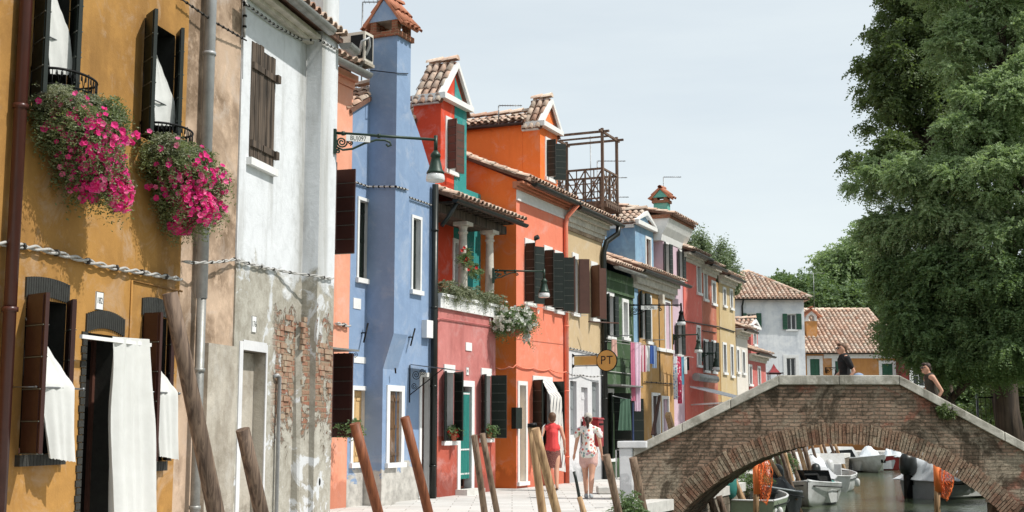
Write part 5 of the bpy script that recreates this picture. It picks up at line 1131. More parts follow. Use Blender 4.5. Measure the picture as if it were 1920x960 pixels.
# ---- the far small houses
def small(name, label, x0, x1, ye, mat, holes, shn=0, cat='house', o=0, pane='dark', closed=None, shm='sh_black', fr_=.1, ex=0, frz=True):
    a, b = f.S(x0, 620, o), f.S(x1, 620, o); ez_ = f.Z((x0 + x1) / 2, ye, o); hs = [f.R(*h, o) for h in holes]; fz = .35 if frz else .1
    r = house(name, label, f, a + .002, b, ez_ - fz, mat, hs, o=o, back=6)
    for i_, h in enumerate(hs): window(r, f, h, o, .12, fw=.09, pane='dark', bars=False, closed=closed, shut=() if i_ < len(hs) - shn else [('L', 165, (h[1] - h[0]) * .5), ('R', 165, (h[1] - h[0]) * .5)], shm=shm)
    cornice(r, f, a - .02, b + .03, ez_ - fz, ez_ - .06, o, ((0, .05), (.4, .14), (.75, .24)), 'cornice'); roof_back(r, f, a - .1, b + .1, ez_, o, .3, 2.4, 20, seg=5); gutter(r, f, a, b + .15, ez_ - .05, o + .38, .08); return r
re_ = small('red_house', 'bright red house with two tall narrow windows, beyond the lilac one', 1283, 1317, 478, M['red2'], [(1307, 1313, 499, 548), (1307, 1312.5, 614, 684)], pane='glass')
ru = small('rust_house', 'rust orange house between the red and the straw yellow house', 1317, 1344, 500, M['rust'], [(1320, 1325, 512, 560), (1335, 1341, 530, 568), (1320, 1327, 640, 694), (1335, 1341, 642, 696)], shn=2, pane='glass')
stw = small('straw_house', 'straw yellow house with four narrow windows, right of the rust one', 1350, 1379, 520, M['straw'], [(1356, 1360, 542, 572), (1369, 1372.5, 545, 577), (1356, 1361, 646, 698), (1370, 1374, 650, 704)], pane='glass')
mb = MB(f); a = f.S(1344); b = f.S(1350); mb.box(a, b + .01, -5, -.02, -.1, f.Z(1347, 530)); mb.build('orange_edge', M['mustard'], stw)
cr = small('cream_house', 'small cream house with two dark narrow windows near the bridge end', 1380, 1401, 618, M['cream'], [(1381.5, 1385, 656, 697), (1392, 1396, 660, 699)], o=0, pane='glass')
ro = small('rose_house', 'small rose pink house with white cornice, last of the row', 1403, 1434, 663, M['rose'], [(1404.5, 1409, 687, 720), (1421, 1425, 690, 722)], o=0, pane='glass')
d0, d1 = f.S(1408, 640, -1), f.S(1421, 640, -1); dm = gable_dormer(ro, f, d0, d1, 3.2, f.Z(1414, 616, -1), f.Z(1414, 602, -1), -1, 3, M['rose'], f.R(1412.5, 1417.5, 619, 645, -1), seg=5, winkw=dict(fw=.07, closed='grey_p'))
for (a, b, z0_, z1_) in ((oS0, oS1, 0, 0),): pass
# ---- far frontal houses
B8 = Frame(0, 80, 1, 0); g = B8
a0, a1 = g.S(1368, 600), g.S(1508, 600); ze = g.Z(1450, 562); hw = [g.R(1400, 1418, 588, 615), g.R(1476, 1493, 589, 618), g.R(1475, 1492, 671, 706)]
wh = house('white_house', 'weathered white house with green shutters facing the camera at the end of the row', g, a0, a1, ze, M['dullwhite'], hw, back=9)
for i, h in enumerate(hw): window(wh, g, h, 0, .15, fw=.06 if i < 2 else .2, pane='glass', bars=2, shut=[('L', 170, .3), ('R', 170, .32)] if i < 2 else (), shm='sh_green', sill=i < 2)
def hip(root, g, a0, a1, ze, o, dz, dep, rl, rr, name='roof', pitch=.27, tl=.42, seg=5):
    """front slope of a hipped roof with ridge from rl to rr, plus the hip ends"""
    mb = MB(g); ov = .35; W_ = a1 - a0 + 2 * ov
    A = Vector((a0 - ov, o - dep, ze + dz)); L = (rl - (a0 - ov)) / W_; Rr = (rr - (a0 - ov)) / W_
    keep = lambda u, v: (u > L * (1 - v)) and (u < 1 - (1 - Rr) * (1 - v))
    tiles(mb, tuple(A), (W_, 0, 0), (0, dep + ov, -dz), pitch, tl, seg, keep=keep)
    n_ = Vector((0, .0, -.05)); e0, e1 = Vector((a0 - ov, o + ov, ze)), Vector((a1 + ov, o + ov, ze)); r0, r1 = Vector((rl, o - dep, ze + dz)), Vector((rr, o - dep, ze + dz)); b0, b1 = Vector((a0 - ov, o - 2 * dep - ov, ze)), Vector((a1 + ov, o - 2 * dep - ov, ze))
    for q in ([e0, e1, r1, r0], [e1, b1, r1], [b1, b0, r0, r1], [b0, e0, r0]): mb.poly([tuple(p + n_) for p in q])
    ridge(mb, r0, r1, .14, .42); ridge(mb, r1, e1 + Vector((0, 0, .05)), .13, .42)
    if rl > a0 + .5: ridge(mb, r0, e0 + Vector((0, 0, .05)), .13, .42)
    mb.poly([tuple(p + n_ * 2) for p in (e0, e1, b1, b0)])
    return mb.build(name, [M['tile'], M['tile_d']], root)
zrd = Frame(0, 84.5, 1, 0).Z(1400, 512); hip(wh, g, a0, a1, ze + .08, 0, zrd - ze, 4.5, Frame(0, 84.5, 1, 0).S(1392, 512), Frame(0, 84.5, 1, 0).S(1404, 512)); gutter(wh, g, a0, a1 + .2, ze + .02, .42, .08)
pipe(wh, g, [(g.S(1392, 560), .42, ze), (g.S(1391, 570), .1, ze - .4), (g.S(1391, 570), .1, 0)], .06)
g2 = Frame(0, 80.6, 1, 0); a2, a3 = g2.S(1509, 680), g2.S(1678, 680); ze2 = g2.Z(1600, 663)
hw = [g2.R(1519, 1537, 673, 708), g2.R(1566, 1590, 677, 708), g2.R(1654, 1674, 682, 712)]
oc = house('deep_ochre_house', 'long low deep ochre house with green shutters and big tiled roof', g2, a2, a3, ze2, M['ochre2'], hw, back=10)
for h in hw: window(oc, g2, h, 0, .12, fw=.2, closed='sh_green')
for a, b in ((a2, g2.S(1546, 680)),): pass
cornice(oc, g2, g2.S(1544, 668), a3, ze2 - .3, ze2, 0, ((0, .1), (.5, .2)), 'trim')
fr5 = Frame(0, 86.1, 1, 0); zr5 = fr5.Z(1600, 583); hip(oc, g2, a2 + .35, a3, ze2 + .08, 0, zr5 - ze2, 5.5, a2, fr5.S(1628, 590)); gutter(oc, g2, a2, a3 + .2, ze2 + .02, .42, .08)
# ochre chimney
c0_, c1_ = Frame(0, 82.2, 1, 0).S(1512, 610), Frame(0, 82.2, 1, 0).S(1532, 610)
fch = Frame(c0_, 82.2, 0, 1); mb = MB(); mb.box(c0_, c1_, 82.2, 83.0, ze2, Frame(0, 82.2, 1, 0).Z(1520, 602)); ch = mb.build('chimney', M['ochre2'], oc)
zt = Frame(0, 82.2, 1, 0).Z(1520, 602); xm = (c0_ + c1_) / 2; mb = MB()
gfr = Frame(0, 82.2, 1, 0); mb.f = gfr; mb.prism([(c0_, zt), (c0_ + .15, zt), (c0_ + .15, zt + .3), (xm, zt + .45), (c1_ - .15, zt + .3), (c1_ - .15, zt), (c1_, zt), (c1_, zt + .35), (xm, zt + .7), (c0_, zt + .35)], -.7, .02); mb.build('cap', M['trim'], ch)
mb = MB(gfr); tiles(mb, (xm, -.8, zt + .78), (0, .95, 0), (-(xm - c0_) - .25, 0, -.5), .25, .4, 5); tiles(mb, (xm, -.8, zt + .78), (0, .95, 0), ((xm - c0_) + .25, 0, -.5), .25, .4, 5); ridge(mb, (xm, -.85, zt + .85), (xm, .18, zt + .85)); mb.build('cap_tiles', M['tile_r'], ch)
g3 = Frame(0, 79.5, 1, 0); a4, a5 = a3 + .05, g3.S(1770, 690); hw = [g3.R(1712, 1734, 690, 724), g3.R(1752, 1766, 690, 724)]
dk = house('dark_red_house', 'dark red house half hidden under the big tree at the right', g3, a4, a5, g3.Z(1700, 655), M['darkred'], hw, back=9)
for h in hw: window(dk, g3, h, 0, .12, fw=.22, pane='glass')
roof_back(dk, g3, a4, a5, g3.Z(1700, 655) + .1, 0, .3, 4.5, 20, pitch_s=.27, seg=5, tl=.42)
# ------------------------------------------------------------------ brick bridge
BF = Frame(0, 26, 1, 0); f = BF          # s = X, o = towards the camera
def X(px): return BF.S(px, 800)
cxA = X(1572); cR = 406 * 26 / 2390 * 1.0; zA = BF.Z(1572, 831) - cR; RT = .4; XL, XR = X(1188), X(2075)
top = [(X(1188), BF.Z(1188, 838)), (X(1463), BF.Z(1463, 704)), (X(1690), BF.Z(1690, 704)), (X(2075), BF.Z(2075, 916))]
TH = .19
def ztop(x):
    for (a, b), (c, d) in zip(top, top[1:]):
        if a <= x <= c: return b + (d - b) * (x - a) / (c - a)
    return top[0][1] if x < top[0][0] else top[-1][1]
def zarch(x, R_): 
    d = R_ * R_ - (x - cxA) ** 2; return zA + math.sqrt(d) if d > 0 else None
RF = f; f = Frame(0, 26, 1, 0); f.n = (-.33, -1.0)      # the bridge crosses the canal at a slant
bridge = empty('brick_bridge', f.pt(cxA, -1.3, 0), 'arched brick footbridge with pale stone coping across the canal', 'bridge')
RO = cR + RT; n = 90
def face(mb, o):
    for i in range(n):
        x0 = XL + (XR - XL) * i / n; x1 = XL + (XR - XL) * (i + 1) / n
        b = [max(-1.6, zarch(x, RO - .14) or -1.6) if abs(x - cxA) < RO - .14 else -1.6 for x in (x0, x1)]
        t = [ztop(x) - TH + .02 for x in (x0, x1)]; K_ = 3
        mb.raw([(x0, o, b[0]), (x1, o, b[1]), (x1, o, t[1]), (x0, o, t[0])], [(0, 1, 2, 3)], 0)
mb = MB(f); face(mb, 0); face(mb, -.28)
for x in (XL, XR): mb.poly([(x, 0, -1.6), (x, -.28, -1.6), (x, -.28, ztop(x) - TH), (x, 0, ztop(x) - TH)])
mb.build('front_wall', M['bridge_brick'], bridge)
BW = 2.9
mb = MB(f); face(mb, -BW); face(mb, -BW + .28); 
for x in (XL, XR): mb.poly([(x, -BW, -1.6), (x, -BW + .28, -1.6), (x, -BW + .28, ztop(x) - TH), (x, -BW, ztop(x) - TH)])
mb.build('rear_wall', M['bridge_brick'], bridge)
mb = MB(f); m_ = 48; P = []
a0 = math.asin((-1.6 - zA) / cR); 
for i in range(m_ + 1):
    a = math.pi - a0 - (math.pi - 2 * a0) * i / m_
    for o in (.0, -BW): P.append((cxA + math.cos(a) * cR, o, zA + math.sin(a) * cR))
mb.raw(P, [(2 * i, 2 * i + 1, 2 * i + 3, 2 * i + 2) for i in range(m_)], 0, True); mb.build('vault', M['bridge_brick'], bridge)
# voussoir bricks, each slightly out of line
rb = random.Random(11)
for nm, o0, o1 in (('arch_ring', -.1, .03), ('rear_arch_ring', -BW - .03, -BW + .1)):
    mb = MB(f); a = a0 + .0; L = 0
    while a < math.pi - a0:
        w_ = rb.uniform(.055, .085) / cR; b = min(a + w_, math.pi - a0); o = o1 + rb.uniform(-.012, .014) if nm == 'arch_ring' else o1; ro = RO + rb.uniform(-.05, .03); g = .006 / cR
        split = cR + RT * rb.choice((.48, .52, .62, 1.0, 1.0))
        for r0, r1 in ((cR - rb.uniform(0, .02), split - .008), (split, ro)):
            if r1 - r0 < .05: continue
            p = [(cxA + math.cos(q) * r_, zA + math.sin(q) * r_) for q, r_ in ((a + g, r0), (b - g, r0), (b - g, r1), (a + g, r1))]
            mb.prism(p, o0, o + rb.uniform(-.006, .006))
        a = b
    mb.build(nm, M['ring_brick'], bridge)
# coping slabs
for nm, o0, o1 in (('coping', -.34, .07), ('rear_coping', -BW - .07, -BW + .34)):
    mb = MB(f)
    for (x0, z0), (x1, z1) in zip(top, top[1:]):
        L = math.hypot(x1 - x0, z1 - z0); k = max(1, round(L / 1.15))
        for i in range(k):
            t0, t1 = i / k, (i + 1) / k; g = .004; xa = x0 + (x1 - x0) * t0 + (g if i else 0); xb = x0 + (x1 - x0) * t1 - (g if i < k - 1 else 0); za = z0 + (z1 - z0) * t0; zb_ = z0 + (z1 - z0) * t1; e = rb.uniform(-.004, .006)
            mb.prism([(xa, za - TH), (xb, zb_ - TH), (xb, zb_ + e), (xa, za + e)], o0, o1 + rb.uniform(-.01, .008))
    cop = mb.build(nm, M['coping'], bridge); bv = cop.modifiers.new('bevel', 'BEVEL'); bv.width = .018; bv.segments = 2
# stepped deck
mb = MB(f); ns = 46; DH = .95
for i in range(ns):
    x0 = XL + (XR - XL) * i / ns; x1 = XL + (XR - XL) * (i + 1) / ns; z = max(.0, ztop((x0 + x1) / 2) - DH); zlow = max(-.3, z - .32)
    mb.box(x0, x1, -BW + .282, -.282, zlow, z)
mb.build('deck', M['stone'], bridge)
# white end pillar
mb = MB(f); pa, pb = X(1163), X(1187); zt = BF.Z(1175, 840)
mb.box(pa, pb, -.42, .12, -.02, zt); mb.box(pa - .03, pb + .3, -.46, .16, zt, zt + .14)
p = mb.build('end_pillar', M['whitew'], bridge); r_ = MB(f); r_.box(pa, pb, -BW - .0, -BW + .45, -.02, zt + .1); r_.build('rear_pillar', M['whitew'], bridge); bv = p.modifiers.new('bevel', 'BEVEL'); bv.width = .02; bv.segments = 2
mb = MB(f); xx = pa - .04; z0, z1 = BF.Z(1160, 870), BF.Z(1160, 840); mb.tube([(pa, .0, z0 - .3), (pa - .09, .0, z0 - .3), (pa - .09, 0, z0 + .28), (pa, 0, z0 + .28)], .014, 6); mb.build('handle_bar', M['trim'], bridge)
# stone step by the pillar
mb = MB(); p = at_z(1150, 926, 0); mb.box(p.x - .35, p.x + .45, p.y - .2, p.y + .4, .01, .16); o = mb.build('stone_step', M['stone']); tag(o, 'low pale stone step on the pavement left of the bridge pillar', 'step'); bv = o.modifiers.new('bevel', 'BEVEL'); bv.width = .02
# plant tufts on the bridge
def tuft(name, label, P, r, nfr, mat, seed, leaf=.05, cat='plant', group=None, stem=True):
    rg = np.random.default_rng(seed); root = empty(name, P, label, cat, group); P = Vector(P)
    lob = [(P.x + rg.normal() * r * .4, P.y + rg.normal() * r * .3, P.z + r * .4 + rg.normal() * r * .2, r * .6, r * .5, r * .5) for _ in range(6)]
    crown(rg, lob, nfr, root, mat, frond=r * .5, nl=5, leaf=leaf, lw=leaf * .28, clump=r * .3, fill=.5, per=8, name='foliage')
    mb = MB()
    for i in range(12): q = P + Vector((rg.normal() * r * .5, rg.normal() * r * .4, r * rg.uniform(.4, 1))); mb.tube([tuple(P), tuple(P.lerp(q, .5) + Vector((0, 0, r * .15))), tuple(q)], [.008, .006, .003], 4)
    mb.build('stems', M['bark'], root); return root
p = f.pt(X(1779), .06, BF.Z(1779, 775)); tuft('wall_plant', 'dark green weed growing under the coping on the right slope of the bridge', p, .16, 260, M['leaf_dark'], 5)
p = at_z(1172, 962, 0); tuft('weed_tuft', 'grey green weeds at the quay edge between the two leaning poles', (p.x + .0, p.y + .1, 0), .24, 300, M['leaf_mid'], 6, .045, group='weeds along the quay edge')
p = at_z(1196, 966, 0); tuft('weed_tuft', 'brighter green bush tuft at the foot of the bridge', (p.x, p.y + .1, -.05), .18, 330, M['leaf_mid'], 7, .05, group='weeds along the quay edge')
p = at_z(1390, 904, 0); tuft('weed_tuft', 'green weeds at the quay edge behind the teal covered motor', (p.x + .3, p.y, -.05), .35, 300, M['leaf_mid'], 8, .06, group='weeds along the quay edge')
p = at_z(1452, 884, 0); tuft('weed_tuft', 'green weeds among the far mooring poles', (p.x + .2, p.y, -.05), .5, 300, M['leaf_mid'], 9, .08, group='weeds along the quay edge')
# ------------------------------------------------------------------ mooring poles
def pole(label, top_, bot, Y0, Y1, w_, mat, zb=-1.4, cap=None, n_=10, rough=.006, group='leaning mooring poles along the quay', tp=1.12):
    """top and bottom pixels and their distances; runs on below the water"""
    A = at_d(*top_, Y0); B = at_d(*bot, Y1); d = B - A; t = (zb - A.z) / d.z; Cc = A + d * t
    r = w_ * Y0 / F / 2; k = 9; pts = []; rr = []
    for i in range(k):
        q = i / (k - 1); p = A.lerp(Cc, q); pts.append(tuple(p + Vector((math.sin(q * 4 + Y0) * .012, math.cos(q * 5) * .01, 0)))); rr.append(r * (.96 + (tp - 1) * q + rnd.uniform(-.03, .03)))
    mb = MB(); mb.tube(pts, rr, n_); o = mb.build('mooring_pole', M[mat]); o = tag(o, label, 'mooring pole', group)
    if cap: c = MB(); c.tube([tuple(A + Vector((0, 0, -.002)) - d.normalized() * .0 ), tuple(A - d.normalized() * .045)], [r * 1.15, r * 1.05], 12); c.build('cap', M[cap], o)
    return o
pole('thick dark weathered pole leaning in front of the ochre house, largest and leftmost', (314, 549), (405, 960), 8.0, 8.3, 31, 'pole_d', tp=1.3)
pole('grey brown pole leaning before the walled up door, second from the left', (455, 805), (492, 960), 9.6, 9.8, 27, 'pole_d', tp=1.25)
pole('smooth red brown pole leaning in front of the yellow shutter', (667, 794), (709, 960), 11.4, 11.6, 20, 'pole_r')
pole('smooth red brown pole leaning before the blue house door, right one of the two', (759, 782), (801, 960), 12.4, 12.6, 19, 'pole_r')
pole('thin pale pole left of the pair below the teal door curtain', (888, 816), (910, 962), 15.2, 15.4, 13, 'pole_w')
pole('thin pale crooked pole right of the pair near the teal doorway', (905, 813), (934, 962), 16, 16.2, 12, 'pole_w')
pole('upright peeled pole with a dark metal cap under the red topped woman', (998, 800), (1018, 962), 17.0, 17.1, 16, 'pole_y', cap='iron')
pole('long peeled yellow pole leaning across the woman in the red top', (1005, 803), (1046, 962), 16.4, 16.6, 17, 'pole_y')
pole('thin dark stake leaning between the two women', (1075, 884), (1086, 932), 20, 20, 6, 'sh_black', zb=-.02)
pole('short thin pole stump continuing below the dark stake', (1085, 932), (1094, 962), 19.9, 19.9, 11, 'pole_y')
pole('pole with cracked pale top leaning right of the woman in the cap', (1135, 853), (1160, 962), 20.5, 20.7, 15, 'pole_w')
pole('weathered pole leaning against the left end of the bridge wall', (1188, 858), (1208, 962), 23.2, 23.4, 16, 'pole_w')
far = [(1368, 884, 1384, 920, 32, 13), (1374, 893, 1388, 930, 33, 12), (1349, 930, 1360, 968, 29.8, 13), (1330, 925, 1345, 970, 28.9, 13), (1424, 858, 1437, 897, 36.5, 12), (1441, 857, 1462, 893, 37.5, 8), (1453, 850, 1470, 895, 38.5, 9), (1463, 846, 1478, 890, 40, 8), (1470, 843, 1482, 885, 41, 8), (1478, 842, 1492, 884, 42, 8), (1486, 841, 1497, 880, 43, 8), (1497, 838, 1508, 876, 44.5, 9), (1507, 836, 1517, 872, 46, 9), (1523, 834, 1531, 864, 49, 6), (1537, 832, 1544, 860, 52, 6), (1544, 832, 1552, 858, 54, 6), (1557, 832, 1564, 852, 57, 6), (1565, 832, 1573, 852, 59, 6)]
ordn = 'nearest,second,third,fourth,fifth,sixth,seventh,eighth,ninth,tenth,eleventh,twelfth,thirteenth,fourteenth,fifteenth,sixteenth,seventeenth,farthest'.split(',')
for i, (a, b, c, d, Y, w_) in enumerate(sorted(far, key=lambda q: q[4])):
    p = pole('%s pole of the leaning row seen through the bridge arch, counted from the bridge' % ordn[i], (a, b), (c, d), Y, Y, w_, ('pole_w', 'pole_d', 'pole_y')[i % 3], n_=7, group='mooring poles seen through the arch')
# ------------------------------------------------------------------ street lamps
def LP(px, py, frm, o=.0): s, z = frm.hit(px, py, o); return frm.pt(s, o, z)
a = LP(627, 249, NF, .22); lamp('green wall lamp with scroll bracket on the white house corner, nearest of the lamps', a, at_z(817, 262, a.z), plate=('BU|097', .16, .5, .09), sl=.62, scroll=1.0)
a = LP(925, 507, FF, 0); lamp('plain bracket lamp hanging in front of the orange house shutters', a, at_z(1020, 509, a.z), sl=.45)
a = LP(1180, 572, FF, 0); lamp('scroll bracket lamp in front of the mustard house with a name plate', a, at_z(1277, 572, a.z), plate=('BU 096', .35, .85, .12), sl=.75, mat='iron')
a = LP(1262, 629, FF, 0); lamp('wall lamp hanging before the bright red house window', a, at_z(1309, 627, a.z), sl=.35)
a = LP(1316, 662, FF, 0); lamp('small far lamp hanging before the rust orange house', a, at_z(1342, 662, a.z), sl=.3)
a = LP(1548, 690, Frame(0, 80.6, 1, 0), 0)
lamp('small black bracket lamp on the deep ochre house wall', a, a + Vector((.4, -1.0, 0)), sl=.8, mat='iron')
# ------------------------------------------------------------------ PT sign, mailbox
s0 = FF.S(1073, 672); Pq = FF.pt(s0, 0, 0); sg = Frame(Pq.x, Pq.y, FF.n[0], FF.n[1])
cs_, cz = sg.hit(1138, 676); rr = (sg.hit(1156, 676)[0] - sg.hit(1120, 676)[0]) / 2; b0_, bt = sg.hit(1077, 668); b1_, bb = sg.hit(1119, 686); bb = sg.hit(1077, 685)[1]
sign = empty('projecting_sign', sg.pt(0, 0, cz), 'round yellow sign lettered PT on a black bracket at the beige house', 'sign')
mb = MB(sg); mb.box(b0_, b1_, -.02, .02, bb, bt); mb.build('arm_panel', M['signyel'], sign)
mb = MB(sg); k = 28
mb.prism([(cs_ + math.cos(6.2832 * i / k) * rr, cz + math.sin(6.2832 * i / k) * rr) for i in range(k)], -.025, .025); mb.build('disc', M['signyel'], sign)
mb = MB(sg); mb.tube([(cs_ + math.cos(6.2832 * i / 40) * (rr + .005), 0, cz + math.sin(6.2832 * i / 40) * (rr + .005)) for i in range(41)], .022, 6)
for z in (bb - .02, bt + .02): mb.tube([(0, 0, z), (b1_ + .02, 0, z), (cs_ - rr * .75, 0, cz + (rr * .66 if z > cz else -rr * .66))], .014, 6); mb.tube([(0, .03, z), (0, -.03, z)], .05, 8)
for s in (b0_, b1_): mb.tube([(s, 0, bb - .02), (s, 0, bt + .02)], .01, 5)
mb.build('bracket', M['iron'], sign)
text('PT', sg, cs_, .027, cz, rr * 1.18, M['letter'], sign, sx=.95, spacing=1.12, ext=.004)
q = FF.hit(1134, 806, .25); ml = empty('mailbox', FF.pt(q[0], .2, q[1] - .4), 'dark red wall mailbox beside the white ground floor', 'mailbox')
s0, s1, z0, z1 = FF.R(1122, 1132, 783, 838, .5); s1 = s0 + .42
mb = MB(FF); mb.box(s0, s1, .05, .5, z0, z1 - .05); mb.prism_s([(.04, z1 - .05), (.54, z1 - .05), (.5, z1), (.04, z1 + .03)], s0 - .02, s1 + .02); b_ = mb.build('box', M['mailred'], ml); bv = b_.modifiers.new('b', 'BEVEL'); bv.width = .02; bv.segments = 2
mb = MB(FF); mb.box(s0 + .06, s1 - .06, .502, .512, z1 - .2, z1 - .15); mb.build('slot', M['iron'], ml); mb = MB(FF); mb.box(s0 + .1, s1 - .1, .502, .508, z0 + .25, z0 + .4); mb.build('notice', M['trim'], ml)
mb = MB(FF); mb.box(s0 + .05, s1 - .05, .0, .05, z0 + .1, z1 - .1); mb.build('back_plate', M['iron'], ml)
# ------------------------------------------------------------------ cables and lines on the row
f = FF
def pos(px, py, o=0): s, z = FF.hit(px, py, o); return (s, o, z)
cable('pale twisted cable on the peach wall beside the pilaster', [pos(630, 606, .05), pos(658, 612, .05)], .02, 'cable', twist=1, clips=2, fr=f)
cable('pink painted cable across the pink bay below its white band', [pos(812, 600, .1), pos(828, 597, .03), pos(925, 612, .03)], .014, 'pinkcab', fr=f)
cable('orange painted cable drooping across the orange house above the ground floor', [pos(930, 690, -.5), pos(955, 688, -.1), pos(968, 684, .03), pos(1000, 690, .03), pos(1030, 692, .03), pos(1062, 697, .12)], .016, 'orange', fr=f, sag=.05)
cable('grey clipped cable over the white ground floor under the sign', [pos(1063, 699, .1), pos(1090, 703, .03), pos(1130, 704, .12)], .014, 'cable', clips=3, fr=f, sag=.04)
cable('clipped cable above the yellow sign panel', [pos(1066, 652, .04), pos(1120, 664, .04)], .016, 'cable', clips=4, fr=f)
cable('pale cable along the green house wall', [pos(1140, 696, .03), pos(1188, 702, .03)], .014, 'cable', fr=f)
cable('cable running across the mustard wall above its doors', [pos(1208, 716, .04), pos(1262, 720, .04)], .016, 'cable_d', clips=2, fr=f)
cable('cable pair across the red and rust house fronts', [pos(1284, 602, .03), pos(1317, 608, .03), pos(1345, 612, .03), pos(1378, 622, .03)], .022, 'cable_d', fr=f)
cable('second thin cable along the rust house front', [pos(1317, 620, .03), pos(1343, 624, .03)], .018, 'cable_d', fr=f)
# antennas
def antenna(label, P, h, arms, L):
    root = empty('antenna', P, label, 'antenna', 'rooftop antennas'); mb = MB(); P = Vector(P); mb.tube([tuple(P), tuple(P + Vector((0, 0, h)))], .018, 5); mb.build('mast', M['steel'], root)
    for z, dx in arms:
        mb = MB(); a = P + Vector((0, 0, h * z)); b = a + Vector((L * dx, 0, .0)); mb.tube([tuple(a), tuple(b)], .014, 5)
        for i in range(9): q = a.lerp(b, (i + .5) / 9); mb.tube([tuple(q + Vector((0, -.12, 0))), tuple(q + Vector((0, .12, 0)))], .005, 4)
        mb.build('boom', M['steel'], root)
def AN(px, py, Y, h, L, arms, label):
    P = at_d(px, py, Y); antenna(label, (P.x, P.y, P.z - h), h, arms, L)
AN(680, 4, 28, 2.6, .9, [(1, 1)], 'antenna rising left of the blue chimney cap'); AN(708, -12, 28.5, 2.6, .9, [(.93, .6)], 'antenna mast directly behind the blue chimney')
AN(935, 198, 33, .5, .62, [(1, 1)], 'small antenna on the orange rear roof'); AN(1244, 332, 46, 1.2, .65, [(1, 1)], 'antenna above the turquoise chimney')
AN(1107, 255, 42, 3.4, 1.0, [(.1, .9)], 'antenna mast behind the roof terrace')
AN(1120, 302, 40, 1.8, .9, [(1, 1), (.35, 1.1), (.7, 1.05)], 'antenna with three arms right of the roof terrace'); AN(1525, 512, 84, 3, 1.3, [(1, .6)], 'thin antenna above the deep ochre house ridge')
# ------------------------------------------------------------------ laundry
def line(px0, py0, o0, px1, py1, o1, label, r=.008, mat='cable'):
    mb = MB(FF); mb.tube([pos(px0, py0, o0), pos(px1, py1, o1)], r, 5); tag(mb.build('clothes_line', M[mat]), label, 'clothes line', 'clothes lines on the row')
line(1137, 634, .5, 1212, 646, .5, 'outer pale clothes line in front of the green house window'); line(1140, 640, .3, 1225, 652, .3, 'inner pale clothes line in front of the green house')
mb = MB(FF); 
for px, py, lb in ((1142, 630, 'left'), (1205, 638, 'right')):
    mb = MB(FF); s, z = FF.hit(px, py, 0); mb.tube([(s, 0, z), (s, .7, z)], .014, 5); tag(mb.build('line_bracket', M['steel']), 'thin metal bracket at the %s end of the laundry lines of the green house' % lb, 'bracket')
line(1262, 665, .4, 1300, 670, .5, 'short clothes line beside the lilac house', .01)
uu = FF.u
def hang(label, px, py, w_px, h_px, mat, o=.4, folds=2, amp=.02, taper=1.0, curl=0):
    s, z = FF.hit(px, py, o); P = FF.pt(s, o, z); d = P.y; w_ = w_px * d / 2390 / (.4 + (960 - px) / 2390 * -.0) * .52; return cloth(label, P, w_, h_px * d / F, 'laundry_item', M[mat], (FF.u[0] * .6 + .5, FF.u[1] * .6), folds, amp, taper=taper, curl=curl)
hang('long pale pink sheet hanging far down in front of the green house', 1194, 642, 18, 128, 'cl_pink', folds=2.5, amp=.05, taper=.75)
hang('pink rose edged towel beside the long pink sheet', 1186, 641, 8, 110, 'cl_rose', o=.35)
hang('small faded salmon cloth on the line above the sign', 1152, 636, 9, 32, 'cl_salmon', taper=1.3)
hang('red and white striped towel on the line', 1206, 647, 11, 50, 'cl_stripe'); hang('white towel hanging between the striped towel and the blue clothes', 1214, 648, 9, 48, 'trim'); hang('royal blue shirt on the line', 1221, 648, 8, 34, 'cl_blue', taper=1.4); hang('faded denim trousers at the end of the line', 1227, 648, 8, 42, 'cl_denim')
hang('patterned light cloth hanging by the lilac wall', 1266, 668, 8, 80, 'cl_flor'); hang('crimson patterned towel hanging lowest by the lilac house', 1273, 668, 8, 88, 'cl_crim'); hang('turquoise cloth beside the crimson towel', 1279, 669, 7, 52, 'cl_turq'); hang('white cloth near the end of the second line', 1285, 669, 6, 32, 'trim'); hang('black stocking cloth at the end of the second line', 1290, 670, 4, 24, 'blackcloth')
hang('green shirt hung before the green house doorway', 1172, 748, 18, 58, 'cl_green', o=.6, folds=3, amp=.05, taper=1.35)
line(1148, 742, .6, 1183, 750, .6, 'rail carrying the green shirt by the doorway', .014, 'steel')
mb = MB(FF); a = pos(1113, 605, .9)
line(1103, 603, .3, 1160, 606, .9, 'rusty pole projecting under the brown shutters', .018, 'sh_mid')
line(985, 571, .55, 1100, 592, .55, 'pale clothes line below the orange house windows', .008)
# awning of the red house
mb = MB(FF); a, b = FF.S(1290), FF.S(1322); z = FF.Z(1290, 726); mb.hexa([(a, .02, z), (b, .02, z), (b, 2.0, z - .5), (a, 2.0, z - .5), (a, .02, z + .05), (b, .02, z + .05), (b, 2.0, z - .47), (a, 2.0, z - .47)]); aw = mb.build('awning', M['tarp_w']); tag(aw, 'white awning sloping out from the red house behind the bridge parapet', 'awning')
mb = MB(FF); mb.tube([(a - .2, .3, z + .35), (b + .2, .3, z + .35)], .14, 10); mb.build('roller_case', M['zinc'], aw)
mb = MB(FF); mb.tube([(a, .05, z - .6), (a, 1.95, z - .5)], .03, 6); mb.tube([(b, .05, z - .6), (b, 1.95, z - .5)], .03, 6); mb.build('folding_arms', M['trim'], aw)
# leaning planks by the mustard doors
mb = MB(FF); 
for k in range(3): P, Q = pos(1236 + k * 1, 742, .3), pos(1222 + k * 2, 815, .6); mb.tube([P, Q], .035, 4)
tag(mb.build('leaning_boards', M['sh_brown']), 'dark brown boards leaning against the mustard house doorway', 'boards')
mb = MB(FF); P, Q = pos(1252, 776, .9), pos(1262, 812, .9); mb.tube([P, Q], .11, 4); tag(mb.build('leaning_plank', M['pole_y']), 'short pale plank sticking up behind the bridge parapet', 'plank')
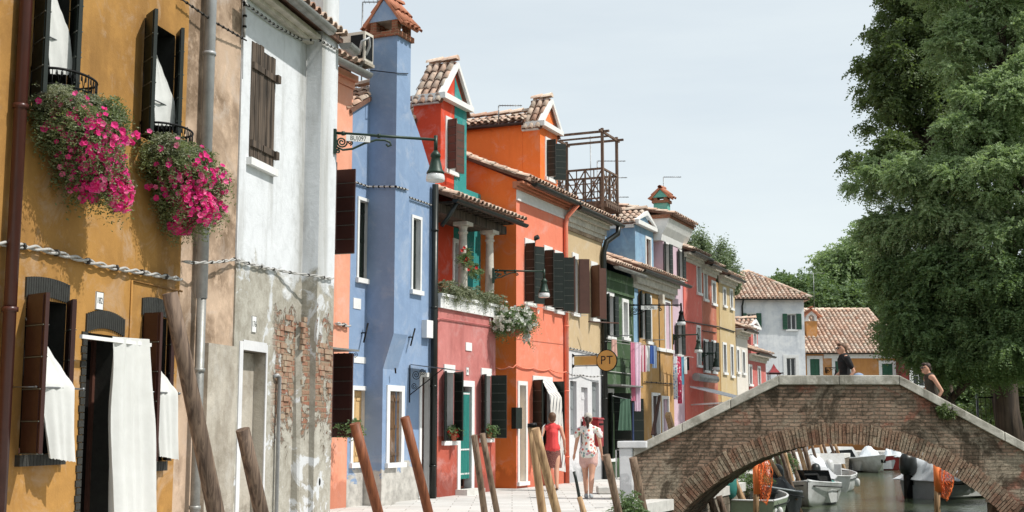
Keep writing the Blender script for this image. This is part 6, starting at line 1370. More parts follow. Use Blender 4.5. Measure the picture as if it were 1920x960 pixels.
# kiosk with red pyramid roof
p = at_d(1451, 702, 60); fr_ = Frame(p.x, 60, 1, 0); kk = empty('small_kiosk', (p.x, 60, 0), 'small kiosk with a red pointed roof behind the bridge parapet', 'kiosk'); z0 = fr_.Z(1451, 702); z1 = fr_.Z(1451, 682); hw_ = 12 * 60 / F
mb = MB(fr_); mb.raw([(-hw_, -hw_, z0), (hw_, -hw_, z0), (hw_, hw_, z0), (-hw_, hw_, z0), (0, 0, z1), (-hw_ * .35, -hw_ * .35, z0 + (z1 - z0) * .55), (hw_ * .35, -hw_ * .35, z0 + (z1 - z0) * .55), (hw_ * .35, hw_ * .35, z0 + (z1 - z0) * .55), (-hw_ * .35, hw_ * .35, z0 + (z1 - z0) * .55)], [(0, 1, 6, 5), (1, 2, 7, 6), (2, 3, 8, 7), (3, 0, 5, 8), (5, 6, 4), (6, 7, 4), (7, 8, 4), (8, 5, 4), (0, 1, 2, 3)]); mb.build('roof', M['mailred'], kk)
mb = MB(fr_); h_ = hw_ * .85; mb.box(-h_, h_, -h_, h_, 0, z0 - .35)
for a in (-h_, h_ - .05):
    for b in (-h_, h_ - .05): mb.box(a, a + .05, b, b + .05, z0 - .35, z0)
mb.build('body', M['tarp_g'], kk); mb = MB(fr_); mb.tube([(-hw_ * 2.6, .3, z0 + .05), (hw_ * 1.3, .3, z0 + .05)], .03, 5); mb.build('cross_bar', M['iron'], kk)
# white petunias at the corner of the pink bay
rg = np.random.default_rng(8); P0 = Vector(FF.pt(*pos(962, 606, .35))); fl = empty('white_flower_basket', P0 - Vector((0, 0, .4)), 'hanging basket of white flowers at the corner of the orange house', 'flower basket')
mb = MB(); mb.lathe(tuple(P0 - Vector((0, 0, .3))), [(.1, 0), (.24, .1), (.3, .3)], 14); mb.build('basket', M['terracotta'], fl)
mb = MB(); mb.tube([tuple(P0 - Vector((.2, -.1, .1))), tuple(P0 - Vector((.5, -.4, -.1)))], .02, 5); mb.build('bracket', M['iron'], fl)
lob = [(P0.x + rg.normal() * .22, P0.y + rg.normal() * .15, P0.z + rg.uniform(-.12, .3), .16, .14, .14) for _ in range(16)] + [(P0.x + .3, P0.y, P0.z - .22 - .14 * i, .05, .05, .06) for i in range(2)]
crown(rg, lob, 1400, fl, M['leaf_mid'], frond=.14, nl=5, leaf=.05, lw=.014, clump=.08, fill=.4, droop=.8, per=8, name='foliage'); L = np.array(lob); Pp, Nn = [], []
for k in rg.choice(len(lob), 260): d = rg.normal(size=3) + np.array([.3, -1.1, .1]); d /= np.linalg.norm(d); Pp.append(L[k, :3] + d * (L[k, 3:] * 1.5 + .03)); Nn.append(d + rg.normal(size=3) * .3)
blossoms('blossoms', Pp, Nn, .055, M['petal_w'], fl, 'stuff')
# planting along the loggia balcony
root = empty('balcony_planter', FF.pt((s0b + s1b) / 2, 0, zb1), 'row of trailing plants along the loggia parapet between the columns', 'planter'); lob = []
for i in range(22): P = FF.pt(s0b + .1 + (s1b - s0b - .1) * i / 21, .0 + rg.uniform(-.05, .05), zb1 + rg.uniform(.02, .16)); lob.append((P.x, P.y, P.z, .12, .12, .08 + (.15 if rg.random() < .2 else 0)))
crown(rg, lob, 1500, root, M['leaf_grey'], frond=.13, nl=5, leaf=.045, lw=.012, clump=.07, fill=.5, droop=.7, per=8, name='foliage')
mb = MB(FF); mb.box(s0b + .1, s1b - .02, -.22, -.05, zb1 + .001, zb1 + .16); mb.build('trough', M['sh_mid'], root)
Pp = [tuple(FF.pt(FF.S(x, y, -.2), -.05 + rnd.uniform(-.05, .1), FF.Z(x, y, -.2))) for x, y in ((858, 470), (863, 478), (855, 492), (866, 505), (876, 508))]
lob = [(*p, .08, .08, .1) for p in Pp]; crown(rg, lob, 300, root, M['leaf_mid'], frond=.12, nl=5, leaf=.05, lw=.014, clump=.08, per=8, name='tall_foliage'); blossoms('blossoms', Pp + [(p[0] + .05, p[1] - .1, p[2] + .05) for p in Pp], [(.3, -1, .1)] * 10, .045, M['petal_r'], root)
# potted plants on sills
def potted(label, P, r, mat, fl=None, seed=1):
    rg = np.random.default_rng(seed); P = Vector(P); root = empty('potted_plant', P, label, 'potted plant', 'potted plants on window sills'); mb = MB(); mb.lathe(tuple(P), [(r * .6, 0), (r * .9, r * 1.3), (r, r * 1.3), (r, r * 1.6), (r * .85, r * 1.6)], 14); mb.build('pot', M['terracotta'], root)
    crown(rg, [(P.x, P.y, P.z + r * 2.4, r * 1.2, r * 1.2, r * .9)], 90, root, M[mat], frond=r * 1.6, nl=4, leaf=r * .7, lw=r * .2, clump=r * .6, per=6, name='foliage')
    if fl: blossoms('blossoms', [(P.x + rg.normal() * r * .8, P.y - r * .8, P.z + r * (2.2 + rg.normal() * .5)) for _ in range(9)], [(0.3, -1, .2)] * 9, r * .5, M[fl], root)
s, z = FF.hit(632, 818, .35); potted('small terracotta pot with a leafy plant on the peach house sill', FF.pt(bS0 - .62, .42, ph2[2]), .09, 'leaf_mid')
potted('red geranium pot in the left shuttered window of the pink bay', FF.pt((gw1[0] + gw1[1]) / 2 + .1, .08, gw1[2]), .08, 'leaf_mid', 'petal_r', 3); potted('red geranium pot in the right shuttered window of the pink bay', FF.pt((gw2[0] + gw2[1]) / 2, .08, gw2[2]), .08, 'leaf_mid', 'petal_r', 4)
# ------------------------------------------------------------------ boats
def hullmesh(name, parent, fr, L, W, H, mat, bow=1.0, stern=.8, rake=.5, sheer=.18, draft=.12, inner='white_p', rim='white_p', deck=0, flat=.7, z0=WZ):
    """fr: s along the boat from stern (0) to bow (L), o sideways; open boat with thick sides and a rim"""
    n = 18; S = []
    for i in range(n + 1):
        t = i / n; hw = W / 2 * (stern + (1 - stern) * min(1, t * 3)) * (1 - max(0, (t - .45) / .55) ** 1.75 * bow); hw = max(hw, .015); zt = z0 + H + sheer * t * t; zk = z0 - draft + rake * max(0, (t - .72) / .28) ** 2 * (H + draft + sheer) * .85
        S.append((t * L + (rake * .25 * max(0, (t - .7) / .3)), hw, zt, zk))
    mb = MB(fr); P = []; k = 9
    for s, hw, zt, zk in S:
        vv = max(0, (s / L - .35) / .65)
        for q in ((-1, 1), (-.93, .55), (-.85, .28), (-flat, .05), (0, 0), (flat, .05), (.85, .28), (.93, .55), (1, 1)):
            P.append((s + (q[1] - 1) * .0, hw * q[0] * (1 - min(1, vv) * (1 - q[1]) * .85), zk + (zt - zk) * q[1]))
    mb.raw(P, [(i * k + j, i * k + j + 1, (i + 1) * k + j + 1, (i + 1) * k + j) for i in range(n) for j in range(k - 1)], 0, True)
    mb.raw(P[:k], [list(range(k))], 0); h = mb.build(name, M[mat], parent)
    mi = MB(fr); P = []
    for s, hw, zt, zk in S:
        w2 = max(.01, hw - .07); zf = z0 + .08 if s < L * .7 else zt - .25 
        for q in ((-1, zt), (-.92, zf), (.92, zf), (1, zt)): P.append((s * .985 + .02, w2 * q[0], q[1]))
    mi.raw(P, [(i * 4 + j, i * 4 + j + 1, (i + 1) * 4 + j + 1, (i + 1) * 4 + j) for i in range(n) for j in range(3)], 0); mi.build('inner_shell', M[inner], parent)
    r = MB(fr)
    for sg in (-1, 1): r.tube([(s, sg * max(.005, hw - .03), zt) for s, hw, zt, zk in S], .035, 6, sq=.8)
    r.tube([(0, -S[0][1] + .03, S[0][2]), (0, S[0][1] - .03, S[0][2])], .035, 6, sq=.8); r.build('rim', M[rim], parent)
    if deck:
        d = MB(fr); a = [q for q in S if q[0] > L * (1 - deck)]; P = []
        for s, hw, zt, zk in a: P += [(s, -hw + .02, zt + .004), (s, 0, zt + .07), (s, hw - .02, zt + .004)]
        m_ = len(a); d.raw(P, [(i * 3 + j, i * 3 + j + 1, (i + 1) * 3 + j + 1, (i + 1) * 3 + j) for i in range(m_ - 1) for j in range(2)], 0); d.raw([a[0][0:1] + (-a[0][1] + .05, a[0][2])] and [(a[0][0], -a[0][1] + .08, a[0][2]), (a[0][0], a[0][1] - .08, a[0][2]), (a[0][0], a[0][1] - .1, z0 + .1), (a[0][0], -a[0][1] + .1, z0 + .1)], [(0, 1, 2, 3)]); d.build('foredeck', M[rim], parent)
    return S
def boat(label, stern_px, Y, head, L, W, H, mat, cat='boat', group='boats moored in the canal', **kw):
    p = at_d(*stern_px, Y); fr = Frame(p.x, p.y, *head); root = empty('boat', (p.x, p.y, WZ), label, cat, group); S = hullmesh('hull', root, fr, L, W, H, mat, **kw); return root, fr, S
def fender(root, fr, s, o, z, r=.08, h=.3):
    mb = MB(fr); mb.lathe((s, o, z - h), [(.01, 0), (r * .7, .02), (r, .07), (r, h - .08), (r * .6, h - .02), (.02, h)], 10); f_ = mb.build('fender', M['white_p'], root); mb = MB(fr); mb.tube([(s, o, z), (s, o * .93, z + .12)], .008, 4); mb.build('rope', M['cable_d'], f_)
def tarp(root, fr, s0, s1, w_, z, h, mat, nm='tarpaulin', seed=1, bumps=None):
    rg = np.random.default_rng(seed); n, m_ = 16, 12; ph = rg.uniform(0, 6, 6); rows = []
    for i in range(n + 1):
        t = i / n; r = []
        for j in range(m_ + 1):
            q = j / m_ * 2 - 1; prof = (1 - abs(q) ** 2.2); e = min(1, min(t, 1 - t) * 6); hh = h * prof * e * (.75 + .25 * math.sin(t * 9 + ph[0]) + .12 * math.sin(q * 9 + t * 14 + ph[1])) + .015 * math.sin(t * 37 + q * 11 + ph[2]) + .02 * abs(math.sin(t * 18 + q * 4 + ph[3]))
            r.append((s0 + (s1 - s0) * t, w_ / 2 * q, z + hh))
        rows.append(r)
    mb = MB(fr); mb.grid(rows); mb.grid([[(a, b, c - .02) for a, b, c in r] for r in rows]); return mb.build(nm, M[mat], root)
def outboard(root, fr, s, o, z, mat='blackhull', k=1.0, cover=None):
    mb = MB(fr); c = (s, o, z)
    mb.lathe((s, o, z + .12 * k), [(.1 * k, 0), (.17 * k, .06 * k), (.2 * k, .2 * k), (.19 * k, .42 * k), (.13 * k, .54 * k), (.02, .58 * k)], 14, sx=1.35, sy=.95); m_ = mb.build('outboard_motor', M[cover or mat], root)
    mb = MB(fr); mb.box(s - .13 * k, s + .07 * k, o - .05 * k, o + .05 * k, z - .55 * k, z + .14 * k); mb.box(s + .05 * k, s + .2 * k, o - .08 * k, o + .08 * k, z - .12 * k, z + .1 * k); mb.build('leg', M['iron'], m_)
def fit(root, fr, S, L, W, H, rope_to=None, seats=2):
    for i in range(seats):
        s = L * (.25 + .25 * i); mb = MB(fr); mb.box(s - .12, s + .12, -W * .44, W * .44, WZ + H * .62, WZ + H * .62 + .04); mb.build('thwart', M['pole_w'], root)
    mb = MB(fr)
    for sg in (-1, 1): mb.tube([(s, sg * (hw + .004), zt - .13) for s, hw, zt, zk in S[:-1]], .018, 5)
    mb.build('rub_rail', M['iron'], root)
    if rope_to: a = Vector(fr.pt(L * .96, 0, WZ + H + .1)); b = Vector(rope_to); m_ = a.lerp(b, .5) - Vector((0, 0, .25)); mb = MB(); mb.tube([tuple(a), tuple(a.lerp(m_, .6)), tuple(m_), tuple(m_.lerp(b, .6)), tuple(b)], .012, 5); mb.build('mooring_rope', M['cable'], root)
CD = (.33, 1)
b1, fr1, S1 = boat('small green hulled boat nearest the bridge, with a pale rim', (1390, 944), 31.8, (.3, 1), 4.0, 2.0, .66, 'greenhull', deck=.3, rim='white_p')
outboard(b1, fr1, .1, -.32, WZ + .55, cover='tarp_t', k=1.15)
for o in (.86, .72): fender(b1, fr1, .25, o + .05, WZ + .5, .075, .26)
b2, fr2, S2 = boat('dark open boat with raised bow and black covers behind the green boat', (1466, 925), 38.0, (-.33, -1), 4.2, 1.5, .58, 'blackhull', inner='blackhull', rim='grey_p', rake=.8, sheer=.34, bow=1)
tarp(b2, fr2, .9, 2.4, 1.1, WZ + .6, .45, 'tarp_k', seed=3); outboard(b2, fr2, .2, .1, WZ + .6, k=1.1)
b3, fr3, S3 = boat('white boat with a turquoise stripe and white fenders on its side', (1530, 905), 43.5, (-.3, -1), 4.0, 1.8, .62, 'white_p', deck=.55)
for a in (2.6, 3.0, 3.4): fender(b3, fr3, a, .8 - (a - 2.6) * .25, WZ + .5, .08, .32)
mb = MB(fr3); mb.box(3.1, 3.35, -.86, .6, WZ + .05, WZ + .6); mb.build('blue_stripe', M['cl_turq'], b3) if False else None
b4, fr4, S4 = boat('grey boat under crumpled pale tarpaulins moored along the quay', (1515, 888), 46, (.3, 1), 4.6, 1.8, .6, 'grey_p'); tarp(b4, fr4, .2, 2.6, 1.8, WZ + .6, .55, 'tarp_g', seed=4); tarp(b4, fr4, 2.5, 4.6, 1.3, WZ + .6, .75, 'tarp_w', 'boat_cover', seed=5)
b5, fr5_, S5 = boat('white motor boat with pale console and open stern deck', (1556, 892), 49, (.3, 1), 4.6, 1.9, .6, 'white_p', deck=.3); mb = MB(fr5_); mb.box(1.5, 2.2, -.35, .35, WZ + .2, WZ + 1.0); mb.hexa([(2.0, -.5, WZ + 1), (2.1, -.5, WZ + 1), (2.1, .5, WZ + 1), (2.0, .5, WZ + 1), (2.3, -.45, WZ + 1.4), (2.34, -.45, WZ + 1.4), (2.34, .45, WZ + 1.4), (2.3, .45, WZ + 1.4)]); mb.build('console', M['white_p'], b5); fender(b5, fr5_, .6, .98, WZ + .5, .1, .32)
mb = MB(fr5_); mb.box(.15, .75, -.7, .7, WZ + .35, WZ + .45); mb.build('stern_bench', M['tarp_g'], b5)
b6, fr6, S6 = boat('broad white boat with flared bow pointing at the camera', (1592, 858), 74, (.06, -1), 5.6, 2.0, .62, 'white_p', deck=.5, sheer=.35, rake=.9, flat=.5)
mb = MB(fr6); mb.box(5.6, 5.66, -.12, .12, WZ + .55, WZ + .72); mb.build('bow_vent', M['iron'], b6)
b7, fr7, S7 = boat('white cabin boat with a long low windscreen roof', (1622, 872), 73, (-.8, -.5), 5.0, 2.0, .7, 'white_p', deck=.4); mb = MB(fr7); mb.prism([(1.2, WZ + .7), (4.3, WZ + .7), (3.4, WZ + 1.25), (1.8, WZ + 1.35)], -.8, .8); mb.build('cabin', M['white_p'], b7); mb = MB(fr7); mb.prism([(1.6, WZ + .8), (3.9, WZ + .8), (3.35, WZ + 1.15), (1.9, WZ + 1.2)], -.82, .82); mb.build('cabin_glass', M['glass'], b7)
b8, fr8, S8 = boat('red and white work boat carrying bulging white sacks', (1600, 862), 74, (1, -.2), 3.2, 1.6, .75, 'mailred', rim='white_p', inner='tarp_g'); tarp(b8, fr8, .3, 1.5, 1.3, WZ + .75, .6, 'tarp_w', 'sacks', 7); tarp(b8, fr8, 1.7, 2.7, 1.2, WZ + .75, .7, 'tarp_w', 'sacks', 8)
b9, fr9, S9 = boat('grey boat with a black outboard motor at the right of the arch', (1722, 925), 44.5, (.85, .5), 4.4, 2.0, .62, 'grey_p', rim='white_p', deck=.4); 
tarp(b9, fr9, -.1, 2.0, 2.2, WZ + .62, .75, 'tarp_w', seed=9); outboard(b9, fr9, -.12, -.3, WZ + .62, k=1.35)
b10, fr10, S10 = boat('small white rowing boat with a teal cover, far along the left bank', (1538, 872), 54, (.33, 1), 3.8, 1.5, .5, 'white_p', deck=.3); tarp(b10, fr10, .4, 2.2, 1.2, WZ + .5, .4, 'tarp_t', seed=14)
b11, fr11, S11 = boat('pale grey dinghy with a lumpy white cover between the leaning poles and the motor boat', (1500, 900), 42, (.33, 1), 3.4, 1.4, .5, 'grey_p', deck=.2); tarp(b11, fr11, .2, 2.4, 1.3, WZ + .5, .5, 'tarp_w', seed=15)
for b_, fr_, S_, L_, W_, H_, rp in ((b1, fr1, S1, 3.6, 1.75, .62, None), (b2, fr2, S2, 4.4, 1.55, .72, (6.6, 35, .3)), (b3, fr3, S3, 4.0, 1.8, .62, None), (b5, fr5_, S5, 4.6, 1.9, .6, (12.2, 54, .5)), (b9, fr9, S9, 4.4, 2.0, .62, None)): fit(b_, fr_, S_, L_, W_, H_, rp)
mb = MB(fr3); mb.hexa([(1.2, -.6, WZ + .62), (1.3, -.6, WZ + .62), (1.3, .6, WZ + .62), (1.2, .6, WZ + .62), (1.5, -.5, WZ + 1.05), (1.54, -.5, WZ + 1.05), (1.54, .5, WZ + 1.05), (1.5, .5, WZ + 1.05)]); mb.build('windscreen', M['glass'], b3)
tarp(b3, fr3, .1, 1.2, 1.3, WZ + .6, .3, 'tarp_t', 'folded_cover', 12); outboard(b5, fr5_, -.05, 0, WZ + .6, 'white_p', .9); outboard(b3, fr3, -.08, 0, WZ + .6, 'blackhull', .9)
# poles wrapped in orange net
def net(label, px, pt_, pb, Y, w_, h_, side, seed):
    A = at_d(px, pt_, Y); B = at_d(px - 2, pb, Y); B.z = min(B.z, WZ - .4); root = empty('netted_pole', (B.x, B.y, B.z), label, 'pole', 'poles hung with orange net in the water'); r = 5.5 * Y / F
    mb = MB(); mb.tube([tuple(B), tuple(A)], r, 10); mb.build('pole', M['pole_y'], root); zs = A.z - h_ * .85
    mb = MB(); mb.tube([(A.x, A.y, zs), (A.x, A.y, A.z + .02)], r + .02, 10); mb.build('orange_band', M['net'], root)
    mb = MB(); rg = np.random.default_rng(seed); n, m_ = 9, 15; G = [[Vector((A.x + side * (r + w_ * (j / n) * (.55 + .45 * math.sin(i / m_ * 2.2 + .4)) * (1 - .35 * (i / m_) ** 3)) + rg.normal() * .008, A.y - .03 - .09 * math.sin(j / n * 7 + i * .25) + rg.normal() * .01, A.z - h_ * i / m_ * (1 + .12 * j / n) + rg.normal() * .01)) for j in range(n + 1)] for i in range(m_ + 1)]
    for i in range(m_):
        for j in range(n):
            mb.tube([tuple(G[i][j]), tuple(G[i + 1][j + 1])], .006, 4, cap=False); mb.tube([tuple(G[i][j + 1]), tuple(G[i + 1][j])], .006, 4, cap=False)
    for i in range(m_): mb.tube([tuple(G[i][n]), tuple(G[i + 1][n])], .012, 4, cap=False)
    mb.build('net', M['net'], root); return root
net('tall pole hung with an orange net in front of the green boat', 1418, 862, 962, 30.8, .3, .95, 1, 2)
net('shorter pole with an orange net before the grey boat with the outboard', 1757, 872, 962, 30.8, .28, .75, 1, 3)
# ------------------------------------------------------------------ people
def body(name, parent, tubes, ells, mat, vox=.012, sm=4, org=None):
    mb = MB()
    for pts, rr, *sq in tubes:
        mb.tube(pts, rr, 12, sq=sq[0] if sq else 1)
        mb.ell(pts[0], (rr[0] * .98,) * 3, 0, 10, 6); mb.ell(pts[-1], (rr[-1] * .98,) * 3, 0, 10, 6)
    for c, r in ells: mb.ell(c, r, 0, 14, 10)
    o = mb.build(name, mat, parent); o.modifiers.new('rm', 'REMESH').mode = 'VOXEL'; o.modifiers['rm'].voxel_size = vox; o.modifiers['rm'].use_smooth_shade = True
    s = o.modifiers.new('sm', 'SMOOTH'); s.iterations = sm; s.factor = .5; return o
class Fig:
    """local axes: x = person's right, y = forward, z = up; placed and turned in the world"""
    def __init__(g, label, P, face, H, group=None):
        g.P = Vector(P); g.c, g.s = math.cos(face), math.sin(face); g.k = H / 1.7; g.r = empty('person', P, label, 'person', group)
    def __call__(g, x, y, z): x, y, z = x * g.k, y * g.k, z * g.k; return (g.P.x + x * g.s + y * g.c, g.P.y - x * g.c + y * g.s, g.P.z + z)
    def T(g, pts, rr, *sq): return ([g(*p) for p in pts], [r * g.k for r in rr], *sq)
    def E(g, c, r): return (g(*c), tuple(q * g.k for q in r))
def hand(g, wrist, d, side):
    """palm, four fingers and a thumb, slightly curled"""
    w_ = Vector(wrist); d = Vector(d).normalized(); fwd = Vector((0, 1, 0)); t = [g.T([tuple(w_), tuple(w_ + d * .05), tuple(w_ + d * .085)], [.024, .032, .028])]
    for i, (ln, off) in enumerate(((.06, .027), (.07, .009), (.066, -.009), (.05, -.026))):
        b = w_ + d * .085 + fwd * off; m_ = b + d * ln * .55 + Vector((-side * .004, .002, 0)); e = b + d * ln * .95 + Vector((-side * .018, .004, 0)); t.append(g.T([tuple(b), tuple(m_), tuple(e)], [.0095, .0085, .007]))
    b = w_ + d * .03 + fwd * .03; t.append(g.T([tuple(b), tuple(b + d * .03 + fwd * .025), tuple(b + d * .06 + fwd * .028)], [.012, .0105, .008])); return t
def head(g, c, lean=(0, 0)):
    x, y, z = c; E = [g.E((x, y, z), (.073, .09, .105)), g.E((x, y + .03, z - .06), (.052, .06, .055)), g.E((x, y + .098, z - .012), (.013, .02, .022)), g.E((x, y + .1, z - .028), (.016, .014, .01)), g.E((x - .075, y, z - .01), (.012, .02, .03)), g.E((x + .075, y, z - .01), (.012, .02, .03)),
         g.E((x, y + .085, z - .06), (.024, .012, .007)), g.E((x, y + .08, z + .03), (.045, .02, .012)), g.E((x, y + .075, z - .088), (.022, .018, .016))]
    return E
def walker(g, stride=.16, arms=((-.0, .02), (.0, .02)), skinm='skin', long_=True):
    """standing walking body: neck, torso, arms, legs"""
    t = []; e = head(g, (0, .02, 1.585))
    t += [g.T([(0, 0, 1.34), (0, -.005, 1.45), (0, .012, 1.53)], [.075, .056, .052]), g.T([(0, 0, .88), (0, .01, 1.0), (0, .005, 1.12), (0, 0, 1.27), (0, -.005, 1.37)], [.145, .15, .12, .14, .115], .72)]
    t += [g.T([(-.15, 0, 1.38), (0, -.01, 1.4), (.15, 0, 1.38)], [.058, .07, .058])]
    for sd, q in ((-1, stride), (1, -stride)):
        t.append(g.T([(sd * .085, 0, .9), (sd * .082, q * .5, .68), (sd * .075, q * .9, .48), (sd * .07, q * .95 - .04 * (q < 0), .34), (sd * .065, q * 1.1 - .1 * (q < 0), .1)], [.095, .082, .056, .055, .036]))
        fz = .0 if q > 0 else .03; t.append(g.T([(sd * .065, q * 1.1 - .1 * (q < 0), .1), (sd * .065, q * 1.1 - .1 * (q < 0) - .02, .045 + fz), (sd * .07, q * 1.1 - .1 * (q < 0) + .13, .03)], [.036, .038, .028]))
    return t, e
def arm(g, sd, el, wr, sh=(.185, 0, 1.375)):
    s = (sd * sh[0], sh[1], sh[2]); d = Vector(wr) - Vector(el); return [g.T([s, tuple((Vector(s) + Vector(el)) / 2), el], [.05, .044, .036]), g.T([el, tuple((Vector(el) + Vector(wr)) / 2), wr], [.037, .034, .023])] + hand(g, wr, d, sd)
def rings(g, sections, mat, name, parent, thick=.008, wave=0, cap=False):
    """garment from elliptical rings (cx,cy,z,rx,ry)"""
    mb = MB(); n = 36; rows = []
    for off in (0, -thick):
        for k_, (cx, cy, z, rx, ry) in enumerate(sections if off == 0 else sections[::-1]):
            rows.append([g(cx + (rx + off) * math.cos(6.2832 * i / n), cy + (ry + off) * math.sin(6.2832 * i / n), z + (wave * math.sin(i * 2.1) if (k_ == (0 if off == 0 else len(sections) - 1)) else 0)) if True else 0 for i in range(n)] )
    P = [p for r in rows for p in r]; m_ = len(rows)
    mb.raw(P, [(i * n + j, i * n + (j + 1) % n, (i + 1) * n + (j + 1) % n, (i + 1) * n + j) for i in range(m_ - 1) for j in range(n)], 0, True)
    return mb.build(name, mat, parent)
# woman in the flowered blouse and cap, walking away
w1 = at_z(1104, 935, 0); face = R(80); g = Fig('woman in a grey cap, flowered blouse and pink shorts walking away', (w1.x, w1.y, 0), face, 1.72)
t, e = walker(g, .1); t += arm(g, -1, (-.24, -.02, 1.1), (-.29, .04, .88)) + arm(g, 1, (.235, -.02, 1.1), (.265, .05, .88)); body('body', g.r, t, e, M['skin'])
t = [g.T([(0, 0, .93), (0, .0, 1.05), (0, 0, 1.15), (0, 0, 1.28), (0, -.005, 1.37)], [.2, .175, .16, .165, .135], .78)] + [g.T([(sd * .12, 0, 1.375), (sd * .2, 0, 1.35), (sd * .235, -.01, 1.26)], [.078, .07, .066]) for sd in (-1, 1)]
body('blouse', g.r, t, [], M['blouse'], sm=3)
t = [g.T([(0, 0, .94), (0, 0, .86)], [.165, .165], .78)] + [g.T([(sd * .085, 0, .9), (sd * .09, sd * -.03, .7)], [.105, .105]) for sd in (-1, 1)]; body('shorts', g.r, t, [], M['cl_pink2'], sm=3)
body('hair', g.r, [g.T([(0, -.085, 1.6), (0, -.13, 1.56), (.005, -.125, 1.46), (.01, -.115, 1.38)], [.045, .032, .034, .012])], [g.E((0, -.01, 1.6), (.079, .088, .1))], M['hair'], sm=2)
body('cap', g.r, [], [g.E((0, 0, 1.635), (.088, .104, .085)), g.E((0, .12, 1.62), (.07, .075, .012))], M['capcloth'], sm=2)
for sd, q in ((-1, .11), (1, -.21)): body('shoe', g.r, [], [g.E((sd * .067, q + .03, .035 + (.02 if q < 0 else 0)), (.045, .12, .035)), g.E((sd * .067, q - .03, .06 + (.02 if q < 0 else 0)), (.04, .05, .04))], M['shoe'], sm=1)
# woman in the red top
w2 = at_z(1036, 920, 0); g = Fig('woman with short hair, red sleeveless top and patterned skirt carrying a white bag', (w2.x, w2.y, 0), R(95), 1.76)
t, e = walker(g, .15); t += arm(g, 1, (.255, -.06, 1.12), (.285, .06, .9)) + arm(g, -1, (-.27, -.08, 1.14), (-.25, .14, 1.06)); body('body', g.r, t, e, M['skin'])
t = [g.T([(0, 0, .92), (0, .0, 1.05), (0, 0, 1.17), (0, -.0, 1.29), (0, -.01, 1.37)], [.185, .175, .165, .17, .13], .8), g.T([(-.12, -.01, 1.38), (.12, -.01, 1.38)], [.07, .07])]; body('top', g.r, t, [], M['redcloth'], sm=3)
rings(g, [(0, .02, .5, .215, .19), (0, .01, .7, .2, .175), (0, 0, .86, .18, .16), (0, 0, .97, .155, .13)], M['skirt'], 'skirt', g.r, wave=.01)
body('hair', g.r, [], [g.E((0, -.022, 1.625), (.088, .1, .098)), g.E((0, -.05, 1.56), (.074, .06, .06))], M['hair_b'], sm=2)
mb = MB(); mb.hexa([g(-.3, -.14, .88), g(-.2, -.16, .88), g(-.2, .16, .88), g(-.3, .16, .88), g(-.27, -.11, 1.2), g(-.23, -.11, 1.2), g(-.23, .13, 1.2), g(-.27, .13, 1.2)]); b_ = mb.build('shoulder_bag', M['white_cloth']); tag(b_, 'white shoulder bag carried at the side of the woman in red', 'bag'); bv = b_.modifiers.new('b', 'BEVEL'); bv.width = .03; bv.segments = 3
mb = MB(); mb.tube([g(-.25, -.09, 1.19), g(-.215, -.075, 1.4), g(-.16, -.02, 1.455), g(-.22, .07, 1.35), g(-.25, .1, 1.19)], .012, 5); mb.build('strap', M['white_cloth'], b_)
for sd, q in ((-1, .165), (1, -.26)): body('shoe', g.r, [], [g.E((sd * .067, q + .03, .025 + (.02 if q < 0 else 0)), (.042, .12, .025))], M['sh_brown'], sm=1)
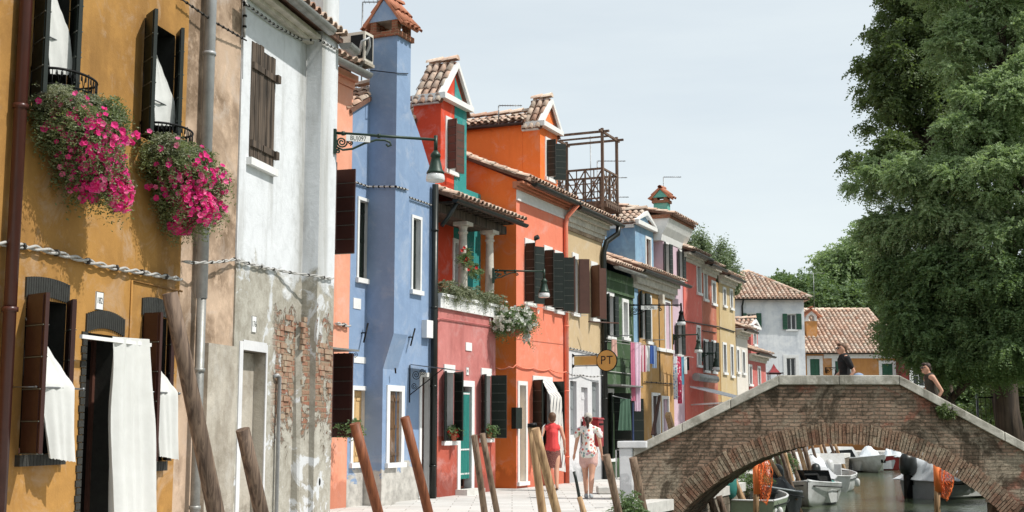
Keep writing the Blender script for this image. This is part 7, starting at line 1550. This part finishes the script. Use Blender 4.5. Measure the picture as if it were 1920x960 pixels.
# men on the bridge
def bust(label, px, py_head, Y, face, H, lean, shirt, tank=False, hairm='hair_b', bag=False):
    hd = at_d(px, py_head, Y); P = (hd.x + lean[0] * 0, Y, hd.z - H); g = Fig(label, P, face, H, 'people crossing the bridge'); ly = lean[1]
    def q(y, z): return y + ly * max(0, z - .95)
    t = []; e = [(g(x, q(0, 1.5) + y, z), tuple(k_ * g.k for k_ in r)) for (x, y, z), r in []]
    for c, r in [(c_, r_) for c_, r_ in zip([(0, .02, 1.585)], [0])]: e += head(g, (0, q(.03, 1.58), 1.585))
    t += [g.T([(0, q(0, 1.34), 1.34), (0, q(0, 1.45), 1.45), (0, q(.02, 1.53), 1.53)], [.08, .062, .058]), g.T([(0, 0, .88), (0, .01, 1.0), (0, q(0, 1.15), 1.15), (0, q(0, 1.3), 1.3), (0, q(0, 1.38), 1.38)], [.15, .145, .135, .16, .12], .7), g.T([(-.17, q(0, 1.38), 1.39), (.17, q(0, 1.38), 1.39)], [.062, .062])]
    for sd, st in ((-1, .14), (1, -.14)): t.append(g.T([(sd * .085, 0, .9), (sd * .08, st * .8, .48), (sd * .07, st * 1.1, .08), (sd * .07, st * 1.1 + .14, .03)], [.1, .06, .04, .035]))
    sw = .1
    for sd in (-1, 1): t += arm(g, sd, (sd * .25, q(-.05 + sd * sw * .6, 1.1), 1.1), (sd * .24, q(.12 + sd * sw, .9), .93), (.2, q(0, 1.38), 1.385))
    body('body', g.r, t, e, M['skin']); r0 = .012
    t = [g.T([(0, 0, .9), (0, .005, 1.02), (0, q(0, 1.15), 1.15), (0, q(0, 1.3), 1.3), (0, q(-.005, 1.385), 1.385)], [.168, .162, .155, .176, .128], .74)]
    if not tank: t += [g.T([(sd * .12, q(0, 1.38), 1.39), (sd * .21, q(0, 1.36), 1.37), (sd * .245, q(-.03 + sd * .03, 1.2), 1.2)], [.075, .074, .062]) for sd in (-1, 1)]
    else: t += [g.T([(sd * .1, q(.02, 1.36), 1.36), (sd * .1, q(0, 1.45), 1.435), (sd * .1, q(-.04, 1.36), 1.36)], [.04, .036, .04]) for sd in (-1, 1)]
    body('shirt', g.r, t, [], M[shirt], sm=2); t = [g.T([(0, 0, .93), (0, 0, .85)], [.16, .16], .75)] + [g.T([(sd * .085, 0, .9), (sd * .085, -sd * .1, .5)], [.11, .1]) for sd in (-1, 1)]; body('shorts', g.r, t, [], M['blackcloth'], sm=2)
    hy = q(.03, 1.58); body('hair', g.r, [], [g.E((0, hy - .03, 1.63), (.08, .09, .085)), g.E((0, hy + .035, 1.675), (.06, .06, .04))] + ([g.E((0, hy - .06, 1.57), (.07, .05, .05))]), M[hairm], sm=2)
    mb = MB()
    for sd in (-1, 1): mb.ell(g(sd * .034, hy + .098, 1.6), (.026 * g.k, .026 * g.k, .02 * g.k)); mb.tube([g(sd * .055, hy + .09, 1.605), g(sd * .08, hy, 1.605)], .005, 5)
    mb.tube([g(-.02, hy + .11, 1.605), g(.02, hy + .11, 1.605)], .005, 5); mb.build('sunglasses', M['glass'], g.r)
    if bag:
        mb = MB(); mb.tube([g(.16, q(-.1, 1.4), 1.44), g(.1, q(-.16, 1.25), 1.2), g(-.02, -.22, 1.02)], .012, 5); b = mb.build('strap', M['navy_cloth']); tag(b, 'small blue shoulder bag behind the man in the black T-shirt', 'bag'); mb = MB(); mb.ell(g(-.05, -.27, .98), (.13, .08, .1)); mb.build('pouch', M['cl_denim'], b); b.name = 'shoulder_bag'
    return g, q
g, q = bust('young man with sunglasses in a black T-shirt walking left on the bridge crest', 1583, 644, 27.4, R(184), 1.72, (0, .05), 'blackcloth', hairm='hair_b', bag=True)
mb = MB(); mb.hexa([g(-.0, .133, 1.24), g(.06, .128, 1.24), g(.06, .15, 1.24), g(-.0, .155, 1.24), g(-.0, .135, 1.3), g(.06, .13, 1.3), g(.06, .152, 1.3), g(-.0, .157, 1.3)]); 
bust('man in a dark tank top leaning forward as he climbs the right slope', 1748, 681, 27.2, R(184), 1.68, (0, .18), 'tankcloth', tank=True, hairm='hair')
# ------------------------------------------------------------------ trees and undergrowth
rg = np.random.default_rng(21)
def lobe(px, py, Y, rx, rz=None, ry=None): P = at_d(px, py, Y); r = rx * Y / F; return (P.x, P.y, P.z, r, (ry or rx) * Y / F, (rz or rx) * Y / F)
def billow(lobes, k=8, f=.5):
    out = []
    for (x, y, z, a, b, c) in lobes:
        out.append((x, y, z - c * .1, a * .72, b * .72, c * .66))
        for i in range(k):
            d = rg.normal(size=3); d /= np.linalg.norm(d); d[2] = abs(d[2]) * .9 - .25 if rg.random() < .75 else d[2]; q = f * rg.uniform(.6, 1.1)
            out.append((x + d[0] * a * .72, y + d[1] * b * .72, z + d[2] * c * .75, a * q, b * q, c * q * .72))
    return out
def tree(name, label, base, lobes, nfr, mat, group='trees behind and beside the canal', r=.3, **kw):
    root = empty(name, base, label, 'tree', group); c, cen = crown(rg, lobes, nfr, root, M[mat], **kw); trunk(root, base, lobes[::12] if len(lobes) > 40 else lobes, cen, r, rg); return root
Yb, Yf = 43, 37
L1 = [lobe(1715, 40, Yb, 85), lobe(1690, 130, Yb, 75), lobe(1665, 215, Yb, 62), lobe(1740, 150, Yb, 90), lobe(1650, 285, Yb - 1, 52), lobe(1785, 50, Yb, 90), lobe(1740, 260, Yb, 90), lobe(1730, -60, Yb, 80), lobe(1830, 200, Yb, 100), lobe(1700, -15, Yb, 50), lobe(1780, -40, Yb, 70), lobe(1643, 55, Yb, 26, 22), lobe(1628, 120, Yb, 22, 18)]
tree('broadleaf_tree', 'tall dark broadleaf tree rising at the back left of the big pale acacia', (at_d(1780, 600, Yb).x, Yb, 0), billow(L1, 11, .36), 16000, 'leaf_dark', r=.34, frond=.4, nl=6, leaf=.13, lw=.04, clump=.3, fill=.2, droop=.7, per=24)
L2 = [lobe(1860, 60, Yf, 95, 85), lobe(1800, 100, Yf, 70), lobe(1900, 180, Yf - 1, 110, 90), lobe(1830, 250, Yf - 1, 85, 70), lobe(1740, 330, Yf - 1, 75, 55), lobe(1660, 330, Yf, 66, 42), lobe(1880, 330, Yf - 2, 110, 80), lobe(1790, 400, Yf - 1, 90, 70), lobe(1700, 420, Yf, 80, 62), lobe(1650, 440, Yf, 45, 38), lobe(1760, -20, Yf + 1, 60), lobe(1880, -50, Yf, 110), lobe(1905, 450, Yf - 2, 100, 80)]
tree('acacia_tree', 'huge pale green feathery acacia filling the right side of the picture', (at_d(1895, 600, Yf).x, Yf, 0), billow(L2, 14, .34), 28000, 'leaf_pale', r=.4, frond=.32, nl=8, leaf=.088, lw=.029, clump=.25, fill=.12, droop=.45, per=30)
Y3 = 36
L3 = [lobe(1700, 520, Y3 + 1, 62, 55), lobe(1780, 520, Y3, 90, 75), lobe(1870, 540, Y3 - 1, 100, 85), lobe(1720, 600, Y3, 62, 55), lobe(1800, 610, Y3, 85, 70), lobe(1890, 630, Y3 - 1, 90, 80), lobe(1765, 670, Y3, 60, 45), lobe(1850, 668, Y3, 80, 50), lobe(1680, 625, Y3 + 1, 34, 30), lobe(1930, 560, Y3 - 1, 90, 90)]
tree('acacia_tree', 'dark lower acacia with drooping sprays above the right slope of the bridge', (at_d(1850, 700, Y3).x, Y3 + .6, 0), billow(L3, 14, .34), 22000, 'leaf_shade', r=.26, frond=.34, nl=8, leaf=.09, lw=.029, clump=.26, fill=.14, droop=.6, per=30)
# behind the far houses
def bt(label, base, lobes, nfr, mat, **kw): return tree('distant_tree', label, base, lobes, nfr, mat, frond=.9, nl=5, leaf=.3, lw=.085, clump=.9, fill=.4, per=16, **kw)
bt('light grey green tree above the deep ochre house roof, left of the big acacia', (at_d(1590, 700, 100).x, 100, 0), [lobe(1590, 500, 100, 38, 36), lobe(1560, 490, 100, 24, 20), lobe(1625, 470, 100, 32, 40), lobe(1548, 540, 100, 30, 30), lobe(1600, 540, 100, 42, 32), lobe(1640, 520, 100, 34, 50)], 3200, 'leaf_pale', r=.4)
bt('bushy mid green tree behind the white house roof, at the left of the far trees', (at_d(1480, 700, 96).x, 96, 0), [lobe(1478, 540, 96, 30, 20), lobe(1505, 545, 96, 26, 22), lobe(1520, 560, 96, 26, 26), lobe(1462, 550, 96, 18, 16)], 1500, 'leaf_mid', r=.3)
bt('green tree above the ridge of the deep ochre house', (at_d(1650, 700, 95).x, 95, 0), [lobe(1540, 568, 94, 28, 26), lobe(1590, 575, 94, 36, 24), lobe(1640, 570, 94, 40, 40), lobe(1670, 600, 94, 36, 36), lobe(1700, 560, 94, 40, 60), lobe(1690, 640, 93, 34, 30)], 3000, 'leaf_mid', r=.3)
for i, (x, y, lab) in enumerate(((1800, 715, 'left'), (1850, 700, 'middle'), (1905, 705, 'right'))):
    tree('distant_tree', 'dark far tree filling the gap under the acacia beyond the right slope, %s one' % lab, (at_d(x, 800, 90).x, 90, 0), [lobe(x, y, 90, 46, 60), lobe(x + 10, y + 60, 90, 50, 50), lobe(x - 15, y + 85, 90, 40, 30)], 1500, 'leaf_shade', r=.3, frond=.9, nl=5, leaf=.34, lw=.12, clump=.9, fill=.5, per=16)
for i, (x, y, lab) in enumerate(((1294, 446, 'leftmost'), (1318, 452, 'second'), (1342, 462, 'third'), (1364, 482, 'rightmost'))):
    Y = 66 + i; P = at_d(x, y, Y); lb = []
    for k in range(6): dx = rnd.uniform(-13, 13); h = rnd.uniform(18, 30); lb.append(lobe(x + dx, y + 12 + abs(dx) * 1.0 + rnd.uniform(-8, 8), Y, 2.6, h)); lb.append(lobe(x + dx, y + 44 + abs(dx) * .5, Y, 6, 20))
    tree('slender_tree', 'slender upright tree with pointed tips behind the red and straw houses, %s of four' % lab, (P.x, Y, 0), lb, 620, 'leaf_sl', r=.16, frond=.4, nl=6, leaf=.16, lw=.045, clump=.16, droop=-1.2, per=12)
# dark understorey and fence on the right bank
ug = empty('hedge', (22, 42, 0), 'dark dense hedge under the acacias behind the right slope of the bridge', 'hedge')
lb = [(x, 41 + rnd.uniform(-.5, 1.5), rnd.uniform(.6, 4.6), 1.3, 1.1, 1.2) for x in np.arange(16.6, 34, .7) for _ in range(3)]
crown(rg, lb, 12000, ug, M['leaf_dark'], frond=.5, nl=6, leaf=.14, lw=.045, clump=.5, fill=.5, per=20, name='foliage')
mb = MB()
for x in np.arange(15.5, 30, .9): mb.tube([(x, 41.3, 0), (x + .1, 41.4, 1.5), (x - .1, 41.3, 3)], [.05, .04, .02], 5)
mb.build('stems', M['bark'], ug)
fe = empty('fence', (20, 37.5, 0), 'dark metal railing fence on the right bank beyond the bridge', 'fence'); 
for x in np.arange(13.6, 26, 1.6): mb = MB(); mb.tube([(x, 37.5, 0), (x, 37.5, 2.4)], .035, 6); mb.build('post', M['steel'], fe)
mb = MB(); 
for z in (.3, 2.3): mb.tube([(13.6, 37.5, z), (26, 37.5, z)], .025, 5)
for x in np.arange(13.7, 26, .14): mb.tube([(x, 37.5, .3), (x, 37.5, 2.3)], .008, 4)
mb.build('bars', M['iron'], fe)
# grass on the right bank
N = 5000; P0 = np.stack([rg.uniform(11, 30, N), rg.uniform(28.8, 40, N), np.zeros(N)], 1); keep = P0[:, 0] > 10.9 + (P0[:, 1] - 28.6) * .5; P0 = P0[keep]; N = len(P0)
D = unit(rg.normal(size=(N, 3)) * .3 + np.array([0, 0, 1.])); Wd = unit(np.cross(D, rg.normal(size=(N, 3)))); o = leafmesh('grass', P0, D, Wd, rg.uniform(.1, .3, N), np.full(N, .012), M['leaf_mid'], None); tag(o, 'short rough grass on the right bank beyond the bridge', 'grass', kind='stuff')
